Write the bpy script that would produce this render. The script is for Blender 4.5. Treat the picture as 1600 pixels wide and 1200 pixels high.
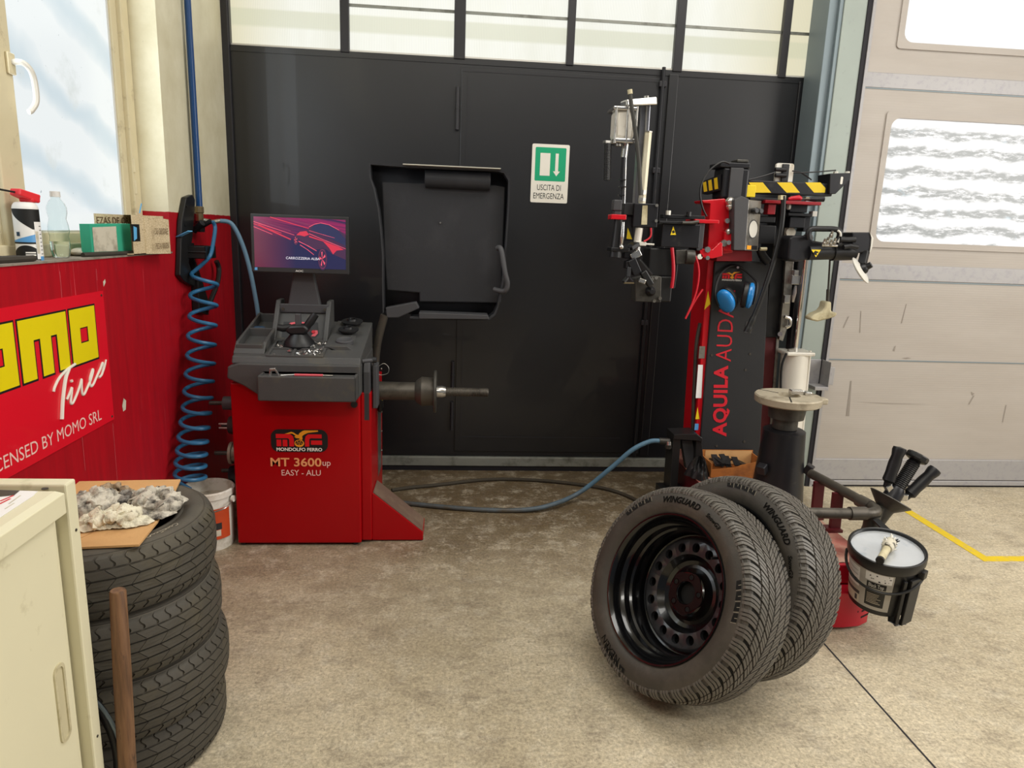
import bpy, bmesh, math, random
from mathutils import Vector, Matrix
PI = math.pi
C = bpy.context.scene.collection
random.seed(7)
for o in list(bpy.data.objects): bpy.data.objects.remove(o)

# ---------------------------------------------------------------- camera, world, lights, exposure
sc = bpy.context.scene
cam_d = bpy.data.cameras.new('camera'); cam = bpy.data.objects.new('camera', cam_d); C.objects.link(cam)
cam_d.sensor_width = 36; cam_d.lens = 24.54; cam_d.clip_start = .05
def cam_axes(pitch, roll, yaw):
    cy, sy, cp, sp, cr, sr = math.cos(yaw), math.sin(yaw), math.cos(pitch), math.sin(pitch), math.cos(roll), math.sin(roll)
    r = Vector((cy, sy, 0)); f = Vector((-sy, cy, 0)); u = Vector((0, 0, 1))
    f2 = f*cp-u*sp; u2 = u*cp+f*sp
    return r*cr+u2*sr, u2*cr-r*sr, f2
ax = cam_axes(.21366, .036717, -.088785)
cam.matrix_world = Matrix(((ax[0].x, ax[1].x, -ax[2].x, 0), (ax[0].y, ax[1].y, -ax[2].y, 0), (ax[0].z, ax[1].z, -ax[2].z, 1.4), (0, 0, 0, 1)))
sc.camera = cam

world = bpy.data.worlds.new('world'); sc.world = world; world.use_nodes = True
wb = world.node_tree.nodes['Background']
wb.inputs[0].default_value = (.86, .93, 1, 1); wb.inputs[1].default_value = .15
sc.view_settings.view_transform = 'Standard'; sc.view_settings.look = 'None'
sc.view_settings.gamma = 1; sc.view_settings.use_curve_mapping = False
sc.view_settings.exposure = 0.0

def area_light(name, loc, target, sx, sy, power, col):
    d = bpy.data.lights.new(name, 'AREA'); d.shape = 'RECTANGLE'; d.size = sx; d.size_y = sy; d.energy = power; d.color = col
    o = bpy.data.objects.new(name, d); C.objects.link(o); o.location = loc
    o.rotation_euler = (Vector(target)-Vector(loc)).to_track_quat('-Z', 'Y').to_euler()
    return o
# daylight through the open gateway behind and to the right of the camera, and an added, unseen fill for the near left
area_light('daylight_gateway', (4.7, .8, 2.2), (1.7, 1.1, .1), 2.6, 2.4, 135, (1, .96, .90))
area_light('skylight', (1.7, 1.75, 3.95), (1.7, 1.75, 0), 2.6, 1.5, 88, (1, .98, .93))
area_light('front_fill', (-.3, -.9, 3.85), (-.3, -.9, 0), 2.4, .5, 62, (1, .97, .9))  # added fill that brightens the sign, cabinet and near left wall
area_light('daylight_window', (-1.30, 2.42, 2.15), (1, 2.42, 2.15), 1.25, 1.2, 11, (.88, .95, 1))

# ---------------------------------------------------------------- materials
def lin(c):
    if isinstance(c, str): c = tuple(int(c[i:i+2], 16)/255 for i in (0, 2, 4))
    return tuple(x/12.92 if x <= .04045 else ((x+.055)/1.055)**2.4 for x in c)+(1,)
def mat(name, col, rough=.5, metal=0., var=.12, nscale=14., bump=0., bscale=60., spec=.5, trans=0., coat=0., dirt=None, dscale=5., dlo=.5, dhi=.7, ior=1.45):
    m = bpy.data.materials.new(name); m.use_nodes = True; nt = m.node_tree; N = nt.nodes; L = nt.links
    b = N['Principled BSDF']; b.inputs['Roughness'].default_value = rough; b.inputs['Metallic'].default_value = metal
    b.inputs['Specular IOR Level'].default_value = spec; b.inputs['Transmission Weight'].default_value = trans; b.inputs['IOR'].default_value = ior
    b.inputs['Coat Weight'].default_value = coat
    c = lin(col)
    tc = N.new('ShaderNodeTexCoord')
    no = N.new('ShaderNodeTexNoise'); no.inputs['Scale'].default_value = nscale; no.inputs['Detail'].default_value = 5
    L.new(tc.outputs['Object'], no.inputs['Vector'])
    mx = N.new('ShaderNodeMix'); mx.data_type = 'RGBA'
    mx.inputs[6].default_value = tuple(min(1, x*(1+var)) for x in c[:3])+(1,); mx.inputs[7].default_value = tuple(x*(1-var) for x in c[:3])+(1,)
    L.new(no.outputs['Fac'], mx.inputs[0]); out = mx.outputs[2]
    if dirt:
        n2 = N.new('ShaderNodeTexNoise'); n2.inputs['Scale'].default_value = dscale; n2.inputs['Detail'].default_value = 8; n2.inputs['Roughness'].default_value = .65
        L.new(tc.outputs['Object'], n2.inputs['Vector'])
        rp = N.new('ShaderNodeMapRange'); rp.inputs[1].default_value = dlo; rp.inputs[2].default_value = dhi
        L.new(n2.outputs['Fac'], rp.inputs[0])
        m2 = N.new('ShaderNodeMix'); m2.data_type = 'RGBA'; L.new(rp.outputs[0], m2.inputs[0]); L.new(out, m2.inputs[6]); m2.inputs[7].default_value = lin(dirt); out = m2.outputs[2]
    L.new(out, b.inputs['Base Color'])
    if bump:
        n3 = N.new('ShaderNodeTexNoise'); n3.inputs['Scale'].default_value = bscale; n3.inputs['Detail'].default_value = 4
        L.new(tc.outputs['Object'], n3.inputs['Vector'])
        bp = N.new('ShaderNodeBump'); bp.inputs['Strength'].default_value = bump; bp.inputs['Distance'].default_value = .004
        L.new(n3.outputs['Fac'], bp.inputs['Height']); L.new(bp.outputs['Normal'], b.inputs['Normal'])
    return m
def emat(name, col, s):
    m = bpy.data.materials.new(name); m.use_nodes = True; nt = m.node_tree
    b = nt.nodes['Principled BSDF']; b.inputs['Base Color'].default_value = (.02, .02, .02, 1); b.inputs['Roughness'].default_value = .3
    b.inputs['Emission Color'].default_value = lin(col); b.inputs['Emission Strength'].default_value = s
    return m

M = {}
M['gate_black'] = mat('gate_black', '141418', .37, 0, .12, 3, .04, 6, .75, coat=.15, dirt='19191d', dscale=3, dlo=.55, dhi=.8)
M['gate_frame'] = mat('gate_frame', '28272b', .4, 0, .1)
M['grey_rail'] = mat('grey_rail', '8d8f88', .5, .2, .1, 20, dirt='5b5a52', dscale=9)
M['cream_frame'] = mat('cream_frame', 'd6cbaa', .45, 0, .06, 20, dirt='a6977a', dscale=18, dlo=.58, dhi=.8)
M['white_metal'] = mat('white_metal', 'd8d5cc', .35, .1, .05)
M['red_paint'] = mat('red_paint', 'a0000a', .36, 0, .06, 4, spec=.3, coat=.05)
M['red_carriage'] = mat('red_carriage', 'c40a1c', .35, 0, .08, 6, coat=.2)
M['dark_red'] = mat('dark_red', '4f0c14', .5, 0, .15, 9)
M['pale_red'] = mat('pale_red', '9c5a50', .75, 0, .1, 16, dirt='b89a86', dscale=7, dlo=.4, dhi=.7)
M['grey_plastic'] = mat('grey_plastic', '444447', .55, 0, .06, 30, .15, 300)
M['grey_tray'] = mat('grey_tray', '454545', .55, 0, .08, 20, .15, 300, dirt='5d5848', dscale=8, dlo=.55, dhi=.8)
M['dark_plastic'] = mat('dark_plastic', '232427', .5, 0, .08, 20, .1, 300)
M['bezel'] = mat('bezel', '2a2a2b', .4, 0, .05)
M['black_plastic'] = mat('black_plastic', '17171a', .42, 0, .1)
M['black_metal'] = mat('black_metal', '222226', .38, .3, .15, 12, dirt='3d3b38', dscale=20, dlo=.6, dhi=.8)
M['dark_steel'] = mat('dark_steel', '4c4a46', .45, .5, .15, 15, dirt='2f2d2a', dscale=12)
M['brown_steel'] = mat('brown_steel', '5a554e', .45, .6, .12, 12, dirt='37332e', dscale=10)
M['steel'] = mat('steel', 'a9a6a0', .3, .85, .1, 25, dirt='6e6860', dscale=16)
M['bright_steel'] = mat('bright_steel', 'c9c7c4', .22, .9, .06)
M['chrome'] = mat('chrome', 'e6e6e6', .12, 1, .03)
M['worn_steel'] = mat('worn_steel', '9a9284', .5, .35, .15, 14, .2, 90, dirt='5e5548', dscale=12)
M['cylinder_silver'] = mat('cylinder_silver', 'e4e0d6', .4, .2, .06, 12, dirt='8f877a', dscale=10, dlo=.58, dhi=.85)
M['post_green'] = mat('post_green', '9aa39d', .5, .25, .08, 6, dirt='868c86', dscale=24, dlo=.62, dhi=.8)
M['post_dark'] = mat('post_dark', '7d8a90', .45, .3, .1, 6)
M['rubber_strip'] = mat('rubber_strip', '1c1a20', .7, 0, .1)
M['wood'] = None
M['rubber'] = mat('rubber', '3d3933', .55, 0, .15, 10, .1, 160, dirt='59524a', dscale=6, dlo=.5, dhi=.8)
M['tread_rubber'] = mat('tread_rubber', '5b5751', .45, 0, .15, 20, dirt='57504a', dscale=8, dlo=.5, dhi=.8)
M['old_rubber'] = mat('old_rubber', '4d4840', .78, 0, .15, 14, .15, 120, dirt='5e574c', dscale=7, dlo=.5, dhi=.8)
M['old_tread'] = mat('old_tread', '45413a', .62, 0, .15, 14, .1, 120, dirt='57503f', dscale=7, dlo=.5, dhi=.8)
M['groove'] = mat('groove', '0b0a09', .9, 0, .1)
M['letter_rubber'] = mat('letter_rubber', '0d0c0a', .8, 0, .05, spec=.15)
M['grey_letter'] = mat('grey_letter', 'a59c8a', .7, 0, .05)
M['wheel_paint'] = mat('wheel_paint', '0b0b0d', .2, .1, .1, coat=.4)
M['disc_paint'] = mat('disc_paint', '3a3b3e', .36, .4, .1, coat=.3)
M['void'] = mat('void', '040404', .8, 0, 0)
M['cabinet'] = mat('cabinet', 'dcd6b8', .5, 0, .05, 4, dirt='a99d79', dscale=14, dlo=.62, dhi=.85)
M['paper'] = mat('paper', 'ecebea', .8, 0, .03)
M['cardboard'] = mat('cardboard', 'c79b67', .85, 0, .1, 12, .15, 80, dirt='a57a48', dscale=8, dlo=.55, dhi=.8)
M['brown_card'] = mat('brown_card', 'a9682f', .85, 0, .15, 10, dirt='6e4320', dscale=6)
M['cloth'] = mat('cloth', 'c9c2b4', .9, 0, .06, 14, .5, 240, dirt='3b3634', dscale=30, dlo=.44, dhi=.66)
M['clean_cloth'] = mat('clean_cloth', 'ddd6c0', .9, 0, .06, 14, .5, 240, dirt='6b604c', dscale=40, dlo=.5, dhi=.75)
M['dark_cloth'] = mat('dark_cloth', '9d968e', .9, 0, .1, 14, .5, 240, dirt='2b2827', dscale=18, dlo=.42, dhi=.62)
M['brown_cloth'] = mat('brown_cloth', 'a28f77', .9, 0, .1, 14, .5, 240, dirt='544a3d', dscale=22, dlo=.5, dhi=.75)
M['hose_blue'] = mat('hose_blue', '2f6a94', .35, 0, .08)
M['hose_greyblue'] = mat('hose_greyblue', '5f7e94', .5, 0, .1)
M['pipe_blue'] = mat('pipe_blue', '123f74', .3, 0, .05)
M['hose_dusty'] = mat('hose_dusty', '3c362c', .8, 0, .15)
M['brass'] = mat('brass', '8f7f62', .35, .8, .15)
M['white_plastic'] = mat('white_plastic', 'e2dfd6', .45, 0, .05, 10, dirt='b3aa96', dscale=12)
M['orange_label'] = mat('orange_label', 'c2481f', .5, 0, .08)
M['yellow'] = mat('yellow', 'e2c21c', .5, 0, .1, 10)
M['yellow_sticker'] = mat('yellow_sticker', 'f0d020', .5, 0, .05)
M['orange'] = mat('orange', 'f0a020', .5, 0, .04)
M['logo_red'] = mat('logo_red', 'd80a18', .5, 0, .03)
M['logo_black'] = mat('logo_black', '161618', .5, 0, .03)
M['white_ink'] = mat('white_ink', 'f2efe8', .6, 0, .02)
M['pink_ink'] = mat('pink_ink', 'f3c9c0', .6, 0, .02)
M['tan_ink'] = mat('tan_ink', 'eda06a', .6, 0, .04)
M['red_ink'] = mat('red_ink', 'c81a2c', .5, 0, .04)
M['sign_red'] = mat('sign_red', 'e01329', .35, 0, .05, 5, coat=.2)
M['sign_yellow'] = mat('sign_yellow', 'ead60c', .4, 0, .05, 8, dirt='b7a21a', dscale=60, dlo=.68, dhi=.75)
M['sign_white'] = mat('sign_white', 'e8e3d8', .5, 0, .03)
M['sign_green'] = mat('sign_green', '0fa071', .5, 0, .03)
M['ink_black'] = mat('ink_black', '121212', .6, 0, .02)
M['line_yellow'] = mat('line_yellow', 'd9bb1d', .7, 0, .1, 20, dirt='b9a467', dscale=26, dlo=.52, dhi=.75)
M['joint'] = mat('joint', '2c2a2e', .9, 0, .1)
M['blue_shell'] = mat('blue_shell', '2585cf', .28, 0, .06, coat=.3)
M['can_blue'] = mat('can_blue', '5d9ed8', .35, 0, .04)
M['can_white'] = mat('can_white', 'e9e7e4', .35, 0, .03)
M['can_red'] = mat('can_red', 'dc2a33', .4, 0, .04)
M['pet'] = mat('pet', 'f3f8f8', .04, 0, 0, trans=1., ior=1.12)
M['water'] = mat('water', 'f4fafa', .02, 0, 0, trans=1., ior=1.33)
M['cap_white'] = mat('cap_white', 'd9d7d4', .5, 0, .04)
M['green_card'] = mat('green_card', '35a888', .6, 0, .06)
M['label_grey'] = mat('label_grey', 'cdc7b6', .7, 0, .06, 12, dirt='9a9280', dscale=16)
M['tag_blue'] = mat('tag_blue', '62b2e6', .6, 0, .04)
M['iron'] = mat('iron', '4b4640', .6, .5, .2, 18)
M['bucket_black'] = mat('bucket_black', '1b1b1c', .38, 0, .08)
M['bucket_grey'] = mat('bucket_grey', 'b4b1aa', .5, 0, .05)
M['lid_film'] = mat('lid_film', 'd5d9dd', .22, .55, .1, 6, .5, 14, dirt='7d94ad', dscale=6, dlo=.5, dhi=.75)
M['red_plastic'] = mat('red_plastic', 'b80f26', .4, 0, .06)
M['bone'] = mat('bone', 'c6bd9c', .6, 0, .08, 14, dirt='8f8260', dscale=10)
M['turn_top'] = mat('turn_top', 'b3a995', .55, .2, .12, 14, .25, 120, dirt='7d725e', dscale=9)
M['hood'] = mat('hood', '25262a', .55, 0, .08, 8, .1, 200, dirt='303034', dscale=4)
M['hood_highlight'] = mat('hood_highlight', 'b9b6aa', .5, 0, .05)  # pale tone for the highlight painted on the hood
M['blue_handle'] = mat('blue_handle', '1d3a55', .5, 0, .05)

# ---------------------------------------------------------------- mesh helpers
def frame(d):
    d = Vector(d).normalized(); a = Vector((0, 0, 1)) if abs(d.z) < .9 else Vector((1, 0, 0))
    u = d.cross(a).normalized(); return u, d.cross(u).normalized(), d
class MB:
    def __init__(s): s.v = []; s.f = []
    def add(s, vs, fs):
        n = len(s.v); s.v += [Vector(v) for v in vs]; s.f += [tuple(i+n for i in f) for f in fs]; return s
    def box(s, c, z, rot=None):
        x, y, w = z[0]/2, z[1]/2, z[2]/2
        vs = [Vector((a*x, b*y, e*w)) for e in (-1, 1) for a, b in ((-1, -1), (1, -1), (1, 1), (-1, 1))]
        if rot: 
            R = Matrix.Rotation(rot[2], 3, 'Z')@Matrix.Rotation(rot[1], 3, 'Y')@Matrix.Rotation(rot[0], 3, 'X'); vs = [R@v for v in vs]
        c = Vector(c)
        return s.add([v+c for v in vs], [(3, 2, 1, 0), (4, 5, 6, 7), (0, 1, 5, 4), (1, 2, 6, 5), (2, 3, 7, 6), (3, 0, 4, 7)])
    def span(s, a, b): return s.box([(a[i]+b[i])/2 for i in range(3)], [abs(b[i]-a[i]) for i in range(3)])
    def bar(s, p, q, w, h, up=(0, 0, 1), w2=None, h2=None):
        p, q = Vector(p), Vector(q); d = (q-p).normalized(); up = Vector(up)
        u = d.cross(up)
        if u.length < 1e-4: u = d.cross(Vector((0, 1, 0)))
        u.normalize(); t = u.cross(d); w2 = w2 or w; h2 = h2 or h
        vs = [p+u*(a*w/2)+t*(b*h/2) for a, b in ((-1, -1), (1, -1), (1, 1), (-1, 1))]+[q+u*(a*w2/2)+t*(b*h2/2) for a, b in ((-1, -1), (1, -1), (1, 1), (-1, 1))]
        return s.add(vs, [(3, 2, 1, 0), (4, 5, 6, 7), (0, 1, 5, 4), (1, 2, 6, 5), (2, 3, 7, 6), (3, 0, 4, 7)])
    def lathe(s, prof, o=(0, 0, 0), axis=(0, 0, 1), n=28):
        u, w, d = frame(axis); o = Vector(o); n0 = len(s.v); rings = []
        for a, r in prof:
            if abs(r) < 1e-6: rings.append([len(s.v)]); s.v.append(o+d*a)
            else:
                rings.append([len(s.v)+i for i in range(n)])
                for i in range(n): t = 2*PI*i/n; s.v.append(o+d*a+(u*math.cos(t)+w*math.sin(t))*r)
        for A, B in zip(rings, rings[1:]):
            for i in range(n):
                j = (i+1) % n
                if len(A) == 1 and len(B) == 1: continue
                if len(A) == 1: s.f.append((A[0], B[i], B[j]))
                elif len(B) == 1: s.f.append((A[i], B[0], A[j]))
                else: s.f.append((A[i], B[i], B[j], A[j]))
        return s
    def cyl(s, p, q, r, r2=None, n=20):
        p, q = Vector(p), Vector(q); l = (q-p).length; r2 = r if r2 is None else r2
        return s.lathe([(0, 0), (0, r), (l, r2), (l, 0)], p, q-p, n)
    def tube(s, pts, r, n=10, closed=False, sm=0, cap=True):
        P = [Vector(p) for p in pts]
        if sm: P = spline(P, sm)
        rs = r if isinstance(r, (list, tuple)) else [r]*len(P)
        if len(rs) != len(P): rs = [rs[min(len(rs)-1, int(i*len(rs)/len(P)))] for i in range(len(P))]
        m = len(P); T = [(P[min(i+1, m-1)]-P[max(i-1, 0)]).normalized() for i in range(m)]
        u = frame(T[0])[0]; n0 = len(s.v)
        for i in range(m):
            u = (u-T[i]*u.dot(T[i]))
            if u.length < 1e-5: u = frame(T[i])[0]
            u.normalize(); w = T[i].cross(u)
            for k in range(n): t = 2*PI*k/n; s.v.append(P[i]+(u*math.cos(t)+w*math.sin(t))*rs[i])
        for i in range(m-1):
            for k in range(n):
                j = (k+1) % n; s.f.append((n0+i*n+k, n0+i*n+j, n0+(i+1)*n+j, n0+(i+1)*n+k))
        if cap: s.f.append(tuple(n0+k for k in reversed(range(n)))); s.f.append(tuple(n0+(m-1)*n+k for k in range(n)))
        return s
    def prism(s, poly, d0, d1, ax='y'):
        # poly in (x,z) for ax y, (y,z) for ax x, (x,y) for ax z
        def pt(a, b, d): return (a, d, b) if ax == 'y' else ((d, a, b) if ax == 'x' else (a, b, d))
        n = len(poly); vs = [pt(a, b, d0) for a, b in poly]+[pt(a, b, d1) for a, b in poly]
        return s.add(vs, [tuple(range(n)), tuple(reversed(range(n, 2*n)))]+[(i, i+n, (i+1) % n+n, (i+1) % n) for i in range(n)])
    def poly(s, pts): return s.add(pts, [tuple(range(len(pts)))])
    def ball(s, c, r, n=18, m=10):
        r = r if isinstance(r, (list, tuple)) else (r, r, r); c = Vector(c); b = MB()
        b.lathe([(-math.cos(PI*i/m), math.sin(PI*i/m) if 0 < i < m else 0) for i in range(m+1)], n=n)
        return s.add([Vector((v.x*r[0], v.y*r[1], v.z*r[2]))+c for v in b.v], b.f)
    def grid(s, fn, nu, nv):
        n0 = len(s.v)
        for i in range(nu+1):
            for j in range(nv+1): s.v.append(Vector(fn(i/nu, j/nv)))
        for i in range(nu):
            for j in range(nv): a = n0+i*(nv+1)+j; s.f.append((a, a+1, a+nv+2, a+nv+1))
        return s
    def xf(s, M4): s.v = [M4@v for v in s.v]; return s
    def build(s, name, m, parent=None, bev=0., smooth=True, ang=38, solid=0., recalc=True, sub=0):
        off = OFF.get(parent.name, Vector()) if parent else Vector()
        me = bpy.data.meshes.new(name); me.from_pydata([v-off for v in s.v], [], s.f)
        if recalc:
            bm = bmesh.new(); bm.from_mesh(me); bmesh.ops.recalc_face_normals(bm, faces=bm.faces); bm.to_mesh(me); bm.free()
        if smooth:
            for p in me.polygons: p.use_smooth = True
            me.set_sharp_from_angle(angle=math.radians(ang))
        me.materials.append(M[m] if isinstance(m, str) else m)
        o = bpy.data.objects.new(name, me); C.objects.link(o)
        if parent: o.parent = parent; OFF[o.name] = off
        if solid: k = o.modifiers.new('solid', 'SOLIDIFY'); k.thickness = solid; k.offset = 0
        if bev: k = o.modifiers.new('bevel', 'BEVEL'); k.width = bev; k.segments = 2; k.limit_method = 'ANGLE'; k.angle_limit = math.radians(40)
        if sub: k = o.modifiers.new('sub', 'SUBSURF'); k.levels = sub; k.render_levels = sub
        return o
    def top(s, name, m, label, cat, base, group=None, **k):
        # a top-level thing made of one mesh, origin at base
        b = Vector(base); s.v = [v-b for v in s.v]; o = s.build(name, m, None, **k); o.location = b; OFF[o.name] = b
        return tag(o, label, cat, group)
OFF = {}
def spline(P, k):
    out = []; n = len(P)
    for i in range(n-1):
        a, b, c, d = P[max(i-1, 0)], P[i], P[i+1], P[min(i+2, n-1)]
        for j in range(k):
            t = j/k; out.append(.5*((2*b)+(c-a)*t+(2*a-5*b+4*c-d)*t*t+(3*b-a-3*c+d)*t**3))
    return out+[P[-1]]
def rrect(x0, z0, x1, z1, r, n=5):
    out = []
    for cx, cz, a in ((x1-r, z1-r, 0), (x0+r, z1-r, PI/2), (x0+r, z0+r, PI), (x1-r, z0+r, 1.5*PI)):
        for i in range(n+1): t = a+PI/2*i/n; out.append((cx+r*math.cos(t), cz+r*math.sin(t)))
    return out
def tag(o, label, cat, group=None):
    o['label'] = label; o['category'] = cat
    if group: o['group'] = group
    return o
def thing(name, label, cat, loc, group=None):
    o = bpy.data.objects.new(name, None); C.objects.link(o); o.empty_display_size = .05; o.location = loc; OFF[o.name] = Vector(loc)
    return tag(o, label, cat, group)
def struct(o): o['kind'] = 'structure'; return o
def plabel(o, s): o['label'] = s; return o
FONT_N = [0]
def text_mb(s, extrude=.0, bold=0., shear=0., space=1.):
    cu = bpy.data.curves.new('lettering', 'FONT'); cu.body = s; cu.extrude = extrude; cu.offset = bold; cu.shear = shear; cu.space_character = space; cu.resolution_u = 3
    o = bpy.data.objects.new('lettering', cu); C.objects.link(o)
    dg = bpy.context.evaluated_depsgraph_get(); me = bpy.data.meshes.new_from_object(o.evaluated_get(dg))
    b = MB(); b.add([v.co.copy() for v in me.vertices], [tuple(p.vertices) for p in me.polygons])
    bpy.data.objects.remove(o); bpy.data.curves.remove(cu); bpy.data.meshes.remove(me)
    return b
def lettering(s, p0, right, up, m, parent, name='lettering', bold=0., shear=0., space=1., th=.0006, fitx=True):
    # p0 lower-left corner, right = full width vector, up = full height vector
    b = text_mb(s, .0, bold, shear, space)
    x0 = min(v.x for v in b.v); x1 = max(v.x for v in b.v); y0 = min(v.y for v in b.v); y1 = max(v.y for v in b.v)
    p0, right, up = Vector(p0), Vector(right), Vector(up); nrm = right.cross(up).normalized()*th
    b.v = [p0+right*((v.x-x0)/(x1-x0))+up*((v.y-y0)/(y1-y0))+nrm for v in b.v]
    return b.build(name, m, parent, smooth=False, recalc=False)
def pieces(b):
    # the connected pieces of a mesh builder, each as a builder of its own
    par = list(range(len(b.v)))
    def fd(i):
        while par[i] != i: par[i] = par[par[i]]; i = par[i]
        return i
    for f in b.f:
        for i in f[1:]: par[fd(f[0])] = fd(i)
    out = {}
    for f in b.f: out.setdefault(fd(f[0]), []).append(f)
    for fs in out.values():
        ids = sorted({i for f in fs for i in f}); mp = {i: k for k, i in enumerate(ids)}
        q = MB(); q.v = [b.v[i].copy() for i in ids]; q.f = [tuple(mp[i] for i in f) for f in fs]; yield q
def each(b, name, m, parent, **k):
    for q in pieces(b): q.build(name, m, parent, **k)
def copy_tree(o, parent=None):
    c = o.copy(); C.objects.link(c); c.parent = parent
    for ch in list(o.children): copy_tree(ch, c)
    return c

# ---------------------------------------------------------------- setting materials with a layout of their own
def nodes(name, rough=.5):
    m = bpy.data.materials.new(name); m.use_nodes = True; nt = m.node_tree
    b = nt.nodes['Principled BSDF']; b.inputs['Roughness'].default_value = rough
    return m, nt.nodes, nt.links, b
def mixc(N, L, fac, a, b):
    m = N.new('ShaderNodeMix'); m.data_type = 'RGBA'
    for i, x in ((0, fac), (6, a), (7, b)):
        if hasattr(x, 'links'): L.new(x, m.inputs[i])
        else: m.inputs[i].default_value = x
    return m.outputs[2]
def noise(N, L, vec, scale, det=6, rough=.6):
    n = N.new('ShaderNodeTexNoise'); n.inputs['Scale'].default_value = scale; n.inputs['Detail'].default_value = det; n.inputs['Roughness'].default_value = rough
    L.new(vec, n.inputs['Vector']); return n.outputs['Fac']
def rng(N, L, x, a, b, c=0., d=1.):
    r = N.new('ShaderNodeMapRange'); L.new(x, r.inputs[0])
    for i, v in enumerate((a, b, c, d)): r.inputs[i+1].default_value = v
    return r.outputs[0]
def mapping(N, L, vec, scale):
    m = N.new('ShaderNodeMapping'); L.new(vec, m.inputs[0]); m.inputs['Scale'].default_value = scale; return m.outputs[0]
def mathn(N, L, op, a, b=0.):
    m = N.new('ShaderNodeMath'); m.operation = op
    for i, x in ((0, a), (1, b)):
        if hasattr(x, 'links'): L.new(x, m.inputs[i])
        else: m.inputs[i].default_value = x
    return m.outputs[0]

# concrete floor
m, N, L, b = nodes('concrete_floor', .55); tc = N.new('ShaderNodeTexCoord').outputs['Object']
spf = N.new('ShaderNodeSeparateXYZ'); L.new(tc, spf.inputs[0])
c1 = mixc(N, L, rng(N, L, noise(N, L, tc, .9, 5, .55), .3, .7), lin('cabea5'), lin('a09379'))
# oily brown grime around the two machines, deepened in place of shade at the back
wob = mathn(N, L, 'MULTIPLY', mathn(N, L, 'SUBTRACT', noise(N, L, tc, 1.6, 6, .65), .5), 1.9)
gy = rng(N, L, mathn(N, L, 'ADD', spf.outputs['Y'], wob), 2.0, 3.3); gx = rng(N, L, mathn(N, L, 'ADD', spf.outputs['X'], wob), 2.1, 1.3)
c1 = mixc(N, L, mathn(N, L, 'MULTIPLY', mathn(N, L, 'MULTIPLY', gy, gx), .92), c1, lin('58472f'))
c2 = mixc(N, L, rng(N, L, noise(N, L, mapping(N, L, tc, (1, 1.5, 1)), 5.5, 14, .8), .5, .76), c1, lin('75695a'))
c3 = mixc(N, L, rng(N, L, noise(N, L, tc, 9, 14, .85), .5, .72), c2, lin('cbc2ae'))
c4 = mixc(N, L, rng(N, L, noise(N, L, mapping(N, L, tc, (3, 1, 1)), 46, 6, .7), .57, .74), c3, lin('6a604f'))
c5 = mixc(N, L, rng(N, L, noise(N, L, tc, 160, 3, .6), .66, .72), c4, lin('5e5548'))
spk = rng(N, L, noise(N, L, tc, 95, 5, .75), .36, .64, .70, 1.28); spk2 = rng(N, L, noise(N, L, mapping(N, L, tc, (1, 1.4, 1)), 30, 8, .8), .35, .65, .80, 1.16)
vm = N.new('ShaderNodeVectorMath'); vm.operation = 'SCALE'; L.new(c5, vm.inputs[0]); L.new(mathn(N, L, 'MULTIPLY', spk, spk2), vm.inputs['Scale'])
L.new(vm.outputs[0], b.inputs['Base Color']); L.new(rng(N, L, noise(N, L, tc, 4, 6), .3, .7, .38, .62), b.inputs['Roughness'])
bp = N.new('ShaderNodeBump'); bp.inputs['Strength'].default_value = .25; bp.inputs['Distance'].default_value = .003
L.new(noise(N, L, tc, 70, 6), bp.inputs['Height']); L.new(bp.outputs[0], b.inputs['Normal']); M['floor'] = m

# painted left wall: red up to z 1.43, cream above
m, N, L, b = nodes('wall_paint', .42); tcn = N.new('ShaderNodeTexCoord'); tc = tcn.outputs['Object']
sp = N.new('ShaderNodeSeparateXYZ'); L.new(tc, sp.inputs[0])
z = mathn(N, L, 'ADD', sp.outputs['Z'], mathn(N, L, 'MULTIPLY', mathn(N, L, 'SUBTRACT', noise(N, L, tc, 25, 3), .5), .008))
up = rng(N, L, z, 1.4325, 1.4335)
cream = mixc(N, L, rng(N, L, noise(N, L, tc, 5, 8, .65), .35, .7), lin('e2dcc2'), lin('cfc7a8'))
cream = mixc(N, L, rng(N, L, noise(N, L, mapping(N, L, tc, (1, 3, 1)), 30, 8, .7), .66, .72), cream, lin('8f8468'))
red = mixc(N, L, rng(N, L, noise(N, L, mapping(N, L, tc, (1, 6, .5)), 6, 6), .3, .75), lin('b4101f'), lin('97111c'))
red = mixc(N, L, rng(N, L, noise(N, L, mapping(N, L, tc, (1, 40, .6)), 3, 3), .7, .72), red, lin('d0505a'))
red = mixc(N, L, rng(N, L, noise(N, L, tc, 45, 6, .7), .68, .71), red, lin('5b0a12'))
L.new(mixc(N, L, up, red, cream), b.inputs['Base Color'])
bp = N.new('ShaderNodeBump'); bp.inputs['Strength'].default_value = .12; bp.inputs['Distance'].default_value = .004
L.new(noise(N, L, tc, 18, 6), bp.inputs['Height']); L.new(bp.outputs[0], b.inputs['Normal']); b.inputs['Specular IOR Level'].default_value = .3; M['wall_paint'] = m
M['plaster'] = mat('plaster', 'd9d4c4', .8, 0, .05, 3)
M['sill'] = mat('sill_stone', '8f857a', .7, 0, .15, 9, dirt='5d544b', dscale=12)

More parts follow.
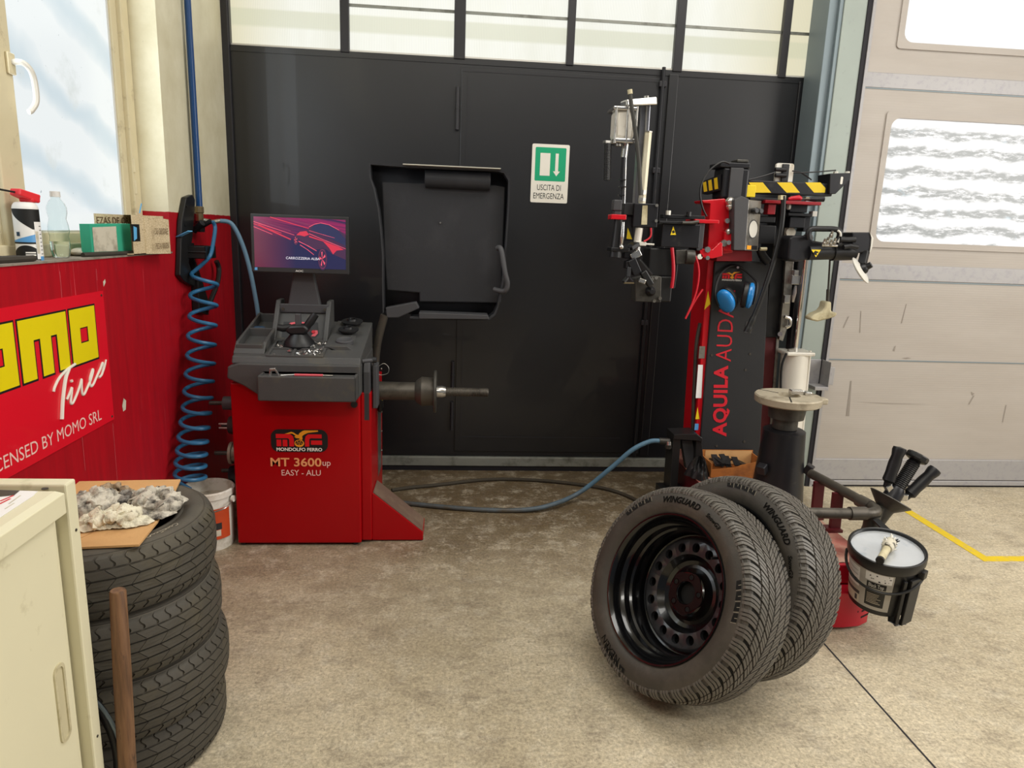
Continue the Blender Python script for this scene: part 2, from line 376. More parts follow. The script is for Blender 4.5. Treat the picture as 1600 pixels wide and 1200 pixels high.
# sectional gate leaf: warm light grey, finely ribbed, scuffed
m, N, L, b = nodes('gate_leaf', .5); tc = N.new('ShaderNodeTexCoord').outputs['Object']
g = mixc(N, L, rng(N, L, noise(N, L, mapping(N, L, tc, (.6, 1, 3)), 2.2, 6), .3, .7), lin('b2aba4'), lin('a79f97'))
g = mixc(N, L, rng(N, L, noise(N, L, mapping(N, L, tc, (6, 1, .9)), 5, 9, .75), .7, .76), g, lin('7d746c'))
L.new(g, b.inputs['Base Color'])
bp = N.new('ShaderNodeBump'); bp.inputs['Strength'].default_value = .06; bp.inputs['Distance'].default_value = .002
w = N.new('ShaderNodeTexWave'); w.bands_direction = 'Z'; w.inputs['Scale'].default_value = 24; L.new(tc, w.inputs[0])
L.new(w.outputs['Fac'], bp.inputs['Height']); L.new(bp.outputs[0], b.inputs['Normal']); M['gate_leaf'] = m
M['gate_rail'] = mat('gate_rail', 'a4a2a3', .45, .2, .05, 3, dirt='97959a', dscale=30)

# lit panes (daylight coming through)
def pane_mat(name, build, strength):
    m, N, L, b = nodes(name, .25); tc = N.new('ShaderNodeTexCoord').outputs['Object']
    col = build(N, L, tc); b.inputs['Base Color'].default_value = (.06, .06, .06, 1)
    L.new(col, b.inputs['Emission Color']); b.inputs['Emission Strength'].default_value = strength
    return m
def ribbed(N, L, tc):
    w = N.new('ShaderNodeTexWave'); w.bands_direction = 'X'; w.inputs['Scale'].default_value = 36; L.new(tc, w.inputs[0])
    sp = N.new('ShaderNodeSeparateXYZ'); L.new(tc, sp.inputs[0])
    x = sp.outputs['X']; z = sp.outputs['Z']
    side = mathn(N, L, 'MAXIMUM', rng(N, L, x, -.85, -1.15), rng(N, L, x, 1.35, 1.75))
    base = mixc(N, L, side, lin('f6f7ee'), lin('e3dcbd'))
    band = mathn(N, L, 'MULTIPLY', rng(N, L, z, 2.385, 2.40), rng(N, L, z, 2.48, 2.47))
    base = mixc(N, L, mathn(N, L, 'MULTIPLY', band, .55), base, lin('c9cbab'))
    n = rng(N, L, noise(N, L, mapping(N, L, tc, (1, 1, .3)), 4, 4), .45, .7)
    base = mixc(N, L, mathn(N, L, 'MULTIPLY', n, .35), base, lin('d9d9c6'))
    return mixc(N, L, mathn(N, L, 'MULTIPLY', w.outputs['Fac'], .28), base, lin('b9b9a4'))
M['pane_ribbed'] = pane_mat('pane_ribbed', ribbed, 1.0)
def hazy(N, L, tc):
    sp = N.new('ShaderNodeSeparateXYZ'); L.new(tc, sp.inputs[0])
    q = mathn(N, L, 'ADD', sp.outputs['Z'], mathn(N, L, 'MULTIPLY', sp.outputs['Y'], .32))
    s = mathn(N, L, 'SINE', mathn(N, L, 'ADD', mathn(N, L, 'MULTIPLY', q, 21), mathn(N, L, 'MULTIPLY', noise(N, L, tc, 2.5, 3), 5)))
    c = mixc(N, L, rng(N, L, s, .1, 1.), lin('f4fafb'), lin('d6e5ec'))
    c = mixc(N, L, rng(N, L, noise(N, L, tc, 5, 6), .6, .75), c, lin('dfe6e4'))
    return mixc(N, L, rng(N, L, noise(N, L, tc, 60, 5), .7, .74), c, lin('a9b5ba'))
M['pane_hazy'] = pane_mat('pane_hazy', hazy, .88)
def wavy(N, L, tc):
    sp = N.new('ShaderNodeSeparateXYZ'); L.new(tc, sp.inputs[0])
    n1 = noise(N, L, mapping(N, L, tc, (2.2, 1, 9)), 7, 6, .7)
    s = mathn(N, L, 'SINE', mathn(N, L, 'ADD', mathn(N, L, 'MULTIPLY', sp.outputs['Z'], 62), mathn(N, L, 'MULTIPLY', noise(N, L, tc, 5, 3), 7)))
    low = rng(N, L, sp.outputs['Z'], 2.12, 2.0)
    f = mathn(N, L, 'MULTIPLY', mathn(N, L, 'MULTIPLY', rng(N, L, s, -.5, .6), rng(N, L, n1, .36, .52)), low)
    c = mixc(N, L, f, lin('ffffff'), lin('8d9190'))
    n2 = mathn(N, L, 'MULTIPLY', rng(N, L, noise(N, L, mapping(N, L, tc, (1.5, 1, 3)), 4, 4), .62, .7), low)
    return mixc(N, L, mathn(N, L, 'MULTIPLY', n2, .5), c, lin('bcd8e6'))
M['pane_wavy'] = pane_mat('pane_wavy', wavy, .90)

# ---------------------------------------------------------------- the setting
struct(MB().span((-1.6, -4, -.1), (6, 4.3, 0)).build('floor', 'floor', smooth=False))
struct(MB().span((-1.6, -4, 4.0), (6, 4.3, 4.1)).build('ceiling', 'plaster', smooth=False))
# left wall with a window opening: parapet, pier at the back, lintel
w = MB(); w.prism([(-4, 0), (4.05, 0), (4.05, 4), (3.14, 4), (3.14, 1.265), (-4, 1.265)], -1.5, -1.2, 'x')
w.span((-1.5, -4, 2.75), (-1.2, 3.14, 4))
struct(w.build('wall_left', 'wall_paint', smooth=False))
struct(MB().span((-1.5, -4, 1.262), (-1.196, 3.139, 1.268)).build('trim_1', 'sill', smooth=False))
w = MB(); w.span((-1.5, 4.06, 2.98), (2.0, 4.25, 4)); w.span((2.0, 3.86, 3.25), (6, 4.1, 4))
struct(w.build('wall_back', 'plaster', smooth=False))
struct(MB().span((5.8, 1.9, 0), (6, 4.2, 4)).build('wall_right', 'plaster', smooth=False))
# yellow floor marking and expansion joint
t = MB(); t.span((2.455, 2.775, 0), (2.505, 3.62, .0015)); t.span((2.505, 2.775, 0), (5.7, 2.825, .0015))
struct(t.build('trim_2', 'line_yellow', smooth=False))
struct(MB().span((1.345, -3, 0), (1.351, 3.98, .001)).build('trim_3', 'joint', smooth=False))

# window_1 in the left wall
win = MB()
X0, X1 = -1.345, -1.318
win.span((-1.36, 3.075, 1.268), (-1.305, 3.138, 2.75)); win.span((-1.36, .9, 1.268), (-1.305, 3.075, 1.31))
win = struct(win.build('window_1', 'cream_frame', smooth=False, bev=.004))
def sash(y0, y1, nm='sash'):
    s = MB(); s.span((-1.35, y0, 1.30), (-1.322, y0+.05, 2.75)); s.span((-1.35, y1-.05, 1.30), (-1.322, y1, 2.75)); s.span((-1.35, y0+.05, 1.30), (-1.322, y1-.05, 1.345))
    s = s.build(nm, 'cream_frame', win, smooth=False, bev=.004)
    MB().span((-1.342, y0+.05, 1.345), (-1.336, y1-.05, 2.75)).build('glass_pane', 'pane_hazy', s, smooth=False)
    g = MB(); g.span((-1.342, y0+.045, 1.345), (-1.33, y0+.056, 2.75)); g.span((-1.342, y1-.056, 1.345), (-1.33, y1-.045, 2.75)); g.span((-1.342, y0+.05, 1.34), (-1.33, y1-.05, 1.352))
    g.build('putty_bead', 'white_metal', s, smooth=False)
    return s
sash(2.30, 3.075); sash(1.52, 2.26)
MB().span((-1.335, 2.215, 1.30), (-1.306, 2.325, 2.75)).build('meeting_stile', 'cream_frame', win, smooth=False, bev=.005)
h = MB(); h.span((-1.306, 2.29, 1.80), (-1.296, 2.325, 1.86))
hd = h.build('handle_plate', 'cream_frame', win, bev=.003)
MB().tube([(-1.296, 2.31, 1.835), (-1.27, 2.31, 1.835), (-1.258, 2.325, 1.82), (-1.256, 2.338, 1.79), (-1.256, 2.338, 1.735), (-1.266, 2.325, 1.705), (-1.27, 2.318, 1.70)], .0085, 10, sm=5).build('window_handle', 'white_metal', hd)
for zz in (1.50, 1.585): MB().cyl((-1.306, 3.085, zz), (-1.306, 3.085, zz+.055), .007).build('hinge', 'cream_frame', win)

# door_1: black steel gate closing the back of the bay, glazed at the top
YB = 3.988
d = MB(); d.span((-1.205, YB, .09), (2.0, YB+.05, 2.27)); d.span((-1.205, YB-.004, 2.262), (2.0, YB+.05, 2.292))
door = struct(d.build('door_1', 'gate_black', smooth=False))
xs = [(-1.160, -.606), (-.560, -.018), (.042, .581), (.622, 1.166), (1.217, 1.76), (1.802, 2.0)]
edges = [(-1.205, -1.160)]+[(xs[i][1], xs[i+1][0]) for i in range(5)]
f = MB()
for a, b2 in edges: f.span((a, YB-.012, 2.285), (b2, YB+.05, 2.98))
f.build('mullion_frame', 'gate_frame', door, smooth=False, bev=.003)
for a, b2 in xs:
    g = MB().span((a, YB+.02, 2.292), (b2, YB+.028, 2.98)).build('glass_pane', 'pane_ribbed', door, smooth=False)
    e = MB(); e.span((a, YB+.004, 2.288), (b2, YB+.02, 2.302))
    e.build('glazing_bead', 'white_metal', door, smooth=False)
MB().span((-.606, YB+.012, 2.512), (2.0, YB+.02, 2.526)).build('glazing_bar', 'grey_rail', door, smooth=False)
# left edge frame and sheets with folded edges
fr = MB(); fr.span((-1.205, YB-.02, .09), (-1.165, YB, 2.98)); fr.build('edge_frame', 'gate_frame', door, smooth=False, bev=.004)
lf = MB(); lf.span((.025, YB-.009, .12), (1.10, YB, 2.245)); lf = lf.build('leaf', 'gate_black', door, smooth=False, bev=.002)
rb = MB()
rb.span((.058, YB-.012, .17), (.064, YB-.009, 2.2)); rb.span((.064, YB-.012, .205), (1.02, YB-.009, .213)); rb.span((.03, YB-.011, 2.225), (1.09, YB-.009, 2.23))
rb.build('folded_edge', 'gate_frame', lf, smooth=False)
for z0, z1 in ((1.93, 2.145), (.5, .66), (.25, .42)):
    hb = MB().cyl((.006, YB-.012, z0), (.006, YB-.012, z1), .010); hb.cyl((.006, YB-.012, (z0+z1)/2-.002), (.006, YB-.012, (z0+z1)/2+.002), .0125)
    hb.build('hinge', 'gate_frame', door)
sb = MB().cyl((1.113, YB-.022, .10), (1.113, YB-.022, 2.30), .010); sb.build('bolt_rod', 'black_metal', door)
gd = MB()
for zz in (.12, .9, 1.25, 1.75, 2.2): gd.span((1.093, YB-.03, zz), (1.133, YB, zz+.03))
gd.build('rod_guide', 'gate_frame', door, bev=.003, smooth=False)
vs = MB(); vs.span((1.15, YB-.014, .1), (1.20, YB, 2.27)); vs.span((1.885, YB-.012, .1), (1.93, YB, 2.27)); vs.build('stiffener', 'gate_black', door, smooth=False, bev=.003)
MB().span((-1.205, YB-.02, .03), (2.0, YB+.05, .085)).build('bottom_rail', 'grey_rail', door, smooth=False, bev=.004)
bs = MB(); bs.span((-1.205, YB-.012, 0), (2.0, YB+.05, .03)); bs.build('rubber_seal', 'rubber_strip', door, smooth=False)

# door_2: light grey sectional gate on the right with two glazed fields
YG = 3.745
GW = 5.6
g = MB()
def leaf(x0, x1, z0, z1): g.span((x0, YG, z0), (x1, YG+.05, z1))
wx0, wx1 = 2.29, 3.9
leaf(2.115, GW, 0.01, 1.412); leaf(2.115, wx0, 1.412, 2.078); leaf(wx1, GW, 1.412, 2.078); leaf(2.115, GW, 2.078, 2.425); leaf(2.115, wx0, 2.425, 3.1); leaf(wx1, GW, 2.425, 3.1)
gate = struct(g.build('door_2', 'gate_leaf', smooth=False))
def lpoly(x0, z0, x1, z1, r=.05): return rrect(x0, z0, x1, z1, r)
for z0, z1 in ((1.412, 2.078), (2.425, 3.1)):
    gp = MB().prism(lpoly(wx0-.005, z0-.005, wx1, z1+.005, .006), YG+.012, YG+.018).build('glass_pane', 'pane_wavy', gate, smooth=False)
    r = MB(); P0 = rrect(wx0+.012, z0+.012, wx1-.012, z1-.012, .05, 5); P1 = rrect(wx0-.02, z0-.02, wx1+.02, z1+.02, .02, 5); n = len(P0)
    vs = [(a, YG-.008, b2) for a, b2 in P1]+[(a, YG-.008, b2) for a, b2 in P0]+[(a, YG+.014, b2) for a, b2 in P0]+[(a, YG+.002, b2) for a, b2 in P1]
    r.add(vs, [(i, (i+1) % n, n+(i+1) % n, n+i) for i in range(n)]+[(n+i, n+(i+1) % n, 2*n+(i+1) % n, 2*n+i) for i in range(n)]+[(i, (i+1) % n, 3*n+(i+1) % n, 3*n+i) for i in range(n)])
    r.build('window_gasket', 'gate_leaf', gate, smooth=False)
r = MB()
for z0, z1, p in ((.172, .045, 0),): r.span((2.115, YG-.01, .045), (GW, YG, .172))
r.span((2.115, YG-.014, .012), (GW, YG, .040)); r.span((2.115, YG-.006, 1.215), (GW, YG, 1.30)); r.span((2.115, YG-.006, 2.21), (GW, YG, 2.285))
r.build('rail', 'gate_rail', gate, smooth=False, bev=.004)
j = MB()
for zz in (1.207, 2.205, .758): j.span((2.115, YG-.003, zz), (GW, YG+.001, zz+.006))
j.build('panel_joint', 'post_dark', gate, smooth=False)
MB().span((2.115, YG-.004, 0), (GW, YG+.04, .012)).build('rubber_seal', 'rubber_strip', gate, smooth=False)
MB().span((2.112, YG-.012, .0), (2.128, YG, 3.1)).build('edge_trim', 'gate_rail', gate, smooth=False)

# galvanised upright between the two gates
p = MB(); p.span((1.965, YG, 0), (2.09, YG+.10, 3.1))
post = struct(p.build('trim_4', 'post_green', smooth=False, bev=.004))
q = MB(); q.span((1.90, YG+.03, 0), (1.965, YG+.22, 3.1)); q.span((1.945, YG+.008, 0), (1.966, YG+.03, 3.1)); q.build('return_flange', 'post_dark', post, smooth=False, bev=.003)
MB().span((2.088, YG-.006, 0), (2.114, YG+.08, 3.1)).build('rubber_strip', 'rubber_strip', post, smooth=False)
MB().cyl((2.03, YG-.002, .262), (2.03, YG+.01, .262), .016).build('bolt_hole', 'void', post)
# brush seal along the black gate's right edge, bristles towards the left
br = MB()
for i in range(150):
    z0 = 2.28+i*.0048; x = 1.912-random.uniform(0, .010)
    br.bar((1.99, YB-.03-random.uniform(0, .006), z0+.016), (x, YB-.03, z0-.006), .006, .006)
br.span((1.965, YB-.045, 2.25), (2.0, YB-.01, 3.0))
br.build('bristle_seal', 'rubber_strip', door, smooth=False)
bk = MB().span((2.02, YG-.10, .60), (2.10, YG, .62)); bk.span((2.02, YG-.005, .60), (2.11, YG-.001, .76)); bk.span((2.093, YG-.10, .6), (2.097, YG, .76)); bk.span((2.10, YG-.09, .63), (2.128, YG-.02, .73))
bk.build('latch_bracket', 'gate_rail', post, smooth=False, bev=.003)

# ---------------------------------------------------------------- tyres and wheels (axis = local Z, visible face towards +Z, origin at the centre)
def tp(a, r, h): return Vector((r*math.cos(a), r*math.sin(a), h))
def crown(s, R, W): return R-.012*abs(s)**3.2-(.05*(abs(s)-1)**1.3 if abs(s) > 1 else 0)
def blocks(b, R, W, N, zones, sweep, depth, sub=3, sipes=3, gap=.18, sgap=.035, phase=0., both=True, slant=0., wav=0.):
    # raised tread blocks; zones in |s| (0 centre .. 1 tread edge), curves swept towards the edge
    pitch = 2*PI/N
    for side in (1, -1):
        for k in range(N):
            for (s0, s1, g) in zones:
                for q in range(sipes):
                    t0 = g/2+(1-g)*q/sipes+(0 if q == 0 else sgap); t1 = g/2+(1-g)*(q+1)/sipes-(0 if q == sipes-1 else sgap)
                    top = []; bot = []
                    for i in range(sub+1):
                        s = s0+(s1-s0)*i/sub
                        th = (k+phase*(side < 0))*pitch+sweep(s)*pitch+(wav*pitch*math.sin(s*19))
                        for t in (t0, t1):
                            a = th+t*pitch; r = crown(s, R, W); h = side*s*W/2
                            if s > 1: h = side*(W/2+(s-1)*W*.28)
                            top.append(tp(a, r, h)); bot.append(tp(a, r-depth, h))
                    n = len(top); n0 = len(b.v); b.v += top+bot; F = []
                    for i in range(sub): F.append((2*i, 2*i+1, 2*i+3, 2*i+2)); F += [(2*i, 2*i+2, n+2*i+2, n+2*i), (2*i+1, n+2*i+1, n+2*i+3, 2*i+3)]
                    F += [(0, n, n+1, 1), (n-2, n-1, 2*n-1, 2*n-2)]
                    b.f += [tuple(x+n0 for x in f) for f in F]
def arc_text(s, r0, a_mid, hgt, z, inward=False, wscale=1., bold=0., shear=0.):
    # text laid along a circle on the sidewall (baseline at r0)
    b = text_mb(s, 0, bold, shear); x0 = min(v.x for v in b.v); x1 = max(v.x for v in b.v); y0 = min(v.y for v in b.v); y1 = max(v.y for v in b.v)
    k = hgt/(y1-y0); W = (x1-x0)*k*wscale; o = MB()
    for v in b.v:
        u = ((v.x-x0)/(x1-x0)-.5)*W; w = (v.y-y0)*k
        r = r0+w; a = a_mid-u/(r0+hgt/2)
        o.v.append(tp(a, r, z(r) if callable(z) else z))
    o.f = b.f; return o
def interp_prof(prof):
    def z(r):
        for (z0, r0), (z1, r1) in zip(prof, prof[1:]):
            if min(r0, r1) <= r <= max(r0, r1) and r0 != r1: return z0+(z1-z0)*(r-r0)/(r1-r0)
        return prof[0][0]
    return z

def snow_wheel(first):
    R, W = .3225, .192
    root = thing('car_wheel', 'x', 'wheel', (0, 0, 0), 'snow-tyred wheels leaning together')
    prof = [(.088, .222), (.094, .2265), (.1005, .234), (.1065, .250), (.1085, .268), (.1065, .282), (.1035, .291), (.1045, .2955), (.0995, .2975), (.096, .306), (.088, .3105), (.07, .3135), (.0, .3155)]
    z = interp_prof([p for p in prof if p[0] > .09])
    b = MB(); b.lathe(prof+[(-a, r) for a, r in reversed(prof[:-1])], n=128)
    ty = b.build('tyre', 'rubber', root, ang=25)
    b = MB(); blocks(b, R, W, 46, [(.03, .27, .16), (.32, .60, .16), (.66, .99, .24), (.99, 1.16, .28)], lambda s: -1.75*max(0, 1-s)**1.45, .0085, 3, 3, phase=.5)
    b.build('tread', 'tread_rubber', ty, smooth=False)
    g = MB().lathe([(.0862, .3112), (.07, .3142), (0, .3162), (-.07, .3142), (-.0862, .3112)], n=96); g.build('tread_groove', 'groove', ty)
    zz = lambda r: z(r)+.0022
    for s, r0, a, h, bo, sh in (('WINGUARD', .259, PI/2+.16, .021, .03, .25), ('SnowG3', .262, PI/2-.36, .014, .03, .25), ('NEXEN', .259, -PI/2-.33, .022, .0, 0)):
        arc_text(s, r0, a, h, zz, bold=bo, shear=sh).build('lettering', 'letter_rubber', ty, smooth=False, recalc=False)
    arc_text('BARCODE', .262, PI/2+2.2, .006, zz) if False else None
    # moulded shoulder pattern: dark shaded fields broken by bright ribs
    fl = MB(); ln = MB()
    for a0 in (.10, .10+PI*2/3, .10+PI*4/3):
        for i in range(4):
            a = a0+i*.105; r0, r1 = .272, .287
            fl.add([tp(a, r0, zz(r0)), tp(a+.085, r0+.002, zz(r0+.002)), tp(a+.095, r1, zz(r1)), tp(a+.012, r1, zz(r1))], [(0, 1, 2, 3)])
            ln.add([tp(a-.012, r0, zz(r0)), tp(a-.008, r0, zz(r0)), tp(a+.004, r1, zz(r1)), tp(a, r1, zz(r1))], [(0, 1, 2, 3)])
            ln.add([tp(a+.04, .279, zz(.279)), tp(a+.044, .279, zz(.279)), tp(a+.05, r1, zz(r1)), tp(a+.046, r1, zz(r1))], [(0, 1, 2, 3)])
    each(fl, 'moulded_pattern', 'groove', ty, smooth=False); each(ln, 'moulded_rib', 'grey_letter', ty, smooth=False)
    # steel wheel seen from its inner side: rim barrel, disc with round vents, hub flange
    rim = MB().lathe([(.084, .2165), (.092, .2235), (.0975, .2285), (.1015, .2262), (.1005, .2215), (.094, .2165), (.082, .2105), (.072, .2095), (.062, .2095), (.057, .2065), (.050, .1990), (.028, .1965), (.022, .1905), (.012, .1865), (-.02, .1850), (-.030, .1835), (-.034, .176)], n=112)
    rim = rim.build('rim', 'wheel_paint', root, ang=22)
    MB().lathe([(-.034, .186), (-.088, .2165), (-.094, .226), (-.101, .228)], n=96).build('outer_rim', 'wheel_paint', root)
    # disc ring with 16 holes
    d = MB(); n = 16; m = 24; r0, r1 = .121, .166; zd = -.018; rh = .0150; rc = .1425
    for k in range(n):
        ac = 2*PI*(k+.5)/n; ha = PI/n
        O = []; I = []; Bk = []
        for i in range(m):
            t = 2*PI*i/m; cx, cy = math.cos(t), math.sin(t)
            da, dr = cx*ha, cy*(r1-r0)/2; sc_ = 1/max(abs(cx), abs(cy)); 
            O.append(tp(ac+da*sc_, (r0+r1)/2+dr*sc_, zd-.002*(cy*sc_)**2)); I.append(tp(ac+rh*cx/rc, rc+rh*cy, zd+.001)); Bk.append(tp(ac+rh*cx/rc, rc+rh*cy, zd-.014))
        n0 = len(d.v); d.v += O+I+Bk
        for i in range(m): j = (i+1) % m; d.f += [(n0+i, n0+j, n0+m+j, n0+m+i), (n0+m+i, n0+m+j, n0+2*m+j, n0+2*m+i)]
    d.lathe([(zd-.002, .166), (-.024, .174), (-.034, .178)], n=96)
    dk = d.build('disc', 'disc_paint', root, ang=50)
    h = MB().lathe([(zd-.002, .121), (-.026, .116), (-.040, .104), (-.046, .092), (-.044, .082), (-.030, .0725), (-.020, .0685), (-.0165, .064), (-.0165, .036), (-.019, .034), (-.040, .0335)], n=80)
    h = h.build('hub', 'wheel_paint', dk, ang=22)
    lobes = MB(); rr = []
    for i in range(100):
        t = 2*PI*i/100; rr.append(tp(t, .0635+.0045*math.cos(5*t), -.0150))
    n = len(rr); lobes.v += rr+[tp(2*PI*i/100, .0365, -.0150) for i in range(100)]+[Vector((v.x*1.03, v.y*1.03, -.019)) for v in rr]
    lobes.f += [(i, (i+1) % n, n+(i+1) % n, n+i) for i in range(n)]+[(i, (i+1) % n, 2*n+(i+1) % n, 2*n+i) for i in range(n)]
    lobes.build('hub_flange', 'hub_black', h, ang=40)
    bh = MB(); bd = MB()
    for k in range(5):
        c = tp(2*PI*(k+.25)/5, .051, -.0148)
        bh.lathe([(0, .0105), (.002, .0098), (.002, .0085), (-.0006, .0078)], c, n=20); bd.lathe([(.0004, .0078), (.0004, 0)], c, n=20)
    each(bh, 'bolt_hole', 'chrome_dark', h); each(bd, 'bolt_bore', 'void', h, smooth=False)
    MB().lathe([(-.036, .034), (-.036, 0)], n=40).build('centre_bore', 'void', h, smooth=False)
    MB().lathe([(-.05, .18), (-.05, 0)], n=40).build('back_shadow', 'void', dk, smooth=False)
    v = MB().cyl(tp(.9, .203, .060), tp(.9, .19, .085), .004); v.build('valve', 'black_plastic', rim)
    # balance weight clipped to the rim
    wt = MB()
    for i in range(6): wt.bar(tp(1.22-.03*i, .200, .035), tp(1.19-.03*i, .200, .035), .012, .004, up=tp(1.2-.03*i, 1, 0))
    wt.build('balance_weight', 'bright_steel', rim)
    return root
M['chrome_dark'] = mat('chrome_dark', '2c2628', .15, .8, .05)
M['dusty_steel'] = mat('dusty_steel', '6a5448', .7, .1, .12, 12, dirt='7f6c5a', dscale=6)
M['faded_red'] = mat('faded_red', 'c8525a', .6)
M['scuff'] = mat('scuff', '918981', .8, 0, .2)
M['cream_shaft'] = mat('cream_shaft', 'd2cbb4', .4, .2, .06, 14, dirt='9a8f78', dscale=14, dlo=.58, dhi=.8)
M['post_steel'] = mat('post_steel', '7f8087', .3, .8, .08)
M['hose_dark'] = mat('hose_dark', '3a3935', .5, 0, .1)
M['dark_carriage'] = mat('dark_carriage', '8f1420', .4, 0, .08)
M['cloth_dirty'] = mat('cloth_dirty', 'c9c2b0', .7, 0, .1, 30, .3, 90, dirt='2a2724', dscale=40, dlo=.5, dhi=.6)
M['side_grey'] = mat('side_grey', '8d8c80', .5, 0, .1)
M['pull_shade'] = mat('pull_shade', 'c2b998', .7)  # darkened cream, painted shade inside the recessed pull
M['hub_black'] = mat('hub_black', '0b0a0b', .34, 0, .1, spec=.35)
M['ink_brown'] = mat('ink_brown', '6a5238', .7, 0, .05)
M['pink_red'] = mat('pink_red', 'd05560', .45, 0, .05)
M['dark_grey'] = mat('dark_grey', '3e3e41', .5, 0, .08)
def wheel_matrix(c, a, bta, spin=0.):
    n = Vector((-math.sin(a)*math.cos(bta), -math.cos(a)*math.cos(bta), math.sin(bta))); u = Vector((math.cos(a), -math.sin(a), 0)); v = n.cross(u)
    return Matrix(((u.x, v.x, n.x, c[0]), (u.y, v.y, n.y, c[1]), (u.z, v.z, n.z, c[2]), (0, 0, 0, 1)))@Matrix.Rotation(spin, 4, 'Z')
w1 = snow_wheel(True)
w2 = copy_tree(w1)
# the lip plane is .1 in front of the tyre's middle
A_, B_ = 1.122, .408
nn = Vector((-math.sin(A_)*math.cos(B_), -math.cos(A_)*math.cos(B_), math.sin(B_)))
c1 = Vector((.646, 1.901, .362))-nn*.103; c2 = Vector((.857, 2.006, .362))-nn*.103
w1.matrix_world = wheel_matrix(c1, A_, B_); w2.matrix_world = wheel_matrix(c2, A_, B_, -.75)
for o, l in ((w1, 'nearer black steel wheel with a winter tyre, its whole hub side facing the camera'), (w2, 'black steel wheel with a winter tyre mostly hidden behind the nearer one')):
    o['label'] = l; o.name = 'car_wheel'

# ---------------------------------------------------------------- stack of four bare used tyres
def eco_tyre():
    R, W = .267, .142
    root = thing('used_tyre', 'x', 'tyre', (0, 0, 0), 'stack of bare used tyres')
    prof = [(.058, .168), (.066, .172), (.0745, .180), (.0765, .186), (.0740, .191), (.0765, .198), (.0815, .212), (.0830, .222), (.0815, .234), (.0775, .241), (.0785, .2445), (.0745, .2470), (.066, .2545), (.05, .2585), (0, .2605)]
    prof = [(a, r) for a, r in prof]
    z = interp_prof(prof)
    inner = [(.0, .245), (.045, .235), (.064, .212), (.060, .19), (.052, .172)]
    loop = prof+[(-a, r) for a, r in reversed(prof[:-1])]+[(-a, r) for a, r in reversed(inner)]+inner[1:]+[prof[0]]
    ty = MB().lathe(loop, n=96).build('carcass', 'old_rubber', root, ang=25)
    b = MB(); z0 = lambda s: 0*s
    blocks(b, R, W, 34, [(.03, .31, .035)], lambda s: 1.3*s, .006, 2, 1)
    blocks(b, R, W, 34, [(.38, .66, .045)], lambda s: -1.5*s, .006, 2, 1)
    blocks(b, R, W, 54, [(.73, 1.0, .17), (1.0, 1.16, .2)], lambda s: .16*math.sin((s-.7)*16), .006, 5, 1)
    b.build('tread', 'old_tread', root, smooth=False)
    zz = lambda r: z(r)+.0022
    arc_text('ContiEcoContact', .2145, -.62, .0135, zz, wscale=1.05).build('lettering', 'grey_letter', ty, smooth=False, recalc=False)
    arc_text('165/65 R14', .2145, -2.0, .0125, zz).build('lettering', 'grey_letter', ty, smooth=False, recalc=False)
    MB().lathe([(.0785, .2395), (.0792, .2405), (.0785, .2415)], n=96).build('sidewall_ring', 'old_tread', ty)
    return root
e0 = eco_tyre()
stack = [(-.876, 1.727, .588, 0, 'bare used tyre on top of the stack, cardboard sheet on it'), (-.870, 1.724, .420, 1.1, 'bare used tyre second from the top of the stack'),
         (-.863, 1.738, .252, 2.3, 'bare used tyre third from the top of the stack'), (-.884, 1.755, .084, 3.7, 'bare used tyre at the bottom of the stack, on the floor')]
for i, (x, y, z, a, l) in enumerate(stack):
    o = e0 if i == 0 else copy_tree(e0)
    o.location = (x, y, z); o.rotation_euler = (0, 0, a); o['label'] = l

# cardboard sheet and shop rags on the stack
zt = .673
cb = MB()
tri = [(-1.105, 1.98), (-.76, 1.965), (-.735, 1.80), (-.80, 1.63), (-.805, 1.535), (-1.10, 1.52)]
tri = [(-1.03,1.9374,0.676)[:2], (-0.7649,1.9573,0.676)[:2], (-0.7342,1.8114,0.676)[:2], (-0.7218,1.725,0.676)[:2], (-0.7184,1.7005,0.676)[:2], (-0.7105,1.6651,0.676)[:2], (-0.6999,1.5327,0.676)[:2], (-0.8654,1.5141,0.676)[:2], (-1.0058,1.7236,0.676)[:2]]
cb.prism(tri, zt, zt+.005, 'z')
M['card_crease'] = mat('card_crease', 'b08452', .9)
cs = cb.top('cardboard_sheet', 'cardboard', 'torn flat cardboard sheet lying on the tyre stack under the rags', 'cardboard', (-.93, 1.75, zt), smooth=False)
cr = MB()
for k in range(5):
    x = -1.06+k*.052; cr.bar((x, 1.50+.01*k, zt+.0052), (x+.03, 1.62, zt+.0052), .0018, .0012)
each(cr, 'crease', 'card_crease', cs, smooth=False)
from mathutils import noise as mn
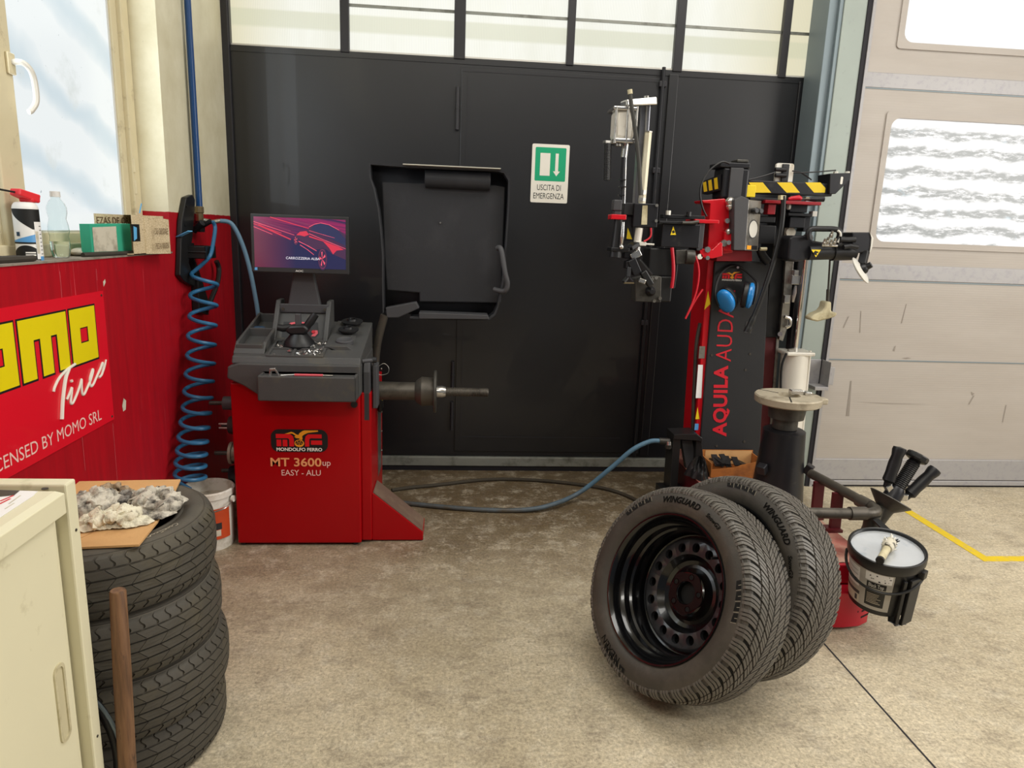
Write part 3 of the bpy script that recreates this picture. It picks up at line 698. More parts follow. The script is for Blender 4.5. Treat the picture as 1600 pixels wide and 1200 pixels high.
def rag(c, size, seed, m, label, ang=0., hgt=1., flat=.5):
    # a crumpled cloth: a gathered sheet thrown into sharp ridged folds, its hem wavering on the cardboard
    rnd = random.Random(seed); off = Vector((seed*3.7, seed*1.3, seed*.7)); ph = [rnd.uniform(0, 6.28) for _ in range(6)]
    def rid(p, k): return 1-2*abs(mn.noise(p*k+off))
    def fn(u, v):
        t = 2*PI*u; q = v
        edge = 1+.20*math.sin(2*t+ph[0])+.16*math.sin(3*t+ph[1])+.13*mn.noise(Vector((math.cos(t)*2.5, math.sin(t)*2.5, 0))+off)
        r = q*edge; x = r*math.cos(t); y = r*math.sin(t)*.74
        p = Vector((x, y, .2*q))
        wx, wy = mn.noise(p*2.2+off), mn.noise(p*2.2-off)
        p2 = Vector((x+.35*wx, y+.35*wy, 0))
        base = max(0., 1-q**2.2)
        h = base*(.30+.46*max(0, rid(p2, 1.9))**1.3+.24*max(0, rid(p2, 4.1))+.10*rid(p2, 9))+(.10*max(0, rid(p2, 3.5))+.07*max(0, rid(p2, 8)))*min(1, q*1.5)
        x += .10*wy+.04*rid(p2, 6); y += .10*wx+.04*rid(p2, 7)
        h = max(.015, h); ca, sa = math.cos(ang), math.sin(ang)
        return (c[0]+(x*ca-y*sa)*size, c[1]+(x*sa+y*ca)*size, c[2]+h*size*hgt*.55)
    b = MB(); b.grid(fn, 120, 44)
    for k in range(9):     # twisted folds lying over the heap
        a0 = rnd.uniform(0, 6.28); P = []
        for i in range(5):
            a = a0+i*rnd.uniform(.35, .7); q = rnd.uniform(.25, .85); x, y = q*math.cos(a), q*math.sin(a)*.74; ca, sa = math.cos(ang), math.sin(ang)
            P.append(Vector((c[0]+(x*ca-y*sa)*size, c[1]+(x*sa+y*ca)*size, c[2]+size*hgt*(.17+.40*max(0, 1-q**2)*rnd.uniform(.8, 1.25)))))
        S = spline(P, 9); n0 = len(b.v)
        b.tube(S, [size*(.125+.06*math.sin(i*.35+k)+.04*mn.noise(Vector((i*.4, k, seed)))) for i in range(len(S))], 10)
        for v in b.v[n0:]:
            d = mn.noise(v*90+off)*.10+mn.noise(v*220)*.05; v.x += d*size; v.y += d*size*.6; v.z = max(c[2]+.003, v.z+d*size*.8)
    return b.top('shop_rag', m, label, 'rag', c, 'rags on the cardboard', solid=.0022, ang=50)
zr = zt+.006
rag((-0.8776,1.6991,0.7)[:2]+(zr,), .072, 3, 'cloth', 'grey streaked rag bundle next to the cream cabinet on cardboard', 1.2, 1.25)
rag((-0.8093,1.644,0.69)[:2]+(zr,), .070, 11, 'clean_cloth', 'cleanest cream rag, in front on the cardboard', .5, .8)
rag((-0.8312,1.759,0.7)[:2]+(zr,), .048, 21, 'dark_cloth', 'rag with black oil stains in the middle of the cardboard', .2, 1.0)
rag((-0.7528,1.7542,0.69)[:2]+(zr,), .085, 5, 'cloth', 'grey rag trailing a corner over the hole of the top tyre', -.35, .62)
rag((-0.8756,1.7943,0.7)[:2]+(zr,), .05, 31, 'brown_cloth', 'brownish rag at the back of the cardboard behind the others', .9, 1.2)

# ---------------------------------------------------------------- cream steel cabinet in the left foreground
cab = thing('storage_cabinet', 'cream painted steel cabinet in the left foreground with a recessed pull', 'cabinet', (-.98, .9, 0))
MB().span((-1.18, .35, .05), (-.775, 1.36, .860)).build('body', 'cabinet', cab, bev=.003, smooth=False)
sp_ = MB(); sp_.span((-1.19, 1.366, 0), (-.752, 1.402, .884)); sp_.build('side_panel', 'cabinet', cab, bev=.004, smooth=False)
MB().span((-1.185, .35, 0), (-.80, 1.36, .06)).build('plinth', 'dark_steel', cab, smooth=False)
lid = MB(); lid.prism([(-1.18, .868), (-1.18, .876), (-.765, .876), (-.748, .872), (-.748, .830), (-.752, .830), (-.753, .868)], .35, 1.352, 'y'); lid.build('lid', 'cabinet', cab, bev=.002, smooth=False)
dr = MB(); dr.span((-.775, .62, .06), (-.756, 1.322, .832)); dr = dr.build('door', 'cabinet', cab, bev=.004, smooth=False)
hz = (.37, .475)
fr_ = MB(); P0 = rrect(1.262, .375, 1.298, .545, .016, 5); P1 = rrect(1.268, .382, 1.292, .538, .011, 5); n = len(P0)
fr_.add([(-.7525, a, b) for a, b in P0]+[(-.7525, a, b) for a, b in P1]+[(-.762, a, b) for a, b in P1]+[(-.757, a, b) for a, b in P0],
        [(i, (i+1) % n, n+(i+1) % n, n+i) for i in range(n)]+[(n+i, n+(i+1) % n, 2*n+(i+1) % n, 2*n+i) for i in range(n)]+[(i, (i+1) % n, 3*n+(i+1) % n, 3*n+i) for i in range(n)])
pl_ = fr_.build('recessed_pull', 'bone', dr, ang=50)
MB().prism(P1, -.7556, -.7553, 'x').build('pull_hollow', 'pull_shade', pl_, smooth=False)
sc_ = MB()
for y, z in ((1.384, .78), (1.384, .30)): sc_.cyl((-.752, y, z), (-.7505, y, z), .003)
for x, y in ((-.79, 1.362), (-1.0, 1.385)): sc_.cyl((x, y, .884 if y > 1.37 else .876), (x, y, .8855 if y > 1.37 else .8775), .006)
each(sc_, 'screw', 'iron', cab)
# printed sheet on the cabinet
pz = .8765
pa = [(-0.9158,1.3558,0.8765), (-0.7948,1.347,0.8765), (-0.79,1.3236,0.8765), (-0.788,1.2201,0.8765), (-0.8126,1.1145,0.8765)]
lf = MB().prism([(p[0], p[1]) for p in pa], pz, pz+.0008, 'z')
lf = lf.top('printed_leaflet', 'paper', 'white printed leaflet with a dark picture lying on the cream cabinet', 'leaflet', (pa[2][0], pa[2][1], pz), smooth=False)
q = [(-0.9034,1.3548,0.8776), (-0.8286,1.3489,0.8776), (-0.8246,1.3238,0.8776), (-0.883,1.3037,0.8776)]
MB().poly(q).build('picture', 'bezel', lf, smooth=False)
for (a, b2, c2_, d2) in (((-6,783), (22,774), (20,779), (-6,790)), ((-8,793), (12,785), (10,788), (-9,797))): pass
st = MB()
for (x0, y0, x1, y1) in (((-0.8323,1.2944,0.8777)[:2]+(-0.8255,1.3235,0.8777)[:2]), ((-0.8256,1.2758,0.8777)[:2]+(-0.8218,1.3073,0.8777)[:2])): st.bar((x0, y0, pz+.0012), (x1, y1, pz+.0012), .004, .0004)
each(st, 'red_print', 'red_ink', lf, smooth=False)
st = MB()
for (x0, y0, x1, y1) in (((-0.8093,1.2821,0.8777)[:2]+(-0.813,1.3236,0.8777)[:2]), ((-0.8017,1.2578,0.8777)[:2]+(-0.8022,1.2853,0.8777)[:2])): st.bar((x0, y0, pz+.0012), (x1, y1, pz+.0012), .0025, .0004)
each(st, 'text_line', 'label_grey', lf, smooth=False)

# wooden handle leaning on the tyre stack, and a black hoop on the floor behind the cabinet
mw, N, L, b = nodes('worn_wood', .6); tc = N.new('ShaderNodeTexCoord').outputs['Object']
wc = mixc(N, L, rng(N, L, noise(N, L, mapping(N, L, tc, (30, 30, 2)), 3, 6), .35, .65), lin('7d5a3d'), lin('553a26'))
L.new(mixc(N, L, rng(N, L, noise(N, L, mapping(N, L, tc, (12, 12, 3)), 4, 8), .58, .7), wc, lin('2e2118')), b.inputs['Base Color']); M['wood'] = mw
tpt = Vector((-0.7041,1.43,0.6211)); bt = Vector((-0.7161,1.41,-0.028)); dd = (bt-tpt).normalized(); bt = tpt+dd*(tpt.z/-dd.z)
hd = MB().lathe([(0, 0), (0, .0145), (.004, .0165), (.2, .0185), ((bt-tpt).length, .0185), ((bt-tpt).length, 0)], tpt, dd, 18)
hd.top('wooden_handle', 'wood', 'brown worn wooden tool handle standing upright against the tyre stack', 'handle', bt)
hp = thing('black_hoop', 'thin black hoop leaning between the cream cabinet and the tyre stack', 'hoop', (-.87, 1.43, 0))
cc = Vector((-.872, 1.432, .20)); pts = [cc+Vector((.135*math.cos(t*2*PI/48), .004*math.sin(t*2*PI/48), .2*math.sin(t*2*PI/48))) for t in range(49)]
MB().tube(pts, .011, 10, cap=False).build('hoop', 'black_plastic', hp)
pts = [cc+Vector((.146*math.cos(t*2*PI/48), .004*math.sin(t*2*PI/48)-.004, .205*math.sin(t*2*PI/48))) for t in range(49)]
MB().tube(pts, .0045, 8, cap=False).build('edge_trim', 'post_dark', hp)

# ---------------------------------------------------------------- wheel balancer
bal = thing('wheel_balancer', 'red wheel balancer with a grey tool tray, a monitor and a raised dark hood', 'machine', (-.62, 3.2, 0))
YF = 2.955
b = MB(); b.span((-.928, YF, .012), (-.39, 3.50, .74)); body = b.build('body', 'red_paint', bal, bev=.006, smooth=False)
b = MB(); b.span((-.39, 2.985, .012), (-.346, 3.46, .70)); b.build('side_channel', 'red_paint', bal, bev=.004, smooth=False)
b = MB(); b.prism([(-.346, .006), (-.346, .235), (-.117, .043), (-.117, .006)], 3.0, 3.165, 'y'); b.build('foot_ramp', 'red_paint', bal, bev=.002, smooth=False)
b = MB(); b.prism([(-.342, .2352), (-.338, .2352), (-.119, .0478), (-.119, .0455), (-.342, .2325)], 3.006, 3.16, 'y'); b.build('ramp_tread', 'dusty_steel', bal, smooth=False)
for x, y in ((-.13, 3.02), (-.91, 2.98), (-.42, 2.98)): MB().cyl((x, y, 0), (x, y, .014), .014).build('foot', 'black_plastic', bal)
for z in (.72, .6, .5, .4, .3): MB().cyl((-.346, 3.42, z), (-.3415, 3.42, z), .005).build('rivet', 'steel', bal)
MB().span((-.3455, 3.25, .22), (-.3445, 3.40, .55)).build('side_label', 'steel', bal, smooth=False)
wl = MB().span((-.344, 3.24, .545), (-.325, 3.34, .64)); wl = wl.build('side_socket', 'black_plastic', bal, bev=.006)
MB().prism([(3.25, .60), (3.32, .60), (3.285, .645)], -.3245, -.3238, 'x').build('warning_sticker', 'yellow_sticker', wl, smooth=False)

# grey plastic tool tray
t = MB(); t.prism([(-.925, .815), (-.93, .765), (-.865, .735), (-.79, .685), (-.40, .68), (-.383, .70), (-.383, .83), (-.88, .83)], 2.925, 3.50, 'y')
tray = t.build('tool_tray', 'grey_tray', bal, bev=.006, smooth=False)
t = MB()   # step behind the front lip
t.prism([(2.945, .825), (2.96, .855), (3.06, .875), (3.42, .95), (3.42, .82)], -.915, -.385, 'x'); t.build('tray_deck', 'grey_tray', tray, bev=.005, smooth=False)
# front pocket: a shallow bin hanging over the front
p = MB(); x0, x1, y0, y1, z0, z1 = -.787, -.392, 2.845, 2.935, .69, .795
p.span((x0, y0, z0), (x1, y1, z0+.099))
p.span((x0, y0, z0), (x1, y0+.010, z1)); p.span((x0, y1-.01, z0), (x1, y1, z1+.008)); p.span((x0, y0, z0), (x0+.012, y1, z1)); p.span((x1-.012, y0, z0), (x1, y1, z1))
p.build('front_pocket', 'grey_tray', tray, bev=.005, smooth=False)
MB().cyl((-.413, 2.953, .655), (-.413, 2.945, .655), .014).build('grommet', 'black_plastic', bal)
# left bins
lb = MB(); zt = lambda y: .845+(y-3.0)*.35
lb.prism([(2.99, .83), (3.0, .875), (3.03, .905), (3.40, .985), (3.42, .985), (3.42, .83)], -.918, -.906, 'x'); lb.prism([(2.99, .83), (3.0, .875), (3.03, .905), (3.40, .985), (3.42, .985), (3.42, .83)], -.805, -.790, 'x')
for y in (3.012, 3.205, 3.40): lb.span((-.91, y-.008, .83), (-.80, y+.008, .898+(y-3.012)*.215))
lb.prism([(2.985, .83), (2.985, .862), (3.02, .894), (3.02, .83)], -.918, -.79, 'x')
lb.build('bin', 'grey_tray', tray, bev=.003, smooth=False)
lf_ = MB(); lf_.prism([(3.01, .85), (3.40, .93), (3.40, .83), (3.01, .83)], -.908, -.80, 'x'); lf_.build('bin_floor', 'dark_plastic', tray, smooth=False)
# right deck for cones
rd_ = MB(); rd_.prism([(-.565, .83), (-.565, .90), (-.55, .935), (-.455, .935), (-.405, .90), (-.388, .86), (-.388, .83)], 3.05, 3.42, 'y')
for i, v in enumerate(rd_.v):
    if v.z > .84: v.z += (v.y-3.05)*.17-.045
rd_.build('cone_deck', 'grey_tray', tray, bev=.008, smooth=False)
cup = MB().lathe([(-.004, 0), (.002, .030), (.006, .034), (.003, .039), (-.012, .040)], (-.475, 3.115, .905), (0, -.17, 1), 28); cup.build('cup', 'grey_plastic', tray)
# weight compartments
w_ = MB(); x0, x1, y0, y1 = -.772, -.548, 2.965, 3.135
def zz_(y): return .862+(y-y0)*.22
for x in (x0, -.672, x1): w_.prism([(y0, .83), (y0, zz_(y0)), (y1, zz_(y1)), (y1, .83)], x-.006, x+.006, 'x')
for y in (y0, 3.045, y1): w_.prism([(x0-.006, .83), (x0-.006, zz_(y)), (x1+.006, zz_(y)), (x1+.006, .83)], y-.006, y+.006, 'y')
w_.build('weight_bin', 'grey_tray', tray, bev=.002, smooth=False)
MB().prism([(y0, .845), (y1, .845+.037), (y1, .82), (y0, .82)], x0, x1, 'x').build('weight_bin_floor', 'dark_plastic', tray, smooth=False)
# upright panel carrying the keypad and the monitor neck
up_ = MB(); up_.prism([(3.16, .87), (3.30, 1.035), (3.345, 1.035), (3.345, .87)], -.790, -.565, 'x'); up_ = up_.build('console', 'grey_tray', bal, bev=.005, smooth=False)
for x in (-.800, -.572): 
    s_ = MB().prism([(3.13, .86), (3.285, 1.06), (3.36, 1.06), (3.36, .86)], x-.007, x+.014, 'x'); s_.build('console_rib', 'grey_tray', up_, bev=.004, smooth=False)
d_ = Vector((0, .14, .165)).normalized(); nrm = Vector((0, -d_.z, d_.y))
def con(x, t, h=0.): return Vector((x, 3.16, .87))+d_*t+nrm*h
kp = MB(); kp.add([con(-.765, .035, .001), con(-.62, .035, .001), con(-.602, .06, .001), con(-.612, .125, .001), con(-.765, .125, .001)], [(0, 1, 2, 3, 4)]); kp = kp.build('keypad', 'dark_plastic', up_, smooth=False)
MB().add([con(-.745, .105, .002), con(-.655, .105, .002), con(-.66, .122, .002), con(-.70, .128, .002), con(-.735, .120, .002)], [(0, 1, 2, 3, 4)]).build('red_flash', 'pink_red', kp, smooth=False)
MB().add([con(-.635, .050, .002), con(-.617, .05, .002), con(-.606, .066, .002), con(-.61, .082, .002), con(-.62, .082, .002)], [(0, 1, 2, 3, 4)]).build('red_corner', 'pink_red', kp, smooth=False)
MB().cyl(con(-.627, .072, .001), con(-.627, .072, .006), .008).build('button', 'red_plastic', kp)
mp = MB().span((-.788, 3.265, 1.005), (-.567, 3.28, 1.045)); mp.build('neck_plate', 'grey_plastic', up_, bev=.004, smooth=False)
for x in (-.772, -.583): MB().cyl((x, 3.266, 1.022), (x, 3.258, 1.022), .007).build('screw', 'iron', up_)
nk = MB(); P0 = [(-.757, 1.01), (-.598, 1.01), (-.635, 1.20), (-.72, 1.20)]
nk.prism(P0, 3.268, 3.30, 'y'); nk.build('monitor_neck', 'grey_plastic', bal, bev=.006, smooth=False)
# monitor, turned a little and leaning back
ms = MB(); mo_c = Vector((-.675, 3.205, 1.315)); MR = Matrix.Rotation(-.02, 3, 'Z')@Matrix.Rotation(-.05, 3, 'X')
def mon(x, z, y=0.): return mo_c+MR@Vector((x, y, z))
MW, MH = .425, .252
ms.v = [mon(a*MW/2, c*MH/2, y) for y in (0, .03) for a, c in ((-1, -1), (1, -1), (1, 1), (-1, 1))]; ms.f = [(0, 1, 2, 3), (7, 6, 5, 4), (0, 4, 5, 1), (1, 5, 6, 2), (2, 6, 7, 3), (3, 7, 4, 0)]
monr = ms.build('monitor', 'bezel', bal, bev=.004, smooth=False)
SX0, SX1, SZ0, SZ1 = -MW/2+.014, MW/2-.014, -MH/2+.022, MH/2-.013
def scr(u, v, k=1): return mon(SX0+(SX1-SX0)*u, SZ0+(SZ1-SZ0)*v, -.0006*k)
m, N, L, bs_ = nodes('screen', .15); tcx = N.new('ShaderNodeTexCoord').outputs['UV']
sp = N.new('ShaderNodeSeparateXYZ'); L.new(tcx, sp.inputs[0]); U, V = sp.outputs['X'], sp.outputs['Y']
g1 = mixc(N, L, rng(N, L, U, 0, .45), lin('7a2f4a'), lin('2b2d58'))
streak = mathn(N, L, 'ADD', V, mathn(N, L, 'MULTIPLY', U, .30))
st_ = N.new('ShaderNodeCombineXYZ'); L.new(mathn(N, L, 'MULTIPLY', streak, 16), st_.inputs[0]); L.new(mathn(N, L, 'MULTIPLY', U, .6), st_.inputs[1])
sn = noise(N, L, st_.outputs[0], 1.0, 6, .7)
upr = rng(N, L, streak, .68, 1.0)
g2 = mixc(N, L, mathn(N, L, 'MULTIPLY', upr, rng(N, L, sn, .35, .62)), g1, lin('b52a6a'))
g3 = mixc(N, L, mathn(N, L, 'MULTIPLY', upr, rng(N, L, sn, .6, .7)), g2, lin('4a2a68'))
L.new(g3, bs_.inputs['Emission Color']); bs_.inputs['Emission Strength'].default_value = .8; bs_.inputs['Base Color'].default_value = (.01, .01, .01, 1); M['screen'] = m
s_ = MB().add([scr(0, 0), scr(1, 0), scr(1, 1), scr(0, 1)], [(0, 1, 2, 3)]); s_ = s_.build('screen', 'screen', monr, smooth=False, recalc=False)
uv = s_.data.uv_layers.new(name='UVMap')
for i, c in enumerate(((0, 0), (1, 0), (1, 1), (0, 1))): uv.data[i].uv = c
E_ = {k: emat('screen_'+k, c, s) for k, c, s in (('red', 'e8304f', .85), ('pink', 'ff5a72', 1.0), ('navy', '232a5a', .8), ('dark', '33254f', .7), ('white', 'f2ecf6', 1.0), ('mauve', '8a2a5c', .8), ('plum', '4d2450', .75))}
def spoly(pts, k, lay, name='picture_detail'):
    return MB().add([scr(u, v, lay) for u, v in pts], [tuple(range(len(pts)))]).build(name, E_[k], s_, smooth=False, recalc=False)
def sline(pts, w, k, lay, name='picture_line'):
    b = MB()
    for (u0, v0), (u1, v1) in zip(pts, pts[1:]):
        du, dv = (u1-u0)*1.75, v1-v0; l = math.hypot(du, dv); nx, ny = -dv/l*w/1.75, du/l*w
        b.add([scr(u0+nx, v0+ny, lay), scr(u0-nx, v0-ny, lay), scr(u1-nx*.7, v1-ny*.7, lay), scr(u1+nx*.7, v1+ny*.7, lay)], [(0, 1, 2, 3)])
    return b.build(name, E_[k], s_, smooth=False, recalc=False)
# a generic car speeding through light streaks
car = [(.46, .66), (.50, .74), (.58, .77), (.61, .84), (.70, .92), (.80, .90), (.92, .80), (1.0, .70), (1.0, .2), (.86, .3), (.78, .40), (.72, .40), (.66, .38), (.50, .56)]
spoly(car, 'plum', 2, 'car_body')
spoly([(.62, .79), (.66, .88), (.73, .91), (.81, .88), (.92, .77), (1., .62), (1., .48), (.9, .56), (.78, .66)], 'navy', 3, 'car_window')
spoly([(.46, .66), (.50, .73), (.57, .75), (.60, .68), (.55, .64), (.50, .66)], 'red', 3, 'car_fender'); spoly([(.74, .58), (.82, .52), (.92, .46), (.98, .40), (.90, .38), (.86, .30), (.82, .42)], 'red', 3, 'car_fender')
spoly([(.60, .66), (.74, .58), (.80, .53), (.70, .58), (.60, .63)], 'red', 4)
sline([(.60, .76), (.75, .69), (.88, .63)], .004, 'pink', 4); sline([(.60, .70), (.78, .57), (1.0, .42)], .006, 'pink', 4); sline([(.60, .83), (.66, .89), (.73, .92), (.82, .89), (.93, .79)], .006, 'pink', 4)
sline([(.485, .54), (.58, .46), (.68, .36)], .008, 'pink', 4); sline([(.50, .47), (.58, .38), (.65, .28)], .006, 'pink', 4)
def swheel(cu, cv, ru, rv, lay):
    e = lambda k: [(cu+ru*k*math.cos(t*PI/14), cv+rv*k*math.sin(t*PI/14)) for t in range(28)]
    spoly(e(1.15), 'dark', lay, 'car_tyre'); o = MB(); a = e(1.0); c = e(.9)
    o.add([scr(u, v, lay+1) for u, v in a]+[scr(u, v, lay+1) for u, v in c], [(i, (i+1) % 28, 28+(i+1) % 28, 28+i) for i in range(28)]); o.build('car_rim', E_['mauve'], s_, smooth=False, recalc=False)
    for k in range(5):
        t = k*2*PI/5+.5; spoly([(cu-.004, cv), (cu+ru*.75*math.cos(t-.2), cv+rv*.75*math.sin(t-.2)), (cu+ru*.75*math.cos(t+.2), cv+rv*.75*math.sin(t+.2))], 'pink', lay+2, 'car_spoke')
swheel(.455, .56, .022, .085, 4); swheel(.745, .20, .045, .20, 4)
for i, (a, c, d, e, k, w) in enumerate(((0, .90, .44, .66, 'pink', .006), (0, .86, .30, .69, 'red', .008), (0, .80, .20, .66, 'pink', .006), (0, .95, .40, .74, 'mauve', .012), (.18, 1., .60, .80, 'red', .010), (.05, .84, .40, .57, 'red', .016), (.35, .98, .62, .86, 'mauve', .014))):
    sline([(a, c), (d, e)], w, k, 2, 'light_streak')
a_, r_, u_ = scr(.345, .175, 8), scr(.715, .175, 8)-scr(.345, .175, 8), scr(.345, .225, 8)-scr(.345, .175, 8)
lettering('CARROZZERIA ALBA', a_, r_, u_, E_['white'], s_, bold=.0, th=0)
a_, r_, u_ = mon(-.022, -MH/2+.006, -.001), mon(.012, -MH/2+.006, -.001)-mon(-.022, -MH/2+.006, -.001), mon(-.022, -MH/2+.014, -.001)-mon(-.022, -MH/2+.006, -.001)
lettering('AOC', a_, r_, u_, 'white_ink', monr, bold=.0, th=0)
MB().add([mon(x, z, -.001) for x, z in ((-.199, -.118), (-.187, -.118), (-.187, -.106), (-.199, -.106))], [(0, 1, 2, 3)]).build('sticker', 'can_blue', monr, smooth=False)

# shaft, flange and threaded spindle pointing to the right
ys, zs = 3.15, .672
sh = MB().lathe([(-.39, 0), (-.39, .043), (-.165, .041), (-.16, .05), (-.135, .068), (-.08, .064), (-.08, 0)], (0, ys, zs), (1, 0, 0), 36); sh = sh.build('shaft_housing', 'brown_steel', bal, ang=30)
MB().lathe([(-.08, 0), (-.08, .094), (-.076, .098), (-.068, .098), (-.066, .094), (-.066, 0)], (0, ys, zs), (1, 0, 0), 48).build('flange', 'dark_steel', bal, ang=30)
MB().lathe([(-.066, 0), (-.066, .027), (-.04, .0275), (-.025, .022), (-.022, 0)], (0, ys, zs), (1, 0, 0), 30).build('nose', 'bright_steel', bal, ang=30)
pr = [(-.03, 0), (-.03, .020)]
for i in range(30): x = -.022+i*.0063; pr += [(x, .0186), (x+.0018, .0202), (x+.0042, .0202), (x+.0062, .0186)]
pr += [(.168, .0190), (.172, .016), (.172, 0)]
MB().lathe(pr, (0, ys, zs), (1, 0, 0), 24).build('threaded_spindle', 'brown_steel', bal, ang=20)
# measuring arm beside the tray
ma = MB(); ma.prism([(2.985, .572), (3.075, .572), (3.095, .70), (3.085, .80), (3.05, .835), (3.0, .83), (2.985, .79)], -.379, -.350, 'x'); ma = ma.build('measuring_arm', 'dark_grey', bal, bev=.004, smooth=False)
MB().span((-.343, 3.02, .62), (-.322, 3.10, .815)).build('arm_plate', 'grey_plastic', ma, bev=.004, smooth=False)
MB().cyl((-.385, 3.0, .835), (-.33, 3.02, .838), .009).build('pointer', 'grey_plastic', ma); MB().cyl((-.345, 3.02, .838), (-.325, 3.02, .838), .013).build('knob', 'dark_plastic', ma)
MB().tube([(-0.3339,3.2,0.7763), (-0.3105,3.2,0.7888), (-0.2901,3.2,0.7711), (-0.2931,3.2,0.7439), (-0.3224,3.2,0.7343), (-0.337,3.2,0.7401)], .0018, 6, sm=6).build('wire_loop', 'steel', bal)

# raised hood with its bent support tube
Yh = 3.40
MB().tube([(-0.3242,3.38,0.9918), (-0.3604,3.4,0.8544), (-0.3756,3.42,0.7234), (-0.3862,3.42,0.5116)], .0195, 14, sm=6).build('hood_tube', 'brown_steel', bal)
out = [(-0.3947,1.6887),(-0.2088,1.6827),(-0.0328,1.6817),(0.1984,1.6831),(0.2345,1.676),(0.2566,1.6425),(0.2577,1.5266),(0.2517,1.3491),(0.2425,1.1674),(0.2218,1.0436),(0.2074,1.0059),(0.177,0.9801),(-0.0521,0.9742),(-0.2055,0.9795),(-0.3333,0.9978),(-0.3358,1.1499),(-0.3354,1.2696),(-0.3438,1.3871),(-0.3552,1.4884),(-0.3751,1.5821),(-0.3922,1.6268)]
hb = MB()
def hdep(x, z):   # the panel bulges away from the camera and its left edge flares forward
    return 3.455-.02*max(0, (-.20-x))/.15
n = len(out)
cx_ = sum(p[0] for p in out)/n; cz_ = sum(p[1] for p in out)/n
inn = [(cx_+(x-cx_)*.972, cz_+(z-cz_)*.972) for x, z in out]
vs = [(x, hdep(x, z), z) for x, z in inn]+[(cx_, hdep(cx_, cz_), cz_)]
hb.add(vs, [(i, (i+1) % n, n) for i in range(n)])
hp_ = hb.build('hood', 'hood', bal, ang=60, solid=.006)
rim_ = MB()
idx = list(range(0, n))
F0 = [(x, 3.375, z) for x, z in out]; Bk_ = [(x, hdep(*p2)+.004, z) for (x, z), p2 in zip(out, out)]; In = [(cx_+(x-cx_)*.975, 3.377, cz_+(z-cz_)*.975) for x, z in out]; Ib = [(x, hdep(x, z)-.002, z) for x, z in inn]
rim_.add(F0+In+Ib+Bk_, sum([[(i, (i+1) % n, n+(i+1) % n, n+i), (n+i, n+(i+1) % n, 2*n+(i+1) % n, 2*n+i), (i, (i+1) % n, 3*n+(i+1) % n, 3*n+i)] for i in idx if i < 13 or i > 13], []))
rim_.build('hood_rim', 'hood', hp_, ang=40)
def Hq(px): return px
# raised inner field and rolled stiffener
A = [(-0.3411,1.6089),(0.1939,1.6164),(0.2396,1.6095),(0.2364,1.0585),(-0.1621,1.0537),(-0.1624,1.097),(-0.3186,1.1047),(-0.3303,1.2684)]
f_ = MB().prism(A, 3.428, 3.452, 'y'); f_.build('inner_field', 'hood', hp_, bev=.006, smooth=False)
rl = MB().cyl((-0.1398,3.42,1.6316), (0.1662,3.42,1.6298), .042, n=24); rl.build('stiffener_roll', 'hood', hp_, bev=.004)
lg = MB().prism([(-0.3192,1.0279),(-0.1744,1.0593),(-0.159,1.0292),(-0.2589,0.9806),(-0.3133,0.9792)], 3.37, 3.42, 'y'); lg.build('hinge_bracket', 'dark_grey', hp_, bev=.004, smooth=False)
sh_ = MB().prism([(-0.1589,1.0139),(0.169,1.0103),(0.1758,0.9888),(-0.1587,0.9832)], 3.33, 3.42, 'y'); sh_.build('lower_lip', 'dark_grey', hp_, bev=.003, smooth=False)
hg = MB().tube([(0.2055,3.36,1.324), (0.2226,3.34,1.3192), (0.2428,3.32,1.2166), (0.2568,3.32,1.1601), (0.2435,3.33,1.1257), (0.1962,3.36,1.1309)], .0125, 10, sm=5); hg.build('hood_handle', 'grey_plastic', hp_)
hs = MB().bar((-0.2366,3.36,1.6854), (0.209,3.36,1.6847), .05, .004, (0, 0, 1)); hs.build('top_edge_highlight', 'hood_highlight', hp_, smooth=False)  # pale strip painting the light caught along the hood's top edge
MB().cyl((-0.0655,3.425,1.4329), (-0.0654,3.42,1.4328), .004).build('rivet', 'steel', hp_)

# maker's plate and lettering on the front
yb = YF-.0015
lg = MB().prism(rrect(-.768, .438, -.528, .540, .034, 6), yb, YF, 'y'); lg = lg.build('badge', 'logo_black', body, smooth=False)
LX0, LZ0, LK = -.768, .540, .240/1080      # badge units: photographed plate 1080 wide
def lp(x, y): return (LX0+(x-155)*LK*1.0, LZ0-(y-125)*.102/420)
def lpoly_(pts, m, k=1, name='badge_shape'): return MB().add([(lp(*p)[0], yb-.0008*k, lp(*p)[1]) for p in pts], [tuple(range(len(pts)))]).build(name, m, lg, smooth=False)
for P_ in ([(250,210),(520,210),(575,250),(590,310),(590,440),(500,440),(500,310),(480,290),(250,290)], [(260,315),(350,315),(350,440),(260,440)], [(375,315),(465,315),(465,440),(375,440)],
           [(800,440),(800,310),(815,250),(860,212),(1120,212),(1120,285),(910,285),(885,300),(880,440)], [(912,325),(1125,325),(1125,405),(912,405)]): lpoly_(P_, 'logo_red', 1, 'badge_letter')
lpoly_([(420,205),(480,188),(545,168),(590,182),(640,215),(680,225),(700,190),(760,150),(800,140),(1050,138),(1058,160),(960,172),(860,185),(800,210),(750,245),(755,300),(735,330),(720,300),(690,330),(700,290),(640,285),(600,262),(625,240),(570,205),(545,200),(480,208)], 'orange', 2, 'badge_bird')
e_ = [(692+92*math.cos(t*PI/12), 380+68*math.sin(t*PI/12)) for t in range(24)]; lpoly_(e_, 'orange', 2, 'badge_wheel'); e_ = [(690+72*math.cos(t*PI/12), 368+42*math.sin(t*PI/12)) for t in range(24)]; lpoly_(e_, 'logo_black', 3, 'badge_wheel_hole')
for k in range(5):
    t = k*2*PI/5+.3; lpoly_([(686, 368), (690+60*math.cos(t-.18), 368+34*math.sin(t-.18)), (690+60*math.cos(t+.18), 368+34*math.sin(t+.18))], 'orange', 4, 'badge_spoke')
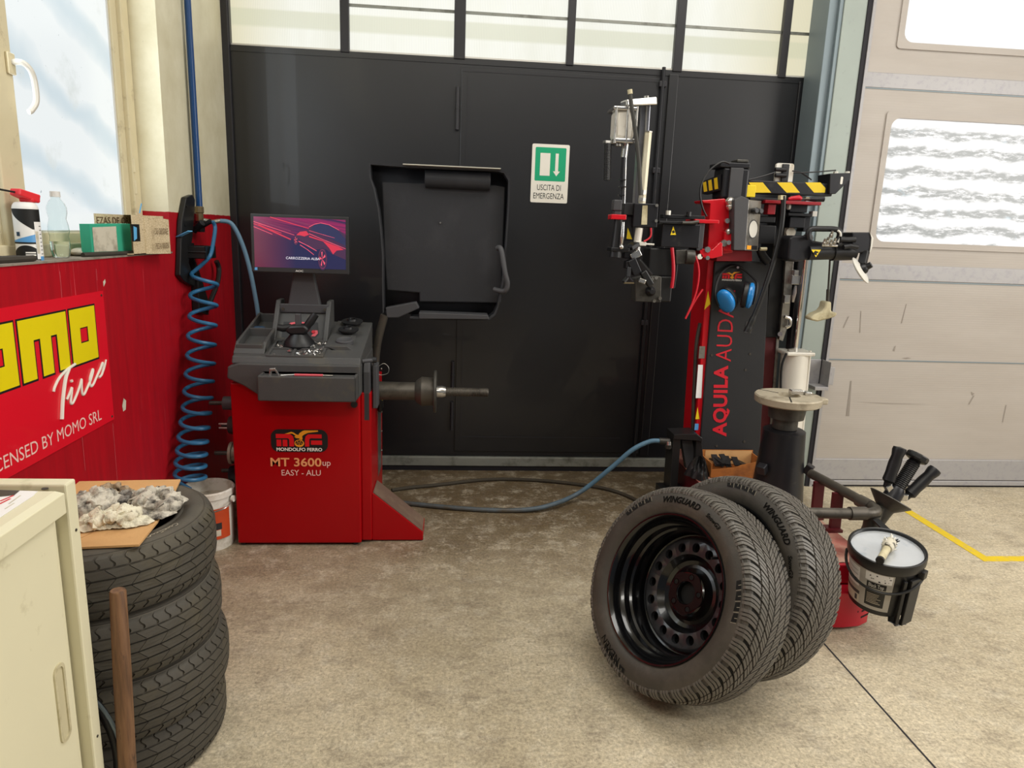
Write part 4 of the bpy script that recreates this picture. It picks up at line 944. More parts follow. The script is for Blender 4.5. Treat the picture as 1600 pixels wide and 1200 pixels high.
a, c = lp(255, 525), lp(1125, 462); lettering('MONDOLFO FERRO', (a[0], yb-.001, a[1]), (c[0]-a[0], 0, 0), (0, 0, c[1]-a[1]), 'white_ink', lg, bold=.03)
a, c = lp(130, 815), lp(1105, 650); lettering('MT 3600', (a[0], yb, a[1]), (c[0]-a[0], 0, 0), (0, 0, c[1]-a[1]), 'tan_ink', body, bold=.02)
a, c = lp(1125, 835), lp(1280, 722); lettering('up', (a[0], yb, a[1]), (c[0]-a[0], 0, 0), (0, 0, c[1]-a[1]), 'pink_ink', body)
a, c = lp(335, 985), lp(1085, 878); lettering('EASY - ALU', (a[0], yb, a[1]), (c[0]-a[0], 0, 0), (0, 0, c[1]-a[1]), 'pink_ink', body)

# left flank: pegs and the adaptors hung on them
for y, z, l in ((3.08, .62, .13), (3.10, .515, .09), (3.08, .39, .12), (3.10, .30, .1)): MB().cyl((-.928, y, z), (-.928-l, y, z), .009).build('peg', 'dark_steel', bal)
def adaptor(prof, x, y, z, label, m='dark_steel'):
    b = MB().lathe(prof, (x, y, z), (-1, 0, 0), 28); return b.top('adaptor', m, label, 'adaptor', (x, y, z), 'adaptors hung on the balancer')
adaptor([(0, .0095), (0, .030), (.065, .030), (.065, .0095), (0, .0095)], -.932, 3.08, .62, 'plain grey sleeve, topmost on the left side of the red balancer', 'grey_plastic')
cn = adaptor([(0, .0095), (0, .058), (.012, .058), (.03, .045), (.052, .038), (.052, .0095), (0, .0095)], -.932, 3.10, .515, 'dark stepped cone with two pins, below the grey sleeve')
for s_z in (-.006, .012): MB().cyl((-.984, 3.10-.03, .515+s_z), (-1.02, 3.10-.03, .515+s_z), .0045).build('pin', 'steel', cn)
adaptor([(0, .0095), (0, .054), (.016, .054), (.018, .04), (.034, .04), (.036, .050), (.048, .050), (.048, .0095), (0, .0095)], -.932, 3.08, .39, 'worn steel ring clamp with a waist, under the stepped cone', 'worn_steel')
adaptor([(0, .0095), (0, .062), (.02, .062), (.04, .040), (.06, .035), (.06, .0095), (0, .0095)], -.932, 3.10, .285, 'large dark cone, lowest on the left side of the red balancer', 'black_metal')

# things lying in the tray
qn = thing('locking_nut', 'black winged locking nut standing on a dome, by the balancer monitor neck', 'nut', (-.668, 3.115, .87))
cx, cy, cz = -.668, 3.10, .872
MB().lathe([(0, 0), (0, .062), (.012, .068), (.03, .062), (.05, .045), (.062, .036), (.062, 0)], (cx, cy, cz), (0, 0, 1), 32).build('dome', 'black_plastic', qn, ang=30)
MB().prism([(cx-.055, cz+.075), (cx-.03, cz+.058), (cx+.03, cz+.06), (cx+.05, cz+.085), (cx+.03, cz+.105), (cx-.035, cz+.10)], cy-.035, cy+.035, 'y').build('nut_body', 'black_plastic', qn, bev=.010)
MB().tube([(cx+.03, cy, cz+.09), (cx+.05, cy, cz+.115), (cx+.072, cy+.005, cz+.148)], [.016, .018, .016], 12).build('handle', 'black_plastic', qn)
MB().tube([(cx-.03, cy-.01, cz+.09), (cx-.065, cy-.015, cz+.085), (cx-.088, cy-.02, cz+.09)], [.016, .016, .014], 12).build('handle', 'black_plastic', qn)
MB().span((cx-.012, cy-.02, cz+.095), (cx+.012, cy+.005, cz+.15)).build('release_lever', 'grey_plastic', qn, bev=.003, smooth=False)
def cone(x, y, z, r, label, m='black_plastic'):
    MB().lathe([(-.012, 0), (-.012, r*.72), (0, r), (.005, r), (.008, r*.5), (.016, r*.42), (.016, r*.3), (.006, r*.26), (.006, 0)], (x, y, z), (0, -.17, 1), 32).top('centring_cone', m, label, 'cone', (x, y, z), 'cones in the tray', ang=30)
cone(-.475, 3.36, .957, .050, 'black flanged centring cone at the back of the right tray deck')
cone(-.475, 3.235, .936, .046, 'black flanged centring cone in front of the other cone on the tray')
rnd = random.Random(4)
wm = MB().box((0, 0, 0), (.016, .006, .004)); wm.span((-.004, -.005, 0), (.004, -.001, .007))
w0 = None
for k in range(72):
    q = k % 4; ax0, ax1 = ((-.76, -.685), (-.66, -.56), (-.76, -.685), (-.66, -.56))[q]; by0, by1 = ((3.055, 3.12), (3.055, 3.12), (2.98, 3.03), (2.975, 3.035))[q]
    x, y = rnd.uniform(ax0, ax1), rnd.uniform(by0, by1)
    if q == 2 and k > 8: continue
    z = .845+(y-2.965)*.218+.006+.012*rnd.random()
    if w0 is None: w0 = wm.top('wheel_weight', 'bright_steel', 'small bright clip-on wheel weight lying in the grey tray compartments', 'weight', (0, 0, 0), 'wheel weights in the tray', smooth=False); o = w0
    else: o = w0.copy(); C.objects.link(o)
    o.location = (x, y, z); o.rotation_euler = (rnd.uniform(-.5, .5), rnd.uniform(-.5, .5), rnd.uniform(0, 6.3)); o.scale = (1, 1, 1)
rp = thing('scraper', 'red and chrome rod lying in the front tray pocket', 'tool', (-.6, 2.89, .74))
z_ = .7935
MB().cyl((-.70, 2.885, z_-.004), (-.645, 2.885, z_), .0045).build('shank', 'bright_steel', rp); MB().cyl((-.645, 2.885, z_), (-.53, 2.885, z_), .0055).build('grip', 'pink_red', rp); MB().cyl((-.53, 2.885, z_), (-.49, 2.885, z_), .0035).build('tip', 'bright_steel', rp)
pc = MB(); pc.bar((-.755, 2.89, .742), (-.74, 2.892, .815), .008, .010); pc.bar((-.745, 2.89, .812), (-.72, 2.89, .815), .012, .012); pc.bar((-.722, 2.89, .812), (-.700, 2.89, .772), .008, .008); pc.bar((-.765, 2.89, .775), (-.715, 2.885, .765), .008, .010)
pc.top('weight_pliers', 'bright_steel', 'chrome weight pliers standing at the left of the front tray pocket', 'pliers', (-.74, 2.89, .742), smooth=False, bev=.002)
sd = thing('screwdriver', 'dark blue handled tool lying in the left rear bin', 'screwdriver', (-.87, 3.29, .91))
MB().tube([(-.905, 3.24, .925), (-.89, 3.245, .928), (-.86, 3.25, .928), (-.85, 3.252, .926)], [.010, .014, .014, .008], 10).build('handle', 'blue_handle', sd); MB().cyl((-.85, 3.252, .927), (-.815, 3.257, .927), .0035).build('shaft', 'bright_steel', sd)

# ---------------------------------------------------------------- signs
XS = -1.197
sg = MB().span((-1.2, 1.46, .698), (XS, 2.515, 1.154))
sign = sg.top('tyre_advert_sign', 'sign_red', 'red metal advertising sign with big yellow letters screwed under the window', 'sign', (-1.2, 2.0, .698), smooth=False)
def sgp(pts, m, k, name='sign_letter'): return MB().add([(XS+.0007*k, y, z) for y, z in pts], [tuple(range(len(pts)))]).build(name, m, sign, smooth=False)
ZB, ZT = .936, 1.112; Hh = ZT-ZB
def zq(f): return ZT-f*Hh
def letter_o(y0, y1, m, k, e=0.):
    o = [(y0-e, ZB-e*1.2), (y1+e, ZB-e*1.2), (y1+e, ZT+e), (y0-e, ZT+e)]; w = y1-y0
    i = [(y0+.36*w+e*0, zq(.64)+e*0), (y0+.66*w, zq(.64)), (y0+.66*w, zq(.36)), (y0+.36*w, zq(.36))]
    if e: i = [(a+(e*.6 if q in (0, 3) else -e*.6), b+(e*.6 if q < 2 else -e*.6)) for q, (a, b) in enumerate(i)]
    MB().add([(XS+.0007*k, y, z) for y, z in o+i], [(0, 1, 5, 4), (1, 2, 6, 5), (2, 3, 7, 6), (3, 0, 4, 7)]).build('sign_letter' if m == 'sign_yellow' else 'letter_outline', m, sign, smooth=False)
def letter_m(y0, y1, m, k, e=0.):
    w = y1-y0; q = lambda f: y0+f*w
    a, b, c, d = q(.27)+e, q(.40)-e, q(.63)+e, q(.76)-e
    pts = [(y0-e, ZT+e), (y0-e, ZB-e*1.2), (a, ZB-e*1.2), (a, zq(.36)-e), (b, zq(.36)-e), (b, ZB-e*1.2), (c, ZB-e*1.2), (c, zq(.36)-e), (d, zq(.36)-e), (d, ZB-e*1.2), (y1+e, ZB-e*1.2), (y1+e, ZT+e)]
    sgp(pts, m, k, 'sign_letter' if m == 'sign_yellow' else 'letter_outline')
for m_, k, e in (('ink_black', 1, .0055), ('sign_yellow', 2, 0.)):
    letter_m(1.555, 1.815, m_, k, e); letter_o(1.84, 2.000, m_, k, e); letter_m(2.020, 2.266, m_, k, e); letter_o(2.285, 2.443, m_, k, e)
def script(pts, r=.0052):
    P = [(-1.195,2.1035,1.9463)]*0
    MB().tube(pts, r, 8, sm=6).build('script_letter', 'sign_white', sign)
script([(-1.195,2.1569,0.8812), (-1.195,2.1643,0.8934), (-1.195,2.1929,0.915), (-1.195,2.2355,0.9305), (-1.195,2.2901,0.9404)], .0045)
script([(-1.195,2.2509,0.9336), (-1.195,2.228,0.9097), (-1.195,2.2103,0.8729), (-1.195,2.1962,0.8356), (-1.195,2.1837,0.7879)], .0068)
script([(-1.195,2.2226,0.8404), (-1.195,2.2446,0.8589), (-1.195,2.2581,0.8703), (-1.195,2.25,0.8472), (-1.195,2.2424,0.8262), (-1.195,2.2529,0.8215), (-1.195,2.275,0.8371), (-1.195,2.3034,0.8643), (-1.195,2.319,0.8842), (-1.195,2.3153,0.8638), (-1.195,2.3146,0.8384), (-1.195,2.3258,0.8336), (-1.195,2.3445,0.8465)], .0042)
script([(-1.195,2.3445,0.8465), (-1.195,2.3738,0.8704), (-1.195,2.3954,0.8964), (-1.195,2.392,0.9014), (-1.195,2.3705,0.8754), (-1.195,2.3703,0.8515), (-1.195,2.3873,0.8522), (-1.195,2.4122,0.871), (-1.195,2.4425,0.8936), (-1.195,2.4637,0.9119), (-1.195,2.4649,0.8937), (-1.195,2.4476,0.8725), (-1.195,2.429,0.8675)], .0042)
script([(-1.195,2.4519,0.8717), (-1.195,2.474,0.8942), (-1.195,2.4897,0.9183)], .003)
script([(-1.195,2.2588,0.895), (-1.195,2.2601,0.8895)], .0055)
p0 = Vector((-1.195,1.8778,0.7278)); p1 = Vector((-1.195,2.427,0.7216)); wv = p1-p0; hgt = .038
lettering('LICENSED BY MOMO SRL', (XS, p0.y-wv.y*2.05/18., p0.z), (0, wv.y*20.05/18., wv.z*1.1), (0, 0, hgt), 'pink_ink', sign, th=.0008)
for y, z in ((2.50, 1.14), (2.50, .712)): MB().cyl((XS, y, z), (XS+.002, y, z), .004).build('screw', 'iron', sign)

ex = thing('exit_sign', 'white and green emergency exit sign with door and arrow on the black gate', 'sign', (.521, YB, 1.568))
YE = YB-.0128
MB().prism(rrect(.418, 1.568, .624, 1.878, .008), YE, YB-.009, 'y').build('plate', 'sign_white', ex, smooth=False)
MB().prism(rrect(.4365, 1.684, .6065, 1.861, .006), YE-.0006, YE, 'y').build('green_field', 'sign_green', ex, smooth=False)
MB().prism([(.464, 1.712), (.519, 1.712), (.519, 1.831), (.464, 1.831)], YE-.0012, YE-.0006, 'y').build('door_symbol', 'sign_white', ex, smooth=False)
MB().prism([(.548, 1.831), (.548, 1.737), (.537, 1.737), (.556, 1.711), (.576, 1.737), (.565, 1.737), (.565, 1.831)], YE-.0012, YE-.0006, 'y').build('arrow', 'sign_white', ex, smooth=False)
lettering('USCITA DI', (.453, YE, 1.634), (.132, 0, 0), (0, 0, .031), 'ink_black', ex); lettering('EMERGENZA', (.434, YE, 1.589), (.170, 0, 0), (0, 0, .031), 'ink_black', ex)

# ---------------------------------------------------------------- compressed-air line in the left corner
pipe = thing('air_pipe', 'dark blue compressed-air pipe running down the cream wall', 'pipe', (-1.175, 3.42, 1.44))
MB().cyl((-1.172, 3.425, 1.45), (-1.172, 3.425, 3.2), .0145, n=18).build('pipe', 'pipe_blue', pipe)
MB().lathe([(0, 0), (0, .0165), (.035, .0165), (.038, .020), (.062, .020), (.066, .016), (.066, 0)], (-1.172, 3.425, 1.40), (0, 0, 1), 8).build('coupling', 'brass', pipe)
MB().lathe([(0, 0), (0, .018), (.05, .022), (.05, 0)], (-1.172, 3.425, 1.35), (0, 0, 1), 16).build('tee', 'black_metal', pipe)
MB().cyl((-1.20, 3.425, 1.365), (-1.172, 3.425, 1.365), .012).build('wall_plug', 'black_metal', pipe)
MB().tube([(-1.1842,3.4,1.3655), (-1.1424,3.38,1.3813), (-1.1072,3.38,1.4026)], .011, 10).build('outlet', 'black_metal', pipe); MB().cyl((-1.1862,3.38,1.3568), (-1.1406,3.36,1.3926), .015).build('valve_body', 'black_metal', pipe)
cn_ = [(-1.1144,3.385,1.4052), (-1.0539,3.39,1.3961)]
MB().tube([(-1.1512,3.41,1.4042), (-1.1149,3.42,1.397), (-1.0832,3.43,1.4041)], .010, 10).build('branch', 'steel', pipe)
MB().tube([(-1.0832,3.43,1.4041), (-1.0349,3.44,1.3915), (-0.9952,3.45,1.3047), (-0.965,3.45,1.1863), (-0.9389,3.44,1.0361), (-0.9277,3.43,0.9515)], .0105, 10, sm=8).top('air_hose', 'hose_greyblue', 'straight grey-blue air hose running from the corner valve to the balancer', 'hose', (-0.9277,3.43,0.9515))
# spiral hose
co = MB(); ys_ = [427, 460, 492, 523, 553, 582, 609, 634, 657, 680, 701, 720, 738, 755]; axl = [320, 318, 317, 315, 314, 312, 310, 308, 305, 302, 300, 298, 297, 297]
zsn = [(-1.112,3.2718,1.1712)[2], (-1.112,3.2401,1.0795)[2], (-1.112,3.2172,0.9903)[2], (-1.112,3.1868,0.9053)[2], (-1.112,3.1649,0.8223)[2], (-1.112,3.1358,0.7439)[2], (-1.112,3.1079,0.6717)[2], (-1.112,3.0811,0.6056)[2], (-1.112,3.048,0.5476)[2], (-1.112,3.0153,0.4904)[2], (-1.112,2.9911,0.4371)[2], (-1.112,2.9681,0.3897)[2], (-1.112,2.9527,0.3429)[2], (-1.112,2.9449,0.2964)[2]]
ysn = [(-1.112,3.2718,1.1712)[1], (-1.112,3.2401,1.0795)[1], (-1.112,3.2172,0.9903)[1], (-1.112,3.1868,0.9053)[1], (-1.112,3.1649,0.8223)[1], (-1.112,3.1358,0.7439)[1], (-1.112,3.1079,0.6717)[1], (-1.112,3.0811,0.6056)[1], (-1.112,3.048,0.5476)[1], (-1.112,3.0153,0.4904)[1], (-1.112,2.9911,0.4371)[1], (-1.112,2.9681,0.3897)[1], (-1.112,2.9527,0.3429)[1], (-1.112,2.9449,0.2964)[1]]
pts = [(-1.1017,3.38,1.3999), (-1.0951,3.39,1.3716), (-1.09,3.337,1.3034), (-1.09,3.2852,1.2479), (-1.13,3.2811,1.2043)]
pts = spline([Vector(p) for p in pts], 6)
K = 26
for i in range(13):
    for k in range(K):
        t = i+k/K; f = k/K; x = -1.112; yy = ysn[i]*(1-f)+ysn[i+1]*f; z = zsn[i]*(1-f)+zsn[i+1]*f; a = PI+2*PI*f; r = .055+.006*t/13
        pts.append(Vector((x+r*math.cos(a), yy+r*math.sin(a), z)))
pts += [Vector((-1.13, ysn[-1]+.04, zsn[-1]-.04)), Vector((-1.12, ysn[-1]+.06, .12)), Vector((-1.12, ysn[-1]+.08, .03)), Vector((-1.10, ysn[-1]+.16, .012))]
co.tube(pts, .0088, 9); co.top('spiral_air_hose', 'hose_blue', 'blue spiral air hose hanging in loops before the red wall', 'hose', (-1.112, ysn[-1], .01))
# black rubber levers hung on the wall under the valve
ho = thing('wall_holder', 'black slotted bracket on the wall behind the blue spiral hose', 'bracket', (-1.19, 3.35, .98))
MB().prism([(3.2827,1.4998),(3.3615,1.5145),(3.3895,1.4933),(3.3302,1.3284),(3.2651,1.2172),(3.3291,1.1335),(3.3164,1.1054),(3.2062,1.1364),(3.1533,1.1676),(3.1719,1.235),(3.214,1.3974)], -1.198, -1.175, 'x').build('slotted_bar', 'bucket_black', ho, bev=.004, smooth=False)
MB().prism([(3.3072,1.2381),(3.3538,1.1843),(3.4624,1.0269),(3.4514,0.9605),(3.3288,0.9869),(3.3361,1.1272)], -1.198, -1.165, 'x').build('holster', 'bucket_black', ho, bev=.004, smooth=False)
MB().tube([(-1.17,3.6148,1.2087), (-1.165,3.6315,1.1703), (-1.16,3.5867,1.1103), (-1.16,3.5015,1.0487), (-1.165,3.416,0.9836)], .012, 8, sm=5).build('hook', 'bucket_black', ho)
for px_ in ((-1.174,3.2696,1.4617), (-1.174,3.2406,1.3792)): MB().cyl(px_, (px_[0]+.004, px_[1], px_[2]), .005).build('slot', 'void', ho)

# ---------------------------------------------------------------- hoses lying on the floor
m, N, L, b = nodes('hose_floor', .55); tc = N.new('ShaderNodeTexCoord').outputs['Object']; sp = N.new('ShaderNodeSeparateXYZ'); L.new(tc, sp.inputs[0])
dz = mathn(N, L, 'ADD', sp.outputs['Z'], mathn(N, L, 'MULTIPLY', noise(N, L, tc, 14, 5), .10))     # floor dirt caked on the lying part
L.new(mixc(N, L, rng(N, L, dz, .05, .16), lin('453d31'), lin('54778f')), b.inputs['Base Color']); M['hose_floor'] = m
MB().tube([(-0.2973,3.4475,0.012), (-0.1702,3.4137,0.012), (-0.0054,3.372,0.012), (0.19,3.3395,0.012), (0.37,3.3356,0.014), (0.5142,3.3572,0.03), (0.6898,3.47,0.0571), (0.8414,3.42,0.2156), (0.9357,3.38,0.3273), (1.02,3.37,0.3761), (1.0736,3.36,0.3832)], .0125, 10, sm=8).top('air_supply_hose', 'hose_floor', 'grey-blue air hose rising from the floor to the black post of the tyre changer', 'hose', (0.3737,3.3693,0.0))
MB().tube([(-0.3119,3.6176,0.01), (-0.2179,3.6576,0.01), (-0.0438,3.7098,0.01), (0.2104,3.7913,0.01), (0.4689,3.7903,0.01), (0.7369,3.7215,0.01), (0.9027,3.6329,0.01), (1.0153,3.4635,0.01), (1.0722,3.1618,0.01)], .010, 10, sm=8).top('floor_cable', 'hose_dusty', 'dusty dark cable lying in a bow along the floor before the black gate', 'cable', (0.2122,3.8239,0.0))

# ---------------------------------------------------------------- white tub behind the tyre stack
pb = thing('plastic_tub', 'small white tub with an orange label behind the tyre stack', 'tub', (-1.055, 2.985, 0))
tub = MB().lathe([(0, 0), (0, .096), (.015, .1), (.235, .104), (.238, .111), (.262, .112), (.268, .106), (.262, .100), (.236, .098), (.21, .096), (.21, 0)], (-1.055, 2.985, 0), (0, 0, 1), 40).build('tub', 'white_plastic', pb, ang=30)
MB().lathe([(.212, .096), (.213, 0)], (-1.055, 2.985, 0), (0, 0, 1), 40).build('residue', 'label_grey', pb)
lb_ = MB()
def arcp(r, a0, a1, z0, z1, n=12):
    b = MB()
    for i in range(n+1):
        a = a0+(a1-a0)*i/n; b.v += [Vector((-1.055+r*math.cos(a), 2.985+r*math.sin(a), z0)), Vector((-1.055+r*math.cos(a), 2.985+r*math.sin(a), z1))]
    b.f = [(2*i, 2*i+1, 2*i+3, 2*i+2) for i in range(n)]; return b
arcp(.1045, -1.15, -.35, .055, .195).build('orange_label', 'orange_label', pb); arcp(.1047, -1.6, -1.15, .05, .10).build('grey_label', 'label_grey', pb); arcp(.1049, -1.55, -.75, .10, .13).build('printed_band', 'bezel', pb); arcp(.1047, -1.3, -.8, .07, .098).build('grey_print', 'label_grey', pb)
MB().cyl((-.945, 2.96, .222), (-.935, 2.957, .222), .014).build('handle_lug', 'white_plastic', pb); MB().tube([(-.94, 2.955, .22), (-.955, 2.89, .205), (-1.03, 2.865, .19), (-1.12, 2.88, .20), (-1.165, 2.975, .225)], .003, 6, sm=5).build('bail', 'steel', pb)

# ---------------------------------------------------------------- things on the window sill
ZS = 1.268
def lathe_top(name, m, prof, c, label, cat, n=32): return MB().lathe(prof, c, (0, 0, 1), n).top(name, m, label, cat, c)
cc_ = Vector((-1.258, 2.225, ZS))
can = thing('spray_can', 'spray can with a red trigger cap at the left end of the sill', 'spray can', cc_)
rc = .0335; k = .84
MB().lathe([(0, 0), (0, .031), (.004, rc), (.150, rc), (.158, .0315), (.166, .026), (.168, .02), (.168, 0)], cc_, (0, 0, 1), 40).build('body', 'can_white', can, ang=30)
def wrap(c, r, a0, a1, lo, hi, m, nm, n=24):
    b = MB()
    for i in range(n+1):
        t = i/n; a = a0+(a1-a0)*t; z0 = lo(t) if callable(lo) else lo; z1 = hi(t) if callable(hi) else hi
        b.v += [Vector((c.x+r*math.cos(a), c.y+r*math.sin(a), c.z+z0)), Vector((c.x+r*math.cos(a), c.y+r*math.sin(a), c.z+z1))]
    b.f = [(2*i, 2*i+1, 2*i+3, 2*i+2) for i in range(n)]; return b.build(nm, m, can)
fa = math.atan2(-cc_.y, -cc_.x)      # towards the room's middle
a0, a1 = fa-1.45, fa+1.5
wrap(cc_, rc+.0004, a0, a1, lambda t: .148-.058*min(1, t*1.6)**.7 if t < .7 else .090, .148, 'ink_black', 'black_panel')
wrap(cc_, rc+.0005, a0, a1, .052, lambda t: .058+.028*max(0, t-.1)/.9, 'can_blue', 'blue_band'); wrap(cc_, rc+.0006, a0, a1, .048, .053, 'ink_black', 'stripe'); wrap(cc_, rc+.0005, a0, a1, .002, lambda t: .020+.024*math.sin(PI*min(1, t*1.1+.05)), 'ink_black', 'lower_panel')
wrap(cc_, rc+.0008, fa+.55, fa+1.5, .004, .112, 'paper', 'side_label'); wrap(cc_, rc+.0010, fa+.58, fa+.85, .02, .085, 'label_grey', 'barcode_panel'); wrap(cc_, rc+.0010, fa+.85, fa+1.4, .0, .012, 'can_blue', 'label_foot')
for i in range(8): wrap(cc_, rc+.0012, fa+.98, fa+1.25, .018+i*.0115, .020+i*.0115, 'ink_black', 'print_line', 4)
wrap(cc_, rc+.0012, fa-.9, fa-.6, .070, .082, 'blue_handle', 'logo_letters', 4)
for z_ in (.014, .021): wrap(cc_, rc+.0012, fa-.3, fa+.45, z_, z_+.004, 'white_ink', 'small_print', 8)
hb_ = MB(); d_ = Vector((-.25, -1, 0)).normalized(); q_ = Vector((1, -.25, 0)).normalized()
hb_.bar(cc_-d_*.036+Vector((0, 0, .178)), cc_+d_*.030+Vector((0, 0, .196)), .045, .026, w2=.034, h2=.020); hb_.bar(cc_-d_*.02+Vector((0, 0, .168)), cc_-d_*.02+Vector((0, 0, .18)), .04, .04)
cp = hb_.build('trigger_cap', 'can_red', can, bev=.004, smooth=False)
MB().tube([cc_+d_*.028+Vector((0, 0, .194)), cc_+d_*.09+Vector((0, 0, .200))], .003, 6).build('straw', 'ink_black', cp)
bo = Vector((-1.262, 2.40, ZS))
bot = thing('water_bottle', 'clear plastic water bottle a third full beside the spray can', 'bottle', bo)
MB().lathe([(.002, 0), (0, .016), (.003, .024), (.02, .0275), (.05, .029), (.068, .027), (.085, .0305), (.105, .0285), (.122, .0245), (.142, .0285), (.158, .0285), (.172, .023), (.184, .0135), (.198, .0125), (.198, .0115), (.184, .0122), (.172, .0215), (.158, .0272), (.142, .0272), (.122, .0232), (.105, .0272), (.085, .0292), (.068, .0258), (.05, .0278), (.02, .0262), (.004, .0225), (.003, 0)], bo, (0, 0, 1), 36).build('shell', 'pet', bot, ang=60)
MB().lathe([(.0045, 0), (.0045, .022), (.02, .0258), (.045, .0272), (.052, .0272), (.052, 0)], bo, (0, 0, 1), 36).build('water', 'water', bot, ang=60)
MB().lathe([(.190, 0), (.190, .0148), (.207, .0142), (.208, 0)], bo, (0, 0, 1), 24).build('cap', 'cap_white', bot)
for i in range(8):
    pass
# green box
gb = thing('green_carton', 'flat green carton with a grey label leaning on the sill', 'box', (-1.24, 2.62, ZS))
gx = -1.222
gq = [(gx, 2.515, ZS+.006), (gx+.012, 2.79, ZS-.001+.012), (gx+.012, 2.79, ZS+.112), (gx, 2.515, ZS+.108)]
g_ = MB(); g_.add(gq+[(x-.035, y+.006, z) for x, y, z in gq], [(0, 1, 2, 3), (7, 6, 5, 4), (0, 4, 5, 1), (2, 6, 7, 3), (3, 7, 4, 0)]); g_.build('carton', 'green_card', gb, smooth=False, solid=.001)
def gp(u, v, k=.0012): a = Vector(gq[0]).lerp(Vector(gq[1]), u); b = Vector(gq[3]).lerp(Vector(gq[2]), u); return a.lerp(b, v)+Vector((k, 0, 0))
MB().add([gp(.05, .1), gp(.62, .06), gp(.62, .92), (gp(.05, .90))], [(0, 1, 2, 3)]).build('label', 'label_grey', gb, smooth=False)
MB().span((gx-.032, 2.786, ZS+.012), (gx+.006, 2.789, ZS+.055)).build('inner_flap', 'dark_cloth', gb, smooth=False)
# printed kraft box
m, N, L, b = nodes('printed_kraft', .8); tc = N.new('ShaderNodeTexCoord').outputs['Object']
kc = mixc(N, L, rng(N, L, noise(N, L, tc, 20, 4), .3, .7), lin('dccbaa'), lin('cfbc98'))
vor = N.new('ShaderNodeTexVoronoi'); vor.feature = 'DISTANCE_TO_EDGE'; vor.inputs['Scale'].default_value = 70; L.new(mapping(N, L, tc, (1, .8, 1.8)), vor.inputs['Vector'])
L.new(mixc(N, L, rng(N, L, vor.outputs['Distance'], .06, .02), kc, lin('ae9a78')), b.inputs['Base Color']); M['kraft'] = m
kb = thing('printed_box', 'open kraft box printed all over with small lettering, at the right end of the sill', 'box', (-1.2, 3.0, ZS))
k0, kz0, kz1 = (-1.285,2.6811,1.4137)[1], ZS+.002, ZS+.145
k1 = (-1.168,2.997,1.3067)[1]; km = (-1.168,2.7126,1.3117)[1]; kf = (-1.168,2.8103,1.31)[1]
q = MB(); xk0, xk1 = -1.285, -1.168
q.span((xk0, k0+.0, kz0), (xk0+.003, k1, kz1)); q.span((xk1-.003, km, kz0), (xk1, k1, kz1)); q.span((xk0, k1-.003, kz0), (xk1, k1, kz1)); q.span((xk0, km, kz0), (xk1, k1, kz0+.003)); q.add([(xk0, km+.2, kz1), (xk1, km+.05, kz1), (xk1, k1, kz1), (xk0, k1, kz1)], [(0, 1, 2, 3)])
kq = q.build('box', 'kraft', kb, smooth=False)
q = MB().add([(xk1, kf, kz0), (xk1+.02, k1-.005, kz0-.004), (xk1+.02, k1-.005, kz1-.012), (xk1, kf, kz1)], [(0, 1, 2, 3)]); q.build('end_flap', 'kraft', kb, smooth=False, solid=.003)
MB().span((xk1-.004, km-.002, ZS+.05), (xk1+.001, km+.055, ZS+.112)).build('open_mouth', 'void', kb, smooth=False)
MB().add([(xk1+.0015, km, ZS+.052), (xk1+.002, km+.025, ZS+.06), (xk1+.002, km+.03, ZS+.10), (xk1+.0015, km+.004, ZS+.105)], [(0, 1, 2, 3)]).build('blue_content', 'tag_blue', kb, smooth=False)
lettering('EZAS DE ORIGEN', (xk0+.0035, k0+.01, ZS+.108), (0, .36, .002), (0, 0, .026), 'ink_brown', kb, bold=.01)
lettering('LORIGINE', (xk0+.0035, k0+.01, ZS+.090), (0, .16, 0), (0, 0, .014), 'ink_brown', kb)
lettering('PIEZAS ORIGEN', (xk1+.0215, kf+.04, ZS+.02), (0, k1-kf-.06, 0), (0, 0, .022), 'ink_brown', kb); lettering('DE ORIGINE', (xk1+.0215, kf+.04, ZS+.075), (0, k1-kf-.06, 0), (0, 0, .024), 'ink_brown', kb)
# tags, flat bars, black tray
tg = MB(); a = Vector((-1.2395,2.95,1.4217)); bq = Vector((-1.2295,2.95,1.4589)); tg.bar(a, bq, .016, .003, (1, .3, 0)); tg.top('blue_strip', 'tag_blue', 'upright blue paper strip sticking up behind the printed box', 'strip', a, smooth=False)
t2 = thing('paper_strip', 'blue-ended paper strip jutting out to the right of the printed box', 'strip', (-1.255,3.25,1.3103))
MB().bar((-1.262,3.24,1.3102), (-1.1862,3.2,1.3324), .012, .003).build('strip', 'label_grey', t2, smooth=False); MB().bar((-1.1918,3.2,1.3295), (-1.1215,3.15,1.3565), .022, .003).build('blue_end', 'tag_blue', t2, smooth=False)
bt_ = MB(); c0 = (-1.2876,3.3,1.2747); bt_.span((-1.20, 3.26, 1.235), (-1.10, 3.40, 1.24)); bt_.span((-1.20, 3.26, 1.235), (-1.195, 3.40, 1.30)); bt_.span((-1.105, 3.26, 1.235), (-1.10, 3.40, 1.29)); bt_.span((-1.20, 3.26, 1.235), (-1.10, 3.265, 1.29)); bt_.span((-1.20, 3.395, 1.235), (-1.10, 3.40, 1.29)); bt_.span((-1.20, 3.255, 1.262), (-1.095, 3.26, 1.268))
bt_.top('wall_bin', 'bucket_black', 'small black open bin fixed to the wall right of the printed box', 'bin', (-1.15, 3.33, 1.235), smooth=False, bev=.002)
fb_ = MB().tube([(-1.232, 2.475, ZS+.007), (-1.215, 2.56, ZS+.007), (-1.2, 2.75, ZS+.006), (-1.205, 2.84, ZS+.006)], .0085, 8, sm=4); fb_.top('flat_bar', 'iron', 'dark rounded iron bar on the sill under the green carton', 'bar', (-1.23, 2.6, ZS))
wr = thing('old_pincers', 'dark rusty pincers lying on the sill before the spray can', 'tool', (-1.235, 2.12, ZS))
